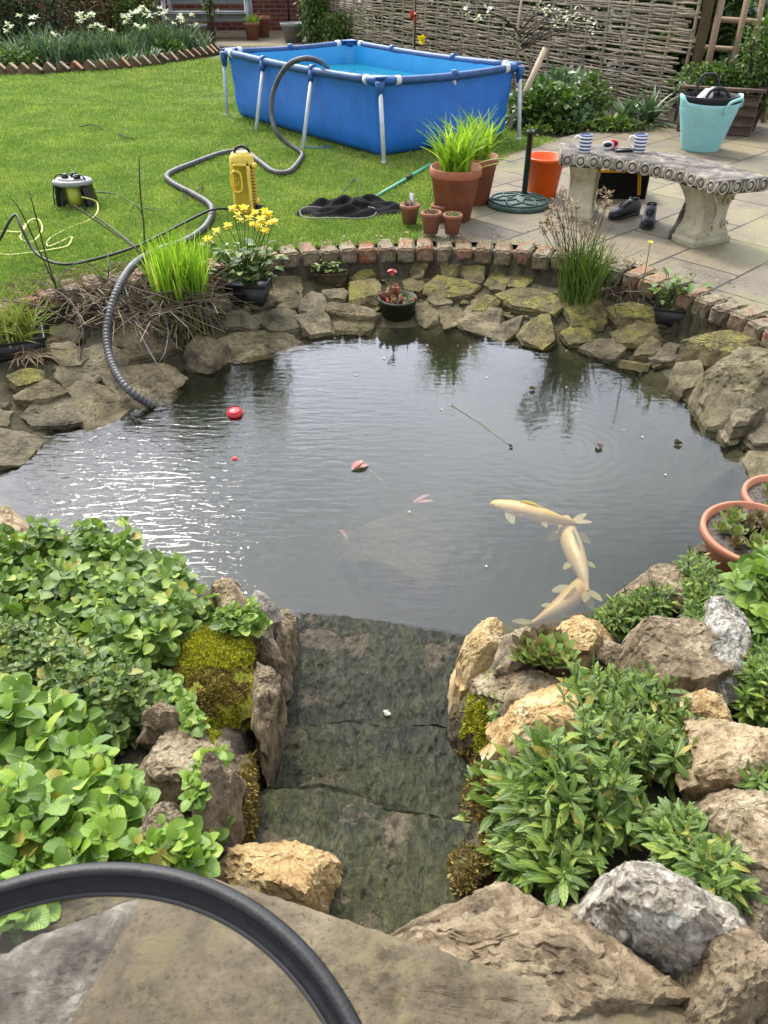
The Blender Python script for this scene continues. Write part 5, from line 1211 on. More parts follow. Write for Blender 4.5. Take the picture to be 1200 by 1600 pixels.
def glasses():
    b = P(951,233,.433); r = thing('sunglasses', 'red and white framed sunglasses resting on the bench', 'sunglasses', b)
    for dx, dy, mt in ((-.012, -.01, 'white_plastic'), (.03, .035, 'red_plastic')):
        f = MB().tube([(b.x + dx + .035 * cos(t), b.y + dy, b.z + .026 + .020 * sin(t)) for t in np.linspace(0, 2*pi, 20)[:-1]], .0065, 8, closed=True).build('frame', mt, r)
        MB().lathe([(0,0),(.034,0),(.034,.002),(0,.002)], (b.x + dx, b.y + dy + .003, b.z + .026), 18, sy=.58, rx=R(90)).build('lens', 'phone_glass', f)
    for s_ in (0, 1): MB().tube([(b.x + .02 + .03 * s_, b.y + .01 + .03 * s_, b.z + .036), (b.x + .055 + .01 * s_, b.y + .05, b.z + .03), (b.x + .05, b.y + .10, b.z + .006)], .004, 6, spline=4).build('temple_arm', 'red_plastic', r)
glasses()
def crate():
    b = P(955,312,.008); r = thing('toolbox', 'black plastic toolbox with yellow trim under the bench', 'toolbox', (b.x, b.y + .1, .008))
    c = V3(b.x + .02, b.y + .14, 0); m = MB()
    for dy in (-.13, .13): m.box((c.x, c.y + dy, .11), (.46, .014, .20), rx=(-.12 if dy < 0 else .12), bev=.004)
    for dx in (-.23, .23): m.box((c.x + dx, c.y, .11), (.014, .27, .20), bev=.004)
    m.box((c.x, c.y, .016), (.44, .25, .014)); m.build('box_body', 'black_plastic', r)
    m = MB(); m.box((c.x, c.y - .148, .213), (.49, .022, .022), bev=.005); m.box((c.x, c.y + .148, .213), (.49, .022, .022), bev=.005)
    for dx in (-.24, .24): m.box((c.x + dx, c.y, .213), (.022, .32, .022), bev=.005)
    m.build('rim_trim', 'yellow_trim', r)
    for dx in (-.19, .16): MB().box((c.x + dx, c.y - .158, .13), (.022, .012, .17), ry=.25 * (1 if dx < 0 else -.6), bev=.003).build('latch', 'yellow_trim', r)
crate()
def shoe(label, px, py, az, mat='black_leather', boot=0.0, L=.27):
    b = P(px, py, .008); r = thing('shoe' if not boot else 'boot', label, 'shoe' if not boot else 'boot', b)
    ax = V3(cos(az), sin(az), 0); ay = V3(-sin(az), cos(az), 0)
    def loft(rows, nm, mt, par):
        V = []; n = 18
        for (x, z0, z1, w_, sh) in rows:
            for k in range(n):
                t = 2*pi*k/n; yy = w_ * cos(t); zz = (z0 + z1) / 2 + (z1 - z0) / 2 * (abs(sin(t)) ** .8 * (1 if sin(t) > 0 else -1))
                p = b + ax * (x + sh * (zz - z0)) + ay * yy + V3(0, 0, zz); V.append(tuple(p))
        m_ = len(rows); V += [tuple(b + ax * rows[0][0] + V3(0, 0, (rows[0][1]+rows[0][2])/2)), tuple(b + ax * rows[-1][0] + V3(0, 0, (rows[-1][1]+rows[-1][2])/2))]
        return MB().add(V, [[i*n+k, (i+1)*n+k, (i+1)*n+(k+1) % n, i*n+(k+1) % n] for i in range(m_-1) for k in range(n)], [[m_*n, (k+1) % n, k] for k in range(n)] + [[m_*n+1, (m_-1)*n+k, (m_-1)*n+(k+1) % n] for k in range(n)]).build(nm, mt, par)
    loft([(-.135,.02,.06,.02,0),(-.13,.01,.095,.032,0),(-.10,.008,.115+boot,.038,0),(-.05,.008,.115+boot,.039,0),(-.02,.008,.105+boot*.6,.040,0),(.02,.008,.088,.043,0),(.07,.008,.070,.048,0),(.11,.01,.058,.043,0),(.135,.012,.045,.028,0),(.142,.018,.03,.01,0)], 'upper', mat, r)
    loft([(-.138,0,.022,.025,0),(-.12,0,.024,.038,0),(-.04,0,.022,.040,0),(.06,0,.022,.051,0),(.12,0,.022,.042,0),(.147,.004,.022,.018,0)], 'sole', 'black_rubber', r)
    m = MB()
    for i in range(5):
        x = -.012 + i * .018; z = .108 - i * .008 + boot * .5 * (i == 0); p = b + ax * x; m.tube([p + ay * .03 + V3(0,0,z-.012), p + V3(0,0,z+.004), p - ay * .03 + V3(0,0,z-.012)], .003, 5)
    m.build('laces', 'grey_wire' if boot else 'black_rubber', r)
    MB().lathe([(.0,.002),(.027,.002),(.031,.012),(.024,.02)], b + ax * -.075 + V3(0,0,.10+boot), 14, sx=1.2).build('collar', 'black_rubber', r)
shoe('black lace-up shoe lying further back under the bench, left of the pair', 975, 338, R(215)); shoe('black lace-up shoe standing in front, right of the pair under the bench', 1012, 350, R(250))
shoe('brown and black boot just left of the near bench leg', 1062, 366, R(235), 'brown_suede', .10)
# ------------------------------------------------------------------ wattle fence
FA, FB_ = P(1060,190,0), V3(-1.15, 16.0, 0)
def fence():
    r = thing('wattle_fence', 'tall woven hazel wattle fence running behind the blue pool', 'fence', (FA.x, FA.y, 0))
    d = (FB_ - FA); Ltot = d.length; d.normalize(); nn = V3(-d.y, d.x, 0); H = 1.85
    m = MB(); rows = 78; pitch = .30
    for i in range(rows):
        z0 = .02 + (H - .04) * i / rows; x = -.05 + RNG.uniform(0, .3)
        while x < Ltot:
            ln = RNG.uniform(1.3, 2.9); x1 = min(Ltot + .02, x + ln); ns = max(3, int((x1 - x) / .075)); pts = []; rr = []
            ph = pi * (i % 2); r0 = RNG.uniform(.0075, .0145); sl = RNG.normal(0, .008); zj = RNG.normal(0, .006)
            for k in range(ns + 1):
                t = x + (x1 - x) * k / ns
                p = FA + d * t + nn * (.024 * sin(pi * t / pitch + ph)); p.z = z0 + zj + sl * (t - x) + .012 * noise.noise(V3(t * 2.2, i * .7, 0)) + .008 * noise.noise(V3(t * 7, i * 3.1, 5)); pts.append(p); rr.append(r0 * (1 - .45 * k / ns))
            m.tube(pts, rr, 5); x = x1 - RNG.uniform(-.02, .25)
            if x1 >= Ltot: break
    m.build('woven_rods', 'hazel', r)
    t = .05
    while t < Ltot:
        p = FA + d * t; MB().tube([(p.x, p.y, 0), (p.x + .01, p.y, H + .05)], [.019, .014], 7).build('stake', 'hazel', r); t += pitch
    q = FA - d * .07; o = MB().box((q.x, q.y, .98), (.075, .075, 1.96), rz=math.atan2(d.y, d.x), bev=.004).build('end_post', 'post_wood', r)
    q = FA + d * (Ltot + .06); MB().box((q.x, q.y, .98), (.075, .075, 1.96), rz=math.atan2(d.y, d.x), bev=.004).build('end_post', 'post_wood', r)
fence()
# leaning round pole behind the pool corner
a, b = PX(818,150,8.62), PX(852,76,8.75)
g0 = a + (a - b) * (a.z / (b.z - a.z)); g0.z = 0
tag(MB().tube([g0, b], .028, 12).build('wooden_pole', 'stake_wood'), 'pale round wooden pole leaning behind the right corner of the pool', 'pole')
# ------------------------------------------------------------------ planter, trellis, beds
def planter():
    z = .36
    a = P(1056,205,.008); k = P(1172,214,.008)
    d = (k - a); L = d.length; d.normalize(); nn = V3(-d.y, d.x, 0); ang = math.atan2(d.y, d.x); W = .55
    c = a + d * (L / 2) + nn * (W / 2)
    r = thing('wooden_planter', 'square weathered wooden planter box of small flowering greens by the fence end', 'planter', (c.x, c.y, .008))
    for j in range(4):
        m = MB(); zz = .05 + j * .088
        for off, ln, rz in ((-W/2, L, ang), (W/2, L, ang)): q = c + nn * off; m.box((q.x, q.y, zz + .008), (ln, .024, .084), rz=rz, bev=.004)
        for off in (-L/2 + .012, L/2 - .012): q = c + d * off; m.box((q.x, q.y, zz + .008), (.024, W - .028, .084), rz=ang, bev=.004)
        m.build('board_course', 'planter_wood', r)
    m = MB()
    for off in (-W/2, W/2): q = c + nn * off; m.box((q.x, q.y, .405), (L + .07, .075, .022), rz=ang, bev=.004)
    for off in (-L/2, L/2): q = c + d * off; m.box((q.x, q.y, .403), (.075, W - .08, .022), rz=ang, bev=.004)
    m.build('top_rail', 'planter_wood', r)
    MB().box((c.x, c.y, .33), (L - .06, W - .06, .04), rz=ang).build('compost', 'compost', r)
    return c, d, nn, L, W
PLC = planter()
def trellis():
    r = thing('trellis', 'rustic wooden trellis of slanting uprights at the top right', 'trellis', (*PX(1130,100,8.9)[:2], 0))
    def bar(p, q, w_, nm='upright'): MB().tube([p, q], w_, 4).build(nm, 'timber', r)
    Y = 8.9
    for x0, y0, x1, y1 in ((1098,-10,1094,-10),): pass
    for (xa, ya, xb, yb, w_) in ((1132,-20,1100,130,.035), (1172,-20,1140,120,.032), (1195,-20,1178,70,.03), (1215,0,1200,130,.03)):
        p, q = PX(xa, ya, Y), PX(xb, yb, Y); g = q + (q - p) * (q.z / (p.z - q.z)); g.z = 0; bar(p, g, w_)
    for (xa, ya, xb, yb) in ((1118,30,1215,36), (1096,74,1215,82), (1090,114,1150,118)): bar(PX(xa, ya, Y + .03), PX(xb, yb, Y + .03), .026, 'crossbar')
trellis()
for lab, (xa, xb, yb, Yd, hh) in [('pale timber raised bed behind the trellis, nearer one', (1078, 1170, 130, 9.9, .38)), ('pale timber raised bed farther back at the top right', (1120, 1260, 104, 11.4, .40))]:
    p, q = P(xa, yb, 0), P(xb, yb, 0); c = (p + q) / 2; L = (q - p).length
    r = thing('raised_bed', lab, 'raised bed', (c.x, c.y + .5, 0)); m = MB()
    for j in range(2):
        m.box((c.x, c.y, .1 + j * .2), (L, .04, .195), bev=.005); m.box((c.x, c.y + 1.0, .1 + j * .2), (L, .04, .195), bev=.005)
        for s_ in (-1, 1): m.box((c.x + s_ * (L/2 - .02), c.y + .5, .1 + j * .2), (.04, .95, .195), bev=.005)
    m.build('boards', 'bed_wood', r); MB().box((c.x, c.y + .5, .34), (L - .06, .94, .04)).build('compost', 'compost', r)
# ------------------------------------------------------------------ far end: house wall, bench, pots
def wall():
    r = thing('brick_wall', 'red brick house wall far behind the lawn', 'wall', (-5, 18.3, 0)); m = MB(); m.box((-5.2, 18.55, 1.4), (8.6, .3, 2.8)); m.build('masonry', 'wall_brick', r, smooth=False)
wall()
def gbench():
    b = P(326,62,.008); Y = b.y; r = thing('garden_bench', 'pale grey slatted wooden garden bench against the brick wall', 'bench', (b.x, Y, 0)); W = 1.5; s = MB()
    for k in range(4): MB().box((b.x, Y + .05 + k * .11, .43), (W, .095, .025), bev=.004).build('seat_slat', 'painted_grey', r)
    MB().box((b.x, Y - .01, .36), (W, .03, .12), bev=.004).build('front_rail', 'painted_grey', r)
    for k in range(2): MB().box((b.x, Y + .50, .60 + k * .22), (W, .03, .12), bev=.004).build('back_slat', 'painted_grey', r)
    for s_ in (-1, 1):
        x = b.x + s_ * (W / 2)
        MB().tube([(x, Y - .02, 0), (x, Y + .02, .64)], .038, 4).build('leg', 'painted_grey', r); MB().tube([(x, Y + .55, 0), (x, Y + .46, .98)], .038, 4).build('leg', 'painted_grey', r)
        MB().box((x, Y + .22, .66), (.075, .60, .03), bev=.006).build('armrest', 'painted_grey', r)
gbench()
def chair2():
    b = P(238,50,.008); r = thing('garden_chair', 'grey slatted folding chair left of the garden bench', 'chair', (b.x, b.y, 0)); m = MB()
    for k in range(5): m.box((b.x - .2 + k * .1, b.y + .3, .72), (.07, .02, .55), rx=.2)
    m.build('back_slats', 'painted_grey', r); MB().box((b.x, b.y + .05, .43), (.5, .45, .03)).build('seat', 'painted_grey', r)
    for sx in (-.23, .23):
        for a_, b_ in ((-.18, .25), (.3, -.2)): MB().tube([(b.x + sx, b.y + a_, 0), (b.x + sx, b.y + b_, .43)], .018, 5).build('leg', 'painted_grey', r)
chair2()
def farpot(label, px, py, R0, H, mat, plant=None, hp=.3):
    b = P(px, py, .008); r = pot(label, b, R0, H, mat)
    if plant: m = MB(); blades(m, (b.x, b.y, H * .85), 60, hp, R0 * .7, .02, .6); m.build('foliage', plant, r)
farpot('small terracotta pot of green shoots right of the garden bench', 395, 62, .15, .28, 'terracotta_old', 'leaf_reed', .22)
farpot('round terracotta pot behind the pot of green shoots', 412, 58, .16, .34, 'terracotta_old')
farpot('wide grey tub standing on the far terrace', 460, 66, .24, .30, 'steel_grey')
farpot('grey square-looking tub in front of the garden bench', 312, 64, .17, .26, 'steel_grey')
def post_thing():
    b = P(462,50,.008); r = thing('bird_feeder', 'dark metal stand with a tray against the brick wall', 'stand', (b.x, 17.9, 0))
    MB().tube([(b.x + .25, 17.9, 0), (b.x + .25, 17.9, 1.5)], .02, 6).build('pole', 'black_metal', r); MB().box((b.x, 17.9, .72), (.5, .3, .04)).build('tray', 'black_metal', r)
    MB().tube([(b.x - .1, 17.9, .0), (b.x - .1, 17.9, .7)], .02, 6).build('pole', 'black_metal', r)
post_thing()
def lawn_edging():
    r = thing('brick_edging', 'row of diagonally set bricks edging the daffodil border', 'edging', P(150,108,0)); m = MB()
    pts = [P(-60,118,0), P(0,117,0), P(60,117,0), P(130,113,0), P(200,108,0), P(250,101,0), P(290,95,0), P(325,88,0), P(342,82,0)]
    fine = [pts[i].lerp(pts[i+1], k / 20) for i in range(len(pts)-1) for k in range(20)]; last = None
    for p in fine:
        if last is None or (p - last).length > .16:
            last = p; m.box((p.x, p.y, .045), (.155, .10, .155), ry=R(45) + RNG.uniform(-.12, .12), rz=RNG.uniform(-.1, .1), bev=.006)
    m.build('brick_row', 'old_brick', r, smooth=False)
lawn_edging()
# ================================================================== POND THINGS
from mathutils.bvhtree import BVHTree
def bvh(o):
    me = o.data; l = o.location
    return BVHTree.FromPolygons([v.co + l for v in me.vertices], [tuple(p.vertices) for p in me.polygons])
def by_label(txt):
    return next(o for o in COL.objects if txt in o.get('label', ''))
def in_poly_px(poly, n):
    A = np.array(poly, float); lo, hi = A.min(0), A.max(0); out = []
    while sum(len(o) for o in out) < n:
        c = RNG.uniform(lo, hi, (n * 2, 2)); out.append(c[pdist(A, c[:,0], c[:,1]) < 0])
    return np.concatenate(out)[:n]
def moss(label, rocks, poly, n, mat, size=.007, name='moss'):
    trees = [bvh(o) for o in rocks]; pos = []; nr = []
    for px, py in in_poly_px(poly, n):
        d = ray(px, py).normalized(); best = None
        for t in trees:
            h = t.ray_cast(Vector((0, 0, CZ)), d)
            if h[0] is not None and (best is None or h[3] < best[3]): best = h
        if best is None: continue
        nn_ = best[1] if best[1].dot(d) < 0 else -best[1]
        if noise.noise(best[0] * 22) < -.32: continue
        pos.append(best[0] - nn_ * .001); nr.append((nn_ + Vector(RNG.normal(0, .45, 3))).normalized())
    if not pos: return
    pos = np.array([tuple(p) for p in pos]); nr = np.array([tuple(p) for p in nr]); az = np.arctan2(nr[:,1], nr[:,0]); el = np.arcsin(np.clip(nr[:,2], -1, 1))
    m = MB(); k = len(pos); L = size * RNG.uniform(.5, 1.3, k); m.inst(*LT['tiny'], pos, rots(az, el, RNG.uniform(-2, 2, k)), np.stack([L * 1.5, L, L], -1))
    kind(tag(m.build(name, mat), label, 'moss'), 'stuff')
dome = by_label('domed rock'); pf = by_label('broad pale flat stone')
moss('bright yellow-green moss covering the domed rock', [dome], [(271,1030),(292,990),(333,972),(385,972),(400,1000),(394,1035),(380,1052),(330,1045),(280,1070)], 9000, 'moss_tuft')
moss('brown and gold moss on the lower face of the domed rock', [dome], [(268,1040),(330,1045),(392,1040),(385,1090),(340,1122),(285,1110)], 5000, 'moss_brown')
moss('tuft of yellow moss on the corner of the broad pale stone', [pf, dome], [(318,1135),(345,1105),(372,1100),(374,1130),(350,1145),(330,1160)], 2500, 'moss_tuft')
darks = [o for o in COL.objects if 'mossy stone' in o.get('label', '') or 'stone with moss' in o.get('label', '')]
moss('yellow-green moss hanging along the right side of the cascade', darks, [(735,1080),(775,1075),(785,1150),(760,1185),(720,1150)], 4000, 'moss_tuft')
moss('dark moss on the wet stones left of the cascade', darks, [(350,1170),(400,1170),(402,1300),(360,1350),(335,1340)], 3500, 'moss_brown')
moss('dark moss on the stones at the lower right of the cascade', darks, [(700,1170),(785,1170),(780,1390),(700,1400)], 4500, 'moss_brown')
# ---- baskets with plants
def basket(name, label, c, w_, d_, h, rz=0, mat='black_plastic', group=None):
    r = thing(name, label, 'water plant', c, group); m = MB()
    ca, sa = cos(rz), sin(rz)
    def loop(sx, sy, z): return [(c.x + (x * ca - y * sa), c.y + (x * sa + y * ca), c.z + z) for x, y in ((-sx,-sy),(sx,-sy),(sx,sy),(-sx,sy))]
    V = loop(w_*.40, d_*.40, 0) + loop(w_*.5, d_*.5, h) + loop(w_*.47, d_*.47, h) + loop(w_*.45, d_*.45, h - .02)
    m.add(V, [[i*4+k, i*4+(k+1) % 4, (i+1)*4+(k+1) % 4, (i+1)*4+k] for i in range(3) for k in range(4)] + [[12, 13, 14, 15]])
    m.tube([Vector(v) for v in loop(w_*.5, d_*.5, h)], .008, 6, closed=True)
    m.build('basket', mat, r, smooth=False); return r
def T0(px, py, z): p = P(px, py, z); return p
# reed clump
c = P(283,462,-.03); c.z = -.20; r = basket('reed_clump', 'tall bright green reed clump in a black basket left of the marigold', c, .36, .26, .17, rz=.1)
m = MB(); blades(m, (c.x, c.y, -.04), 300, .36, .15, .010, .36, el0=1.42, droop=.28); m.build('reed_leaves', 'leaf_reed', r)
m = MB(); blades(m, (c.x + .02, c.y - .05, -.04), 60, .16, .17, .008, 1.0, el0=.7); m.build('dead_leaves', 'dead_stalk', r)
m = MB(); k = 46; A = np.stack([c.x + RNG.uniform(-.18, .18, k), np.full(k, c.y - .12) + RNG.uniform(-.02, .01, k), np.full(k, -.04)], -1); B = A + np.stack([RNG.normal(.02, .02, k), RNG.uniform(-.10, -.04, k), RNG.uniform(-.22, -.10, k)], -1)
sticks(m, A, B, .0035); m.build('trailing_roots', 'grass_yellow', r)
# marigold
def umbels(mb, base, tips, mat_r=.0035): sticks(mb, np.tile(np.array(base), (len(tips), 1)) + RNG.normal(0, .02, (len(tips), 3)) * [1, 1, 0], tips, mat_r)
c = P(388,440,-.05); c.z = -.17; r = basket('marsh_marigold', 'marsh marigold with yellow flowers and round dark leaves in a black basket', c, .24, .18, .12, rz=-.1)
n = 105; az = RNG.uniform(0, 6.28, n); rr = .22 * RNG.random(n) ** .6; lp = np.stack([c.x - .01 + rr * np.cos(az), c.y + rr * .7 * np.sin(az), -.03 + RNG.uniform(.02, .20, n)], -1)
m = MB(); umbels(m, (c.x, c.y, -.06), lp); m.build('stems', 'leaf_mid', r)
m = MB(); m.inst(*LT['round'], lp, rots(az, RNG.uniform(-.1, .6, n), RNG.normal(0, .3, n)), RNG.uniform(.035, .062, n)); m.build('leaves', 'leaf_narrow', r)
fl = [P(a, b, 0) for a, b in ()]
FL = [(371,336),(381,327),(389,342),(399,333),(408,344),(414,333),(420,350),(405,355),(395,352),(376,345),(428,347),(415,362),(356,353),(338,362),(325,375),(364,326),(420,338)]
tips = []
for a, b in FL: q = PX(a, b, c.y + RNG.uniform(-.08, .08)); tips.append(tuple(q))
m = MB(); umbels(m, (c.x, c.y, -.04), np.array(tips), .0025); m.build('flower_stalks', 'leaf_mid', r)
for q in tips:
    m = MB(); k = 6; az = np.arange(k) * 1.047 + RNG.uniform(0, 1); m.inst(*LT['petal'], np.tile(q, (k, 1)), rots(az + RNG.normal(0, .1, k), RNG.uniform(.2, .7, k)), np.full(k, RNG.uniform(.026, .038)))
    m.inst(*LT['petal'], np.tile(np.array(q) - [0, 0, .004], (k, 1)), rots(az + .5, RNG.uniform(-.5, .2, k)), np.full(k, RNG.uniform(.022, .032)))
    m.build('flower', 'petal_yellow', r)
# mint basket
c = P(517,428,-.12); c.z = -.19; r = basket('mint_basket', 'small mossy basket of pale green round-leaved seedlings under the brick edge', c, .20, .16, .09, rz=.05, mat='dark_mossy')
n = 90; az = RNG.uniform(0, 6.28, n); m = MB(); m.inst(*LT['oval'], np.stack([c.x - .01 + RNG.uniform(-.09, .09, n), c.y + RNG.uniform(-.07, .07, n), -.10 + RNG.uniform(0, .06, n)], -1), rots(az, RNG.uniform(-.1, .5, n)), RNG.uniform(.022, .038, n)); m.build('leaves', 'leaf_narrow_grey', r)
# pitcher plant pot
c = P(621,500,-.30); c.y += .03; r = thing('pitcher_plant', 'olive pot of red pitcher plants standing in shallow water at the far side', 'potted plant', (c.x, c.y, -.33))
MB().lathe([(0,0),(.10,0),(.112,.145),(.120,.148),(.120,.163),(.110,.163),(.106,.13),(0,.13)], (c.x, c.y, -.33), 36).build('pot_body', 'olive_pot', r)
MB().lathe([(0,.135),(.108,.132)], (c.x, c.y, -.33), 24).build('compost', 'cap_slab_grey', r)
m = MB(); zc = -.20
for dx, dy, h, ln in [(-.07,-.02,.08,.3), (-.10,-.03,.07,.5), (-.03,.0,.10,.1), (.02,-.04,.04,.8), (.075,-.03,.035,.9), (-.05,-.06,.035,.7), (.0,.02,.09,.2), (-.02,-.06,.05,.5)]:
    b0 = V3(c.x + dx * .6, c.y + dy, zc); t0 = b0 + V3(dx * ln, -.01, h); m.tube([b0, b0.lerp(t0, .5) + V3(0, 0, .005), t0], [.004, .010, .013], 8); m.inst(*LT['oval'], np.array([tuple(t0)]), rots(np.array([2.0 + dx * 9]), np.array([.9])), np.array([.028]))
m.build('pitchers', 'pitcher_red', r)
MB().tube([(c.x - .01, c.y, zc), (c.x - .015, c.y + .01, zc + .09), (c.x - .03, c.y + .01, zc + .19)], .003, 6, spline=4).build('flower_stalk', 'leaf_mid', r)
m = MB(); fp = np.array([[c.x - .03, c.y + .01, zc + .20]] * 7); m.inst(*LT['petal'], fp, rots(np.arange(7) * .9, RNG.uniform(-1.2, .6, 7)), RNG.uniform(.028, .045, 7)); m.build('flower', 'petal_red', r)
m = MB(); blades(m, (c.x + .02, c.y, zc), 14, .09, .06, .012, .8); m.build('leaves', 'leaf_mid', r)
# rush clump
c = P(905,455,-.10); r = thing('rush_clump', 'tall rush clump with dry brown seed heads growing at the pond edge', 'rushes', (c.x, c.y, -.16))
m = MB(); blades(m, (c.x, c.y, -.15), 220, .38, .12, .008, .42, el0=1.38, droop=.45); m.build('leaves', 'leaf_rush', r)
n = 26; A = np.stack([c.x + RNG.normal(0, .05, n), c.y + RNG.normal(0, .03, n), np.full(n, -.14)], -1); HP = [(865,318),(878,306),(890,312),(885,325),(858,332),(872,340),(852,348),(940,300),(948,312),(952,303),(862,358),(843,352),(880,352),(905,350),(895,336),(870,325),(888,345),(858,345),(946,322),(868,365),(850,362),(900,322),(915,365),(925,352),(880,300),(950,318)]
Bt = np.array([tuple(PX(a, b, c.y + RNG.uniform(-.06, .06))) for a, b in HP]); m = MB(); sticks(m, A, Bt, .0022); m.build('stalks', 'dead_stalk', r)
for q in Bt: k = 26; m = MB(); m.inst(*LT['tiny'], np.tile(q, (k, 1)) + RNG.normal(0, .011, (k, 3)), rots(RNG.uniform(0, 6.28, k), RNG.uniform(-1, 1.4, k)), RNG.uniform(.010, .022, k)); m.build('seed_head', 'dry_head', r)
# right basket
c = P(1063,482,-.10); c.z = -.18; r = basket('basket_plant', 'shallow black basket with a small leafy plant and one yellow flower at right', c, .30, .20, .10, rz=-.25)
n = 44; az = RNG.uniform(0, 6.28, n); lp = np.stack([c.x - .06 + RNG.normal(0, .055, n), c.y + RNG.normal(0, .05, n), -.08 + RNG.uniform(.02, .17, n)], -1)
m = MB(); umbels(m, (c.x - .06, c.y, -.09), lp, .0025); m.build('stems', 'leaf_mid', r); m = MB(); m.inst(*LT['oval'], lp, rots(az, RNG.uniform(-.3, .7, n)), RNG.uniform(.04, .075, n)); m.build('leaves', 'leaf_narrow', r)
q0 = PX(1016,380,c.y + .02); m = MB(); m.tube([(q0.x - .01, q0.y, -.08), (q0.x + .005, q0.y, (q0.z - .08) / 2), tuple(q0)], .003, 6); m.build('flower_stalk', 'leaf_mid', r)
m = MB(); k = 9; m.inst(*LT['petal'], np.tile(tuple(q0), (k, 1)), rots(np.arange(k) * .7, RNG.uniform(.1, .6, k)), np.full(k, .018)); m.build('flower', 'petal_yellow', r)
# yellowing grass basket at the left
c = P(18,535,-.10); c.z = -.17; r = basket('sedge_basket', 'clump of yellowing sedge in a black basket at the left frame edge', c, .34, .24, .11, rz=.4)
m = MB(); blades(m, (c.x, c.y, -.08), 230, .24, .13, .009, .75, el0=1.1); m.build('sedge_leaves', 'grass_yellow', r)
m = MB(); blades(m, (c.x + .12, c.y - .06, -.12), 130, .13, .10, .006, 1.0, el0=.1); m.build('trailing_tuft', 'dry_head', r)
# heap of dead stalks, split into two tangles
def tangle(label, zone, n, L, z0, mat='dead_stalk', tilt=.25, down=0.0, rr=.003):
    pts = in_poly_px(zone, n); A = np.array([tuple(P(a, b, z0 + RNG.uniform(-.05, .05))) for a, b in pts]); az = RNG.normal(-.3, 1.1, n); el = RNG.normal(-.08 - down, tilt, n); Ls = L * RNG.uniform(.4, 1.2, n)
    m = MB(); D = np.stack([np.cos(az) * np.cos(el), np.sin(az) * np.cos(el), np.sin(el)], -1) * Ls[:, None]; mid = A + D * .55 + RNG.normal(0, .015, (n, 3)); sticks(m, A, mid, rr * RNG.uniform(.6, 1.3, n)); sticks(m, mid, A + D + [0, 0, -.02], rr * .7)
    o = tag(m.build('dead_stalks', mat), label, 'dead stalks'); return kind(o, 'stuff')
tangle('heap of pale dead stalks tumbling over the left pond edge behind the hose', [(90,445),(200,420),(330,440),(330,480),(200,500),(100,490)], 420, .28, -.01)
tangle('darker dead stalks hanging below the heap toward the left shelf', [(100,470),(220,480),(330,480),(300,510),(120,510)], 120, .22, -.10, 'dead_stalk', .5, .5)
tangle('dead reed litter strewn over the bricks at the far left', [(0,440),(120,415),(230,405),(330,410),(330,440),(230,440),(110,455),(0,485)], 420, .12, .02, 'dry_head', .1, -.08, .0025)
tangle('dead twigs and litter between the rush clump and right basket', [(930,440),(1000,430),(1030,470),(960,480)], 80, .14, -.07, 'dead_stalk', .3)
def twig(label, pts, rr=.005, mat='twig'):
    return tag(MB().tube(pts, [rr] + [rr * .8] * (len(pts) - 2) + [rr * .4], 6, spline=4).build('bare_stem', mat), label, 'bare stem')
y0 = P(92,463,0).y
twig('tall bare dark stem at far left leaning left over the lawn', [PX(95,465,y0), PX(60,390,y0), PX(35,335,y0), PX(15,306,y0)])
twig('tall bare dark stem rising beside the leaning one at far left', [PX(93,463,y0+.02), PX(72,400,y0+.02), PX(58,345,y0), PX(45,298,y0)])
y1 = P(226,430,0).y
twig('tall thin dark vertical stem between cable reel and pump', [PX(226,420,y1), PX(225,360,y1), PX(219,300,y1), PX(217,243,y1)], .006)
twig('forked tip on the vertical dark stem', [PX(222,335,y1), PX(212,320,y1), PX(205,330,y1)], .003)
twig('long dark stem slanting from the reel down to the stalk heap', [PX(115,321,y1+.2), PX(160,352,y1+.15), PX(190,372,y1+.1), PX(215,390,y1), PX(235,405,y1-.05)], .005)
twig('pale arching dead stalk crossing in front of the hose into the water', [P(190,430,.02), P(215,510,-.08), P(240,560,-.16), P(262,595,-.27)], .005, 'grey_wire')
twig('pale dead stalk curving right of the hose toward the slab', [P(203,448,.0), P(240,475,-.02), P(262,510,-.08), P(258,550,-.14), P(248,566,-.18)], .004, 'grey_wire')
twig('straight pale dead stalk lying across behind the hose', [P(110,452,.02), P(180,490,-.03), P(262,520,-.08)], .004, 'grey_wire')
# ---- things on and in the water
fr_ = P(367,647,WL); r = thing('float', 'bright red round plastic float on the water near the hose', 'float', fr_)
MB().lathe([(0,-.02),(.034,-.018),(.040,0),(.040,.012),(.034,.020),(.022,.026),(0,.028)], (fr_.x, fr_.y, WL), 28, rx=.15).build('float_disc', 'float_red', r)
MB().lathe([(.030,.020),(.033,.024),(.030,.027)], (fr_.x, fr_.y, WL), 28, rx=.15).build('raised_ring', 'float_red', r)
q = P(367,717,WL); tag(MB().lathe([(0,-.012),(.012,-.006),(.014,0),(.010,.006),(0,.008)], (q.x, q.y, WL), 12).build('small_float', 'float_red'), 'tiny pinkish red float below the large red float', 'float')
def floating(name, label, px, py, L, wd, az, mat, z=WL + .004, cat='leaf', curl=.15, n=1):
    c = P(px, py, z); m = MB()
    v, q = LT['oval']; v = v.copy(); v[:,2] = curl * np.abs(v[:,1]) * 2 + .02
    for k in range(n): m.inst(v, q, np.array([tuple(c)]) - np.array([[cos(az) * L / 2, sin(az) * L / 2, -.002 * k]]), rots(np.array([az + k * .5]), np.array([0.0])), np.array([[L, L * wd, L]]))
    m.build(name, mat); o = COL.objects[-1]; return tag(o, label, cat)
floating('lily_leaf', 'folded reddish lily leaf floating left of the middle of the pond', 563, 730, .085, .65, .5, 'lily_red', n=2, curl=.18)
twig('pale lily stalk curving away under water from the floating leaf', [P(578,735,WL-.005), P(597,752,WL-.03), P(618,780,WL-.09)], .0035, 'grass_yellow')
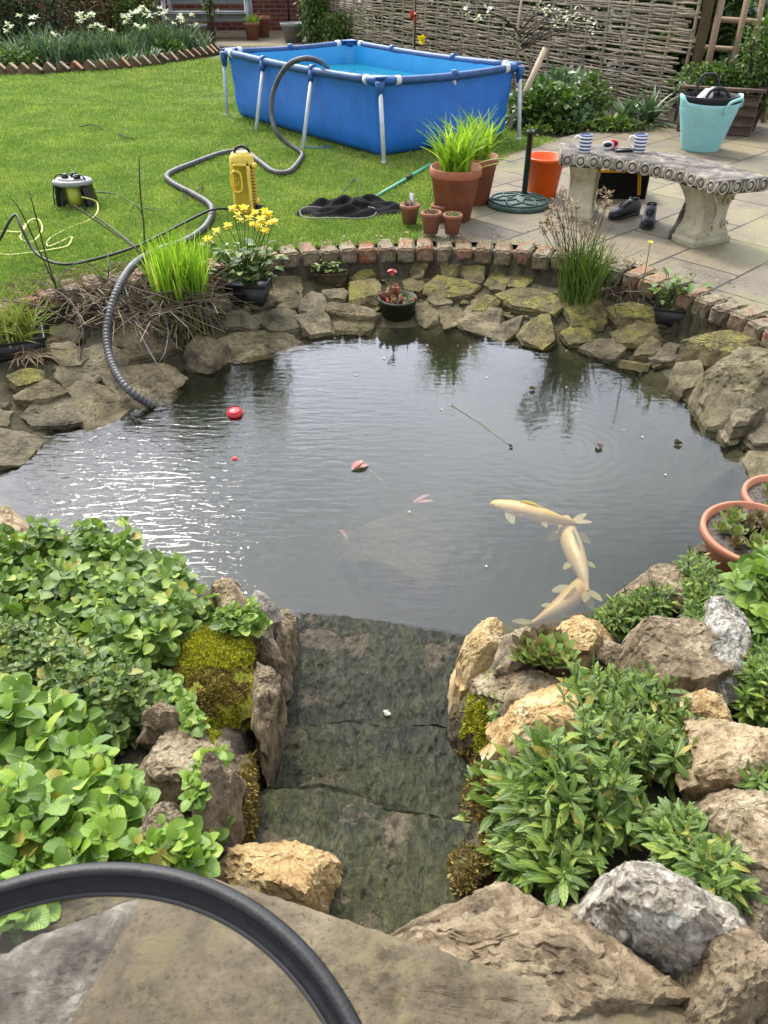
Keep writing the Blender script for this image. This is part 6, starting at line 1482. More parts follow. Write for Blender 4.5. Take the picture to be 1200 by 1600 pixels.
floating('lily_leaf', 'curled red lily leaf just under the surface right of the stalk', 662, 785, .095, .35, .2, 'lily_red', WL - .012, n=2, curl=.12)
floating('lily_leaf', 'narrow brown-red curled leaf under water near the cascade side', 535, 838, .075, .4, -.9, 'lily_red', WL - .03, curl=.6)
for lab, a, b, L, az in [('dark curled leaf floating inside the ripple rings', 939, 699, .045, 1.3), ('dark leaf on the water nearest the right bank', 1060, 694, .045, .2), ('tiny dark leaf on the water left of the ripple rings', 799, 698, .022, .5), ('reddish leaf on the water below the far waterline slabs', 832, 609, .04, .1)]:
    floating('floating_leaf', lab, a, b, L, .8, az, 'leaf_bronze' if 'reddish' in lab else 'twig', n=2, curl=.5)
twig('long thin straw floating diagonally across the middle of the pond', [P(705,632,WL+.004), P(750,660,WL+.004), P(798,696,WL+.004)], .0016, 'grass_yellow')
base = None
for a, b in [(616,589),(557,586),(645,577),(702,632),(975,672),(760,590),(560,632),(885,605),(885,548),(905,640),(1040,742),(600,560),(668,540),(1004,683),(1062,690),(690,640),(640,800),(870,660),(760,885),(715,540)]:
    q = P(a, b, WL + .003)
    if base is None: base = MB().lathe([(0,0),(.008,.001),(.006,.003),(0,.003)], (0, 0, 0), 8, sy=.7).build('petal', 'petal_white', loc=V3(0,0,0)); o = base
    else: o = base.copy(); COL.objects.link(o)
    o.location = q; o.rotation_euler.z = a * .7; s_ = .4 + (a % 7) / 9; o.scale = (s_, s_, 1); tag(o, 'tiny white petal floating on the pond', 'petal', 'white petals scattered on the pond')
def koi(label, pts, mat, z, W, rise=0):
    P3 = [P(a, b, z + dz) for a, b, dz in pts]; r = thing('koi', label, 'fish', P3[0])
    # sample the spine
    sp = []; m0 = len(P3)
    for i in range(m0 - 1):
        g = lambda k: P3[max(0, min(m0-1, k))]; p0, p1, p2, p3 = g(i-1), g(i), g(i+1), g(i+2)
        for k in range(8): t = k / 8; sp.append(.5 * ((2*p1) + (p2-p0)*t + (2*p0-5*p1+4*p2-p3)*t*t + (3*p1-p0-3*p2+p3)*t**3))
    sp.append(P3[-1]); n = len(sp); V = []; q = 16
    for i, p in enumerate(sp):
        u = i / (n - 1); wd = W * (np.interp(u, [0,.03,.10,.22,.38,.55,.75,.88,1], [.10,.38,.66,.90,1.0,.88,.50,.28,.20])); hh = wd * np.interp(u, [0,.3,1], [.8,1.05,1.5])
        d = (sp[min(n-1, i+1)] - sp[max(0, i-1)]).normalized(); sd_ = V3(-d.y, d.x, 0).normalized()
        for k in range(q): t = 2*pi*k/q; v = p + sd_ * wd * cos(t) + V3(0, 0, hh * sin(t) * .95); V.append(tuple(v))
    V += [tuple(sp[0] - (sp[1] - sp[0]).normalized() * .004), tuple(sp[-1])]
    MB().add(V, [[i*q+k, (i+1)*q+k, (i+1)*q+(k+1) % q, i*q+(k+1) % q] for i in range(n-1) for k in range(q)], [[n*q, (k+1) % q, k] for k in range(q)] + [[n*q+1, (n-1)*q+k, (n-1)*q+(k+1) % q] for k in range(q)]).build('body', mat, r)
    def fin(i, side, L, wd, el, nm, back=.8):
        p = sp[i]; d = (sp[min(n-1, i+1)] - sp[max(0, i-1)]).normalized(); sd_ = V3(-d.y, d.x, 0) * side; a = (sd_ * 1 + d * back); az = math.atan2(a.y, a.x)
        v, qd = LT['petal']; m = MB(); m.inst(v, qd, np.array([tuple(p + sd_ * W * .7)]), rots(np.array([az]), np.array([el])), np.array([[L, wd, L * .4]])); m.build(nm, 'koi_fin', r)
    for s_ in (-1, 1): fin(int(n * .24), s_, W * 1.75, W * 1.5, -.3, 'pectoral_fin'); fin(int(n * .55), s_, W * 1.0, W * .9, -.3, 'pelvic_fin')
    d = (sp[-1] - sp[-3]).normalized(); az = math.atan2(d.y, d.x); v, qd = LT['petal']
    m = MB()
    for s_ in (.45, -.35): m.inst(v, qd, np.array([tuple(sp[-1] - d * .01)]), rots(np.array([az + s_]), np.array([.1])), np.array([[W * 2.0, W * 1.1, W]]))
    m.build('tail_fin', 'koi_fin', r)
    V = []; a0, a1 = int(n * .33), int(n * .66)
    for i in range(a0, a1 + 1): u = (i - a0) / (a1 - a0); V += [tuple(sp[i] + V3(0, 0, W * .8)), tuple(sp[i] + (V3(.006, .003, 0)) + V3(0, 0, W * (.9 + .65 * sin(pi * min(1, u * 1.1 + .15)) * (1 - u * .5))))]
    MB().add(V, [[2*i, 2*i+1, 2*i+3, 2*i+2] for i in range(a1 - a0)]).build('dorsal_fin', 'koi_fin', r)
    for s_ in (-1, 1):
        d0 = (sp[1] - sp[0]).normalized(); sdv = V3(-d0.y, d0.x, 0); i = max(1, int(n * .07)); e = sp[i] + sdv * s_ * W * .52 + V3(0, 0, W * .28)
        MB().lathe([(0,-.004),(.004,0),(0,.004)], e, 10).build('eye', 'phone_glass', r)
koi('bright yellow koi nearest the surface, heading left', [(766,786,0),(800,794,.0),(840,805,-.004),(872,812,-.012),(898,816,-.03)], 'koi_yellow', WL - .045, .039)
koi('pale cream koi swimming up between the yellow and the deepest one', [(884,806,0),(888,835,-.005),(900,870,-.01),(912,900,-.015),(918,925,-.03)], 'koi_cream', WL - .11, .044)
koi('dull peach koi deepest of three, near the right bank rocks', [(915,902,0),(900,925,-.005),(878,948,-.01),(850,965,-.02),(830,975,-.03)], 'koi_peach', WL - .15, .042)
# submerged boulder showing dimly through the murk
rock('large dark submerged boulder showing dimly through the murky water', [(530,830),(570,790),(640,790),(700,830),(690,880),(640,915),(570,900)], 'dark_mossy', .10, .4, flatz=-.45, n=80, rg=14, name='submerged_rock')
# terracotta bowls
def bowl(label, c, R0, H, seeds, name='terracotta_bowl'):
    r = thing(name, label, 'bowl', c)
    MB().lathe([(0,0),(R0*.72,0),(R0*.93,H*.72),(R0*.95,H*.75),(R0,H*.78),(R0,H-.004),(R0-.004,H),(R0-.016,H),(R0-.02,H*.8),(0,H*.8)], c, 48).build('bowl_body', 'terracotta_bowl', r)
    s = MB(); n = 32; V = [(c.x, c.y, c.z + H*.82)]
    for f in (.3, .6, .97):
        for k in range(n): a = 2*pi*k/n; V.append((c.x + (R0 - .018) * f * cos(a), c.y + (R0 - .018) * f * sin(a), c.z + H*.82 + .005 * noise.noise(V3(f*7, cos(a)*3, sin(a)*3))))
    s.add(V, [[1+i*n+k, 1+i*n+(k+1) % n, 1+(i+1)*n+(k+1) % n, 1+(i+1)*n+k] for i in range(2) for k in range(n)], [[0, 1+k, 1+(k+1) % n] for k in range(n)]); s.build('gravel_mulch', 'gravel', r)
    for dx, dy, rr, mt in seeds: m = MB(); sempervivum(m, (c.x + dx, c.y + dy, c.z + H * .84), rr * 1.35, 34); m.build('houseleek', mt, r)
    return r
c = P(1178,868,-.14); c = V3(P(1172,838,-.07).x + .02, P(1172,838,-.07).y, -.18)
bowl('terracotta bowl of green and red houseleeks in gravel, larger and nearer', c, .185, .13, [(-.055,.075,.042,'semper_green'),(.04,.085,.034,'semper_leaf'),(-.07,.0,.034,'semper_green'),(-.02,.02,.03,'semper_leaf'),(.06,.02,.045,'semper_leaf'),(-.03,-.07,.04,'semper_green'),(.05,-.06,.04,'semper_leaf'),(.11,.06,.035,'semper_green'),(.02,-.11,.03,'semper_green'),(.0,.06,.034,'semper_leaf'),(-.11,.03,.03,'semper_green'),(-.09,-.05,.03,'semper_leaf'),(.02,-.03,.034,'semper_green'),(-.02,.12,.03,'semper_leaf')])
c = V3(P(1215,776,-.07).x + .03, P(1215,776,-.07).y, -.19)
bowl('second terracotta bowl, cut by the right frame edge behind the first', c, .15, .12, [(-.04,.0,.04,'semper_leaf'),(-.03,.06,.03,'semper_green'),(.03,.05,.03,'semper_green'),(-.06,-.05,.03,'semper_green')])
# houseleek clump on the rocks
hz = lambda x, y: zt(x, y) + .12
c = T(850, 1022, .11); r = thing('houseleek_clump', 'large purple-tipped green houseleek clump on the rocks right of the cascade', 'succulent', c)
for px, py, rr in [(848,1028,.052),(822,1018,.045),(872,1020,.045),(850,1005,.042),(832,1034,.034),(868,1038,.036),(885,1033,.028),(812,1030,.03),(835,1004,.034),(868,1003,.03)]:
    q = T(px, py, .12); m = MB(); sempervivum(m, q, rr * 1.2, 36); m.build('houseleek', 'semper_leaf' if py < 1020 else 'semper_green', r)
# ================================================================== LEAFY PLANTS
def clump(name, label, zone, n, H, lkind, ls, mat, nodes=6, hj=.6, petiole=.25, lean=.25, rad=.0016, up=(.0, .55), off=.0, cat='plant', stemmat='leaf_mid', buds=0, low=.15, edge=.06):
    mg = min(14, .12 * math.sqrt(area(zone))); pts = in_poly_px(zone, n * 2); pts = pts[pdist(np.array(zone, float), pts[:,0], pts[:,1]) < -mg][:n]; n = len(pts); B = np.array([tuple(T(a, b, hj * H + off)) for a, b in pts]); zone3 = np.array([T(a, b, hj * H + off)[:2] for a, b in zone])
    B[:,2] = [zt(x, y) + off for x, y in B[:,:2]]
    ed = np.clip(-pdist(zone3, B[:,0], B[:,1]) / edge, .0, 1) ** .5
    nzv = np.array([noise.noise(V3(x * 6, y * 6, 2)) for x, y in B[:,:2]])
    h = H * (.55 + .45 * ed) * RNG.uniform(.55, 1.2, n) * (1 + .6 * nzv)
    cx, cy = B[:,0].mean(), B[:,1].mean(); ox, oy = B[:,0] - cx, B[:,1] - cy; ol = np.hypot(ox, oy) + 1e-6
    tilt = lean * (1 - ed)[:, None] * np.stack([ox / ol, oy / ol, 0 * ox], -1) * h[:, None] * 1.5 + RNG.normal(0, .12, (n, 3)) * h[:, None] * [1, 1, 0]
    Tp = B + tilt; Tp[:,2] += h
    r = thing(name, label, cat, (cx, cy, float(B[:,2].min())))
    m = MB(); mid = (B + Tp) / 2 - tilt * .2; sticks(m, B, mid, rad); sticks(m, mid, Tp, rad * .8)
    L = MB(); ph = RNG.uniform(0, 3.14, n)
    for j in range(nodes):
        f = low + (1 - low) * (j + 1) / nodes; pos = B + (Tp - B) * f - tilt * .2 * (4 * f * (1 - f))
        for s_ in (0, pi):
            az = ph + j * 1.571 + s_ + RNG.normal(0, .25, n); sz = ls * RNG.uniform(.6, 1.15, n) * (1.0 if f < .75 else (1.0 - 1.6 * (f - .75)))
            pe = petiole * sz; el = RNG.uniform(up[0], up[1], n) + (.5 if j == nodes - 1 else 0)
            D = np.stack([np.cos(az), np.sin(az), .5 + 0 * az], -1) * pe[:, None]
            if petiole > .15: sticks(m, pos, pos + D, rad * .6)
            L.inst(*LT[lkind], pos + D, rots(az, el, RNG.normal(0, .5, n)), sz)
    m.build('stems', stemmat, r); L.build('leaves', mat, r)
    if buds:
        b = MB(); k = buds; idx = RNG.choice(n, k); A = Tp[idx]; E = A + np.stack([RNG.normal(0, .02, k), RNG.normal(0, .02, k), RNG.uniform(.02, .07, k)], -1)
        for a_, e in zip(A, E):
            b2_ = MB(); sticks(b2_, [a_], [e], .0009); bs = b2_.build('bud_stalk', 'leaf_bronze', r)
            MB().lathe([(0,-.003),(.003,0),(0,.003)], e, 6).build('bud', 'leaf_narrow_grey', bs)
    return r
clump('leafy_mound', 'large mound of round mid-green leaves between pond and mossy rock on the left', [(-40,850),(60,842),(130,838),(190,825),(245,838),(285,875),(305,915),(360,958),(395,968),(385,985),(320,985),(270,1018),(225,1050),(150,1020),(60,970),(-40,975)], 250, .18, 'round', .045, 'leaf_balm', 7, cat='leafy plant')
clump('leafy_mound', 'patch of small narrow grey-green leaves between the two round-leaved mounds', [(-40,960),(60,970),(150,1025),(245,1062),(250,1100),(215,1140),(180,1165),(120,1120),(40,1070),(-40,1050)], 300, .13, 'oval', .038, 'leaf_narrow_grey', 8, petiole=.05, cat='leafy plant')
clump('leafy_mound', 'lime green mound of big round leaves at the lower left above the black rim', [(-60,1060),(40,1080),(120,1120),(175,1195),(205,1240),(212,1290),(195,1325),(150,1345),(60,1370),(-60,1400)], 190, .15, 'round', .054, 'leaf_balm_lime', 6, cat='leafy plant')
clump('leafy_sprig', 'few lime leaves seen through the glass at the lower left', [(-30,1410),(40,1395),(100,1400),(80,1440),(20,1465),(-30,1470)], 40, .12, 'round', .05, 'leaf_balm_lime', 5, cat='leafy plant')
clump('leafy_sprig', 'small round-leaved sprig climbing the reddish ridged stone', [(300,1200),(325,1178),(345,1172),(360,1185),(335,1200),(318,1240),(300,1265),(292,1250)], 34, .07, 'round', .024, 'leaf_balm_lime', 4, off=.10, cat='leafy plant')
clump('leafy_sprig', 'two-leaved sprig low on the dark stone left of the cascade', [(325,1275),(345,1275),(345,1300),(328,1300)], 4, .07, 'round', .034, 'leaf_balm', 2, off=.09, cat='leafy plant')
clump('leafy_sprig', 'lime leaves in front of the lumpy stone just above the black rim', [(230,1330),(270,1315),(318,1335),(310,1352),(250,1350)], 34, .09, 'round', .04, 'leaf_balm_lime', 4, off=.05, cat='leafy plant')
clump('leafy_sprig', 'small green leaves hanging under the left side of the mossy rock', [(245,1045),(275,1060),(300,1110),(320,1140),(290,1150),(250,1120)], 40, .08, 'round', .03, 'leaf_balm', 4, off=.03, cat='leafy plant')
clump('leafy_sprig', 'thin leafy runner lying over the pinkish stone by the water', [(330,955),(400,945),(430,965),(410,985),(350,985)], 36, .06, 'round', .028, 'leaf_balm', 3, off=.10, cat='leafy plant')
clump('leafy_clump', 'largest clump of pointed green leaves right of the cascade', [(740,1215),(790,1180),(830,1165),(900,1200),(960,1215),(1000,1250),(1035,1290),(950,1310),(905,1340),(895,1385),(830,1365),(760,1360),(742,1290)], 165, .13, 'lance', .062, 'leaf_narrow', 9, petiole=.05, up=(.0, .8), buds=26, cat='leafy plant')
clump('leafy_clump', 'dark pointed-leaved clump behind the largest one, among tan stones', [(878,1075),(930,1050),(1000,1050),(1055,1085),(1085,1140),(1098,1190),(1050,1222),(980,1205),(900,1195),(870,1130)], 150, .13, 'lance', .054, 'leaf_narrow', 9, petiole=.05, up=(.0, .8), buds=34, cat='leafy plant')
clump('leafy_clump', 'fine-leaved green clump at the right frame edge below the whitish boulder', [(1135,1050),(1180,1025),(1240,1010),(1240,1150),(1180,1130),(1140,1090)], 150, .12, 'lance', .05, 'leaf_narrow', 8, petiole=.05, up=(.0, .8), cat='leafy plant')
clump('leafy_clump', 'big round bright leaves spilling in at the right frame edge under the bowl', [(1130,900),(1165,880),(1240,870),(1240,1000),(1195,995),(1160,965),(1135,930)], 90, .16, 'round', .06, 'leaf_balm', 5, off=.03, cat='leafy plant')
clump('leafy_clump', 'leafy clump with tiny buds over the water behind the speckled boulder', [(928,965),(955,938),(1000,925),(1055,930),(1045,960),(990,972),(940,985)], 110, .10, 'lance', .042, 'leaf_narrow', 7, off=.04, petiole=.05, up=(.0, .8), buds=26, cat='leafy plant')
clump('leafy_clump', 'upright leafy weed left of the near terracotta bowl', [(1060,875),(1095,865),(1125,905),(1115,960),(1098,1005),(1078,990),(1072,930)], 110, .11, 'lance', .04, 'leaf_narrow', 7, off=.06, petiole=.05, up=(.0, .8), cat='leafy plant')
clump('leafy_clump', 'small green tuft at the right frame edge on the big pale boulder', [(1150,1195),(1190,1180),(1240,1175),(1240,1240),(1180,1235)], 60, .09, 'lance', .045, 'leaf_narrow', 6, off=.06, petiole=.05, up=(.0, .8), cat='leafy plant')
clump('leafy_clump', 'trailing green clump behind the white lichen boulder', [(1005,1285),(1070,1270),(1120,1300),(1158,1385),(1130,1400),(1060,1340)], 110, .09, 'lance', .058, 'leaf_narrow', 6, off=.06, petiole=.05, up=(-.2, .6), cat='leafy plant')
clump('leafy_sprig', 'fine sprig on moss beside the yellow block', [(738,1085),(775,1070),(785,1110),(765,1140),(745,1120)], 40, .09, 'oval', .022, 'leaf_narrow_grey', 6, off=.08, petiole=.05, cat='leafy plant')
clump('leafy_sprig', 'tiny weed between the front boulder and the white one', [(985,1440),(1015,1435),(1012,1455),(990,1455)], 14, .05, 'oval', .02, 'leaf_narrow', 4, off=.07, cat='leafy plant')
# white-flowered rosettes
c = T(770, 1225, .12); r = thing('white_campion', 'leafy rosette with a single white flower beside the cascade', 'flower', c)
m = MB()
for px, py, L in ((765,1235,.09), (850,1215,.10), (785,1265,.08), (835,1230,.09)):
    q = T(px, py, .10); blades(m, (q.x, q.y, q.z), 26, L, .02, .022, .8, kind_='lance', el0=.95)
m.build('leaves', 'leaf_narrow', r)
q = T(760, 1188, .17); m = MB(); k = 14; m.inst(*LT['petal'], np.tile(tuple(q), (k, 1)) + RNG.normal(0, .002, (k, 3)), rots(np.arange(k) * .9, RNG.uniform(.1, .9, k)), np.full(k, .013)); m.build('flower', 'petal_white', r)
MB().tube([q - V3(0, 0, .10), q], .0015, 5).build('flower_stalk', 'leaf_mid', r)
q = T(604, 1121, .02)
m = MB(); k = 12; m.inst(*LT['petal'], np.tile(tuple(q + V3(0,0,.02)), (k, 1)) + RNG.normal(0, .003, (k, 3)), rots(np.arange(k) * .9, RNG.uniform(.1, .9, k)), np.full(k, .010)); tag(m.build('fallen_blossom', 'petal_white'), 'small white blossom lying on the middle of the cascade', 'blossom')
# ---- border planting in the distance
def bush(name, label, c, rx, ry, rz, n, lkind, ls, mat, cat='shrub', trunk=True, core=True, thin=0, flowers=None):
    r = thing(name, label, cat, (c[0], c[1], 0)); u = RNG.normal(0, 1, (n, 3)); u /= np.linalg.norm(u, axis=1)[:, None]
    rad = RNG.random(n) ** .45 * np.array([1 + .35 * noise.noise(V3(*(q * 2.2)) + V3(c[0], c[1], 0)) for q in u]); p = u * rad[:, None] * [rx, ry, rz] + [c[0], c[1], c[2]]; p[:,2] = np.maximum(p[:,2], .01)
    az = np.arctan2(u[:,1], u[:,0]) + RNG.normal(0, .9, n); el = u[:,2] * .7 + RNG.normal(.1, .5, n)
    m = MB(); m.inst(*LT[lkind], p, rots(az, el, RNG.normal(0, .6, n)), ls * RNG.uniform(.6, 1.3, n)); m.build('foliage', mat, r)
    k = 14; A = np.tile([c[0], c[1], 0.0], (k, 1)) + RNG.normal(0, rx * .15, (k, 3)) * [1, 1, 0]; s = MB(); sticks(s, A, p[RNG.choice(n, k)], .008 + .004 * rz); s.build('branches', 'twig', r)
    if flowers:
        mt, nf, fs = flowers; idx = RNG.choice(n, nf)
        for q in p[idx]:
            m = MB(); q = q + (q - np.array(c)) * .15; kk = 6; m.inst(*LT['petal'], np.tile(q, (kk, 1)), rots(np.arange(kk) * 1.05, RNG.uniform(-.2, .8, kk)), np.full(kk, fs)); m.build('flower', mt, r)
    return r
bush('evergreen_hedge', 'dense dark evergreen shrub filling the top left corner', (-6.3, 15.6, .75), 1.5, .6, 1.0, 9000, 'oval', .06, 'leaf_dark')
bush('flowering_shrub', 'bronze-tinged shrub with cream flowers behind the daffodils', (-4.55, 15.5, .7), .85, .5, .8, 5000, 'oval', .06, 'leaf_bronze', flowers=('petal_white', 40, .03))
bush('flowering_shrub', 'green and bronze shrub right of the cream-flowered one', (-4.15, 15.2, .5), .38, .35, .45, 2000, 'oval', .05, 'leaf_mid', flowers=('petal_red', 12, .03))
def daff(label, px, py, n, h, nf, sprd=.28):
    c = P(px, py, 0); r = thing('daffodils', label, 'flowers', c); m = MB(); blades(m, (c.x, c.y, .02), n, h, sprd, .024, .65, el0=1.25); m.build('leaves', 'leaf_glaucous', r)
    if nf:
        T2 = np.stack([c.x + RNG.normal(0, sprd * .8, nf), c.y + RNG.normal(0, .15, nf), h * RNG.uniform(.9, 1.25, nf)], -1); 
        for q in T2: k = 7; f = MB(); f.inst(*LT['petal'], np.tile(q, (k, 1)), rots(np.arange(k) * .9, RNG.uniform(-.5, .9, k)), np.full(k, .062)); fo = f.build('flower', 'petal_white', r); s = MB(); sticks(s, [q * np.array([1, 1, 0]) + np.array([0, 0, .02])], [q], .005); s.build('stalk', 'leaf_glaucous', fo)
for k, (a, b, n, h, nf, lab) in enumerate([(40,98,110,.42,3,'leftmost daffodil clump by the evergreen shrub'),(85,100,150,.50,4,'dense daffodil leaf clump left of the bronze shrub'),(125,98,120,.42,3,'daffodil clump in front of the bronze shrub'),(165,96,130,.50,8,'daffodil clump with many white flowers near the middle of the border'),
        (205,92,120,.40,6,'daffodil clump between the middle and white group of the border'),(240,86,160,.52,16,'brightest group of white daffodils by the young tree'),(275,82,110,.45,8,'white daffodils at the right end of the border'),(305,80,80,.35,1,'short daffodil leaves at the right tip of the border'),(180,104,60,.22,0,'low green leaf tuft just behind the brick edging'),(232,98,60,.24,0,'low leaf tuft behind the right half of the edging')]): daff(lab, a, b, n, h, nf)
for lab, a, b, rx in [('low mat of rounded green leaves at the far left border edge', 25, 104, .45), ('low green leafy patch in front of the white daffodils', 262, 88, .30), ('low green leaves under the young tree', 285, 78, .3)]:
    c = P(a, b, 0); bush('ground_plant', lab, (c.x, c.y, .06), rx, .25, .16, 900, 'round', .05, 'leaf_mid', cat='plant')
c = P(333,70,0); r = bush('young_tree', 'slim young tree in fresh leaf in front of the garden bench', (c.x, c.y, .75),   .17, .17, .42, 300, 'oval', .055, 'leaf_mid', cat='tree')
MB().tube([(c.x, c.y, 0), (c.x + .03, c.y, .6), (c.x - .02, c.y, 1.5)], [.025, .02, .008], 6).build('trunk', 'twig', r)
c = P(493,74,0); bush('bay_shrub', 'tall narrow bright-leaved shrub at the left end of the wattle fence', (c.x, c.y, .75), .28, .28, .85, 2200, 'oval', .06, 'leaf_mid')
c = P(540,78,0); bush('rounded_shrub', 'low rounded green shrub behind the far corner of the pool', (c.x, c.y, .28), .42, .3, .30, 2600, 'tiny', .05, 'leaf_mid')
c = P(842,198,0); bush('border_shrub', 'leafy dark green border plant right of the pool corner', (c.x, c.y, .16), .36, .28, .22, 1300, 'oval', .075, 'leaf_mid')
c = P(862,186,0); bush('border_shrub', 'bluish green hellebore-like plant behind the border plant by the pool', (c.x + .1, c.y + .1, .2), .28, .22, .22, 500, 'lance', .13, 'leaf_glaucous')
c = P(918,195,0); bush('border_shrub', 'small upright leafy shrub in the middle of the fence border', (c.x, c.y, .22), .20, .2, .26, 700, 'oval', .055, 'leaf_mid')
c = P(900,200,0); bush('border_shrub', 'low glaucous leaves at the foot of the middle border shrub', (c.x, c.y, .08), .22, .16, .12, 260, 'oval', .08, 'leaf_glaucous')
for a, b, lab in ((975,196,'left iris-like clump of strap leaves against the fence'), (1012,194,'right and larger iris-like clump of strap leaves against the fence')):
    c = P(a, b, 0); r = thing('iris_clump', lab, 'plant', c); m = MB(); blades(m, (c.x, c.y, 0), 34, .42, .06, .045, 1.0, el0=1.0); m.build('leaves', 'leaf_glaucous', r)
c = P(952,205,0); bush('ground_plant', 'low bright green strip of leaves between patio and border', (c.x, c.y, .05), .38, .12, .07, 500, 'oval', .05, 'leaf_narrow', cat='plant')
for lab, a, b in [('weedy soil patch plant left of the middle border shrub', 885, 206), ('tiny seedling by the paving near the pool leg', 838, 212)]:
    c = P(a, b, 0); bush('ground_plant', lab, (c.x, c.y, .04), .14, .08, .06, 140, 'oval', .04, 'leaf_narrow', cat='plant')
# blossom tree against the fence
c = P(806,150,0); c = V3(2.0, 10.2, 0); r = thing('magnolia', 'thin-branched little tree with pale pink-white blossoms against the fence', 'tree', c)
MB().tube([(c.x - .05, c.y, 0), PX(806,60,10.2), PX(818,-20,10.2)], [.02, .016, .012], 6).build('trunk', 'stake_wood', r)
br = MB(); bt = []
for a, b in [(880,26),(865,32),(895,30),(915,42),(930,44),(872,44),(850,20),(760,20),(745,32),(900,18),(842,8),(925,38),(730,14),(885,38),(860,14)]:
    q = PX(a, b, 10.0 + RNG.uniform(-.2, .2)); bt.append(q); s0 = PX(812, b + 35, 10.2); br.tube([s0, s0.lerp(q, .5) + V3(0, 0, .06), q], [.008, .006, .003], 5, spline=3)
br.build('branches', 'twig', r); m = MB()
for q in bt: k = 7; m.inst(*LT['petal'], np.tile(tuple(q), (k, 1)) + RNG.normal(0, .03, (k, 3)), rots(RNG.uniform(0, 6, k), RNG.uniform(-.6, 1, k)), RNG.uniform(.03, .05, k))
m.build('blossoms', 'petal_white', r)
q = PX(648,60,12.6); r = thing('climbing_rose', 'dark upright stem with a red and a yellow bloom behind the pool', 'plant', (q.x, q.y, 0)); MB().tube([(q.x, q.y, 0), (q.x, q.y, 1.0), PX(646,-10,12.6)], .012, 6).build('stem', 'twig', r)
for nm, mt, a, b in (('red_leaves', 'petal_red', 645, 28), ('yellow_flower', 'petal_yellow', 657, 64)):
    q = PX(a, b, 12.5); m = MB(); k = 8; m.inst(*LT['petal'], np.tile(tuple(q), (k, 1)) + RNG.normal(0, .03, (k, 3)), rots(RNG.uniform(0, 6, k), RNG.uniform(.2, 1.3, k)), np.full(k, .08)); m.build(nm, mt, r)
# planter contents, climber, beyond the trellis
c_, d_, n_, L_, W_ = PLC
p = c_ - d_ * .12; bush('planter_plants', 'low green plants with small white flowers filling the wooden planter', (p.x, p.y, .44), .36, .22, .14, 1500, 'oval', .045, 'leaf_mid', cat='plant', flowers=('petal_white', 26, .018))
q = PX(1188,100,8.5); bush('climber', 'dense dark climber hanging on the trellis at the right frame edge', (q.x + .05, 8.5, q.z), .30, .2, .42, 1500, 'oval', .05, 'leaf_mid', cat='climber')
q = PX(1140,115,8.6); bush('climber', 'thin climbing shoots below the trellis crossbar', (q.x, 8.6, q.z - .1), .22, .15, .2, 300, 'oval', .045, 'leaf_narrow', cat='climber')
for lab, a, yy, zz, rx, rz in [('lush green leaves in the raised bed behind the trellis', 1120, 10.4, .62, .8, .42), ('tall green growth at the top right beyond the raised beds', 1160, 12.6, .9, 1.8, .8), ('dark foliage seen through gaps of the trellis far right', 1240, 13.5, 1.0, 1.6, 1.1)]:
    q = PX(a, 60, yy); bush('bed_plants', lab, (q.x, yy, zz), rx, .5, rz, 2200, 'blade' if 'lush' in lab else 'oval', .12, 'leaf_mid', cat='plant')
q = PX(1150,60,10.3); tag(MB().tube([(q.x - .35 + .0, 10.6, .4), (q.x - .28, 10.6, .9), (q.x, 10.6, 1.25), (q.x + .3, 10.6, .95), (q.x + .36, 10.6, .4)], .018, 8, spline=6).build('garden_hoop', 'black_rubber'), 'arched dark plastic hoop over the bed behind the trellis', 'hoop')
fx = FA + (FB_ - FA) * .5; dd = (FB_ - FA).normalized(); nb = V3(dd.y, -dd.x, 0); nb = nb if nb.y > 0 else -nb
r = thing('hedge', 'dark garden hedge glimpsed through the gaps in the wattle fence', 'hedge', (fx.x + nb.x, fx.y + nb.y, 0)); m = MB(); n = 9000
t = RNG.random(n); p0 = np.array([[FA.x, FA.y, 0]]) + np.outer(t, np.array(FB_ - FA)) + np.outer(.7 + .5 * RNG.random(n), np.array(nb)); p0[:,2] = RNG.uniform(0, 1.7, n)
m.inst(*LT['oval'], p0, rots(RNG.uniform(0, 6.3, n), RNG.normal(0, .6, n)), RNG.uniform(.08, .16, n)); m.build('foliage', 'leaf_dark', r)
# ================================================================== glass table edge in the foreground
def table():
    c = V3(-.310, .128, .75); R0 = .336; r = thing('glass_table', 'round glass-topped table with a thick black rim cutting the lower left corner', 'table', (c.x, c.y, .25))
    MB().lathe([(R0-.0165,-.001), (R0-.0145,.001), (R0-.003,.001), (R0,-.002), (R0,-.022), (R0-.003,-.025), (R0-.024,-.025), (R0-.0275,-.023), (R0-.0275,-.019), (R0-.0225,-.017), (R0-.0175,-.0155), (R0-.0165,-.001)], c, 300).build('rim', 'black_metal', r, smooth=False)
    MB().lathe([(R0-.0272,-.0222), (R0-.0305,-.0222), (R0-.0305,-.0185), (R0-.027,-.0185)], c, 120).build('seal', 'black_rubber', r)
    MB().lathe([(0,-.0225),(R0-.030,-.0225)], c, 64).build('glass_top', 'glass', r)
    for k in range(3):
        a = -pi / 2 + k * 2 * pi / 3 + .35
        if k != 0 or True: MB().tube([(c.x + .02 * cos(a), c.y - .08 + .02 * sin(a), .71), (c.x + .03 * cos(a), c.y - .10, .5), (c.x + .13 * cos(a), c.y - .16 + .10 * sin(a), .24)], .010, 8).build('leg', 'black_metal', r)
table()

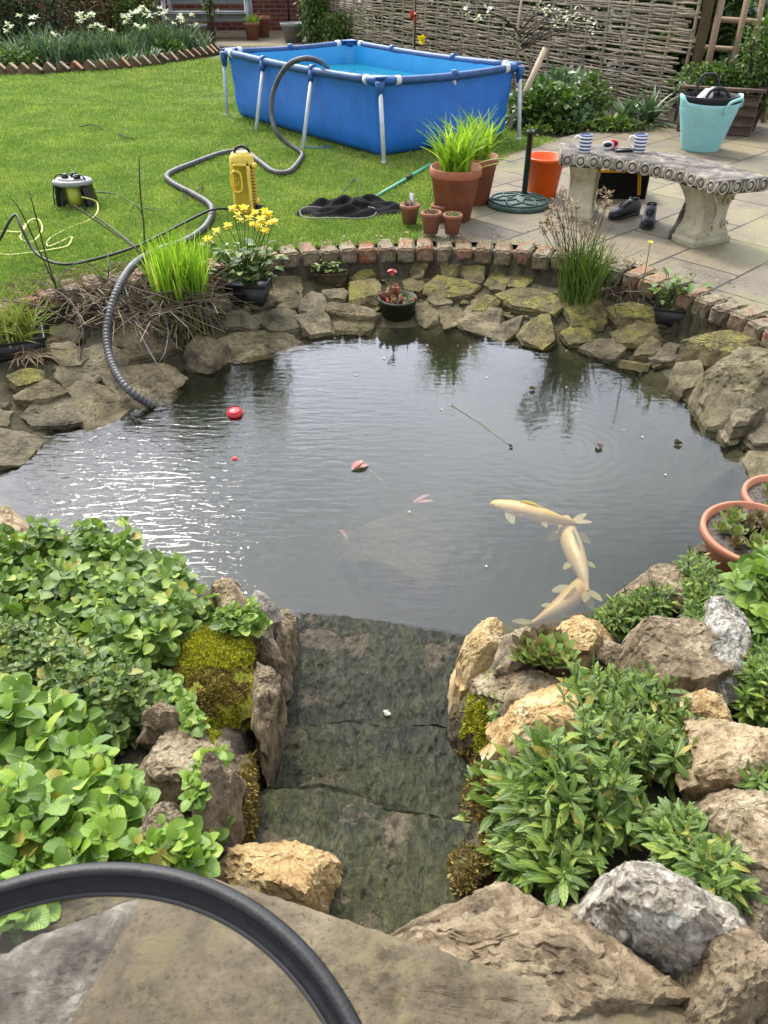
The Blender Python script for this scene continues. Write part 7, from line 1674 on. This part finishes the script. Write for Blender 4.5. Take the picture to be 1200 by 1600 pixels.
def litter():
    pos = []
    for i in range(len(BR) - 1):
        a, b = Vector(BR[i]), Vector(BR[i+1]); o_ = Vector(BRO[i]) - a; k = int(26 * (b - a).length / .3)
        for _ in range(k): q = a.lerp(b, RNG.random()) + o_ * RNG.uniform(.1, 2.0); pos.append((q.x, q.y, .020 + RNG.uniform(0, .012)))
    for a, b in in_poly_px([(620,372),(860,372),(1000,420),(1180,470),(1180,440),(1000,392),(860,345),(700,345)], 160): q = P(a, b, .012); pos.append(tuple(q))
    n = len(pos); m = MB(); L = RNG.uniform(.006, .028, n); m.inst(*LT['tiny'], np.array(pos), rots(RNG.uniform(0, 6.3, n), RNG.normal(0, .25, n), RNG.normal(0, .5, n)), np.stack([L, L * RNG.uniform(.3, 1.1, n), L], -1))
    kind(tag(m.build('leaf_litter', 'dry_head'), 'dry brown crumbs of leaf litter on the bricks and paving edge', 'leaf litter'), 'stuff')
    n = 420; pos = []
    for _ in range(n):
        i = RNG.integers(0, len(BR) - 1); q = Vector(BR[i]).lerp(Vector(BR[i+1]), RNG.random()) + (Vector(BRO[i]) - Vector(BR[i])) * (1.28 if RNG.random() < .6 else RNG.uniform(.0, 1.2)); pos.append((q.x, q.y, .005))
    m = MB(); L = RNG.uniform(.02, .06, n); m.inst(*LT['strap'], np.array(pos), rots(RNG.uniform(0, 6.3, n), RNG.uniform(.7, 1.4, n)), np.stack([L, L * 0 + .05, L], -1))
    kind(tag(m.build('joint_weeds', 'grass_blade'), 'fine grass and weeds growing in the brick joints', 'weeds'), 'stuff')
litter()

for k, (lab, ps) in enumerate([('thin bare twig sprawling over the far left bricks, lowest one', [(5,470),(60,478),(120,505),(170,515)]), ('thin bare twig bending from the stalk heap over the left shelf', [(60,440),(110,470),(130,520),(125,560)]),
        ('forked bare twig lying against the reed basket', [(150,430),(210,450),(270,470),(320,500)]), ('dark arching stalk above the heap left of the hose', [(85,470),(100,425),(135,410),(165,440)]), ('short upright dark stub beside the hose top', [(168,440),(170,415),(168,395)])]):
    twig(lab, [P(a, b, .03 + .10 * math.sin(pi * i / (len(ps) - 1)) - (.12 * i / len(ps) if b > 480 else 0)) for i, (a, b) in enumerate(ps)], .0045)
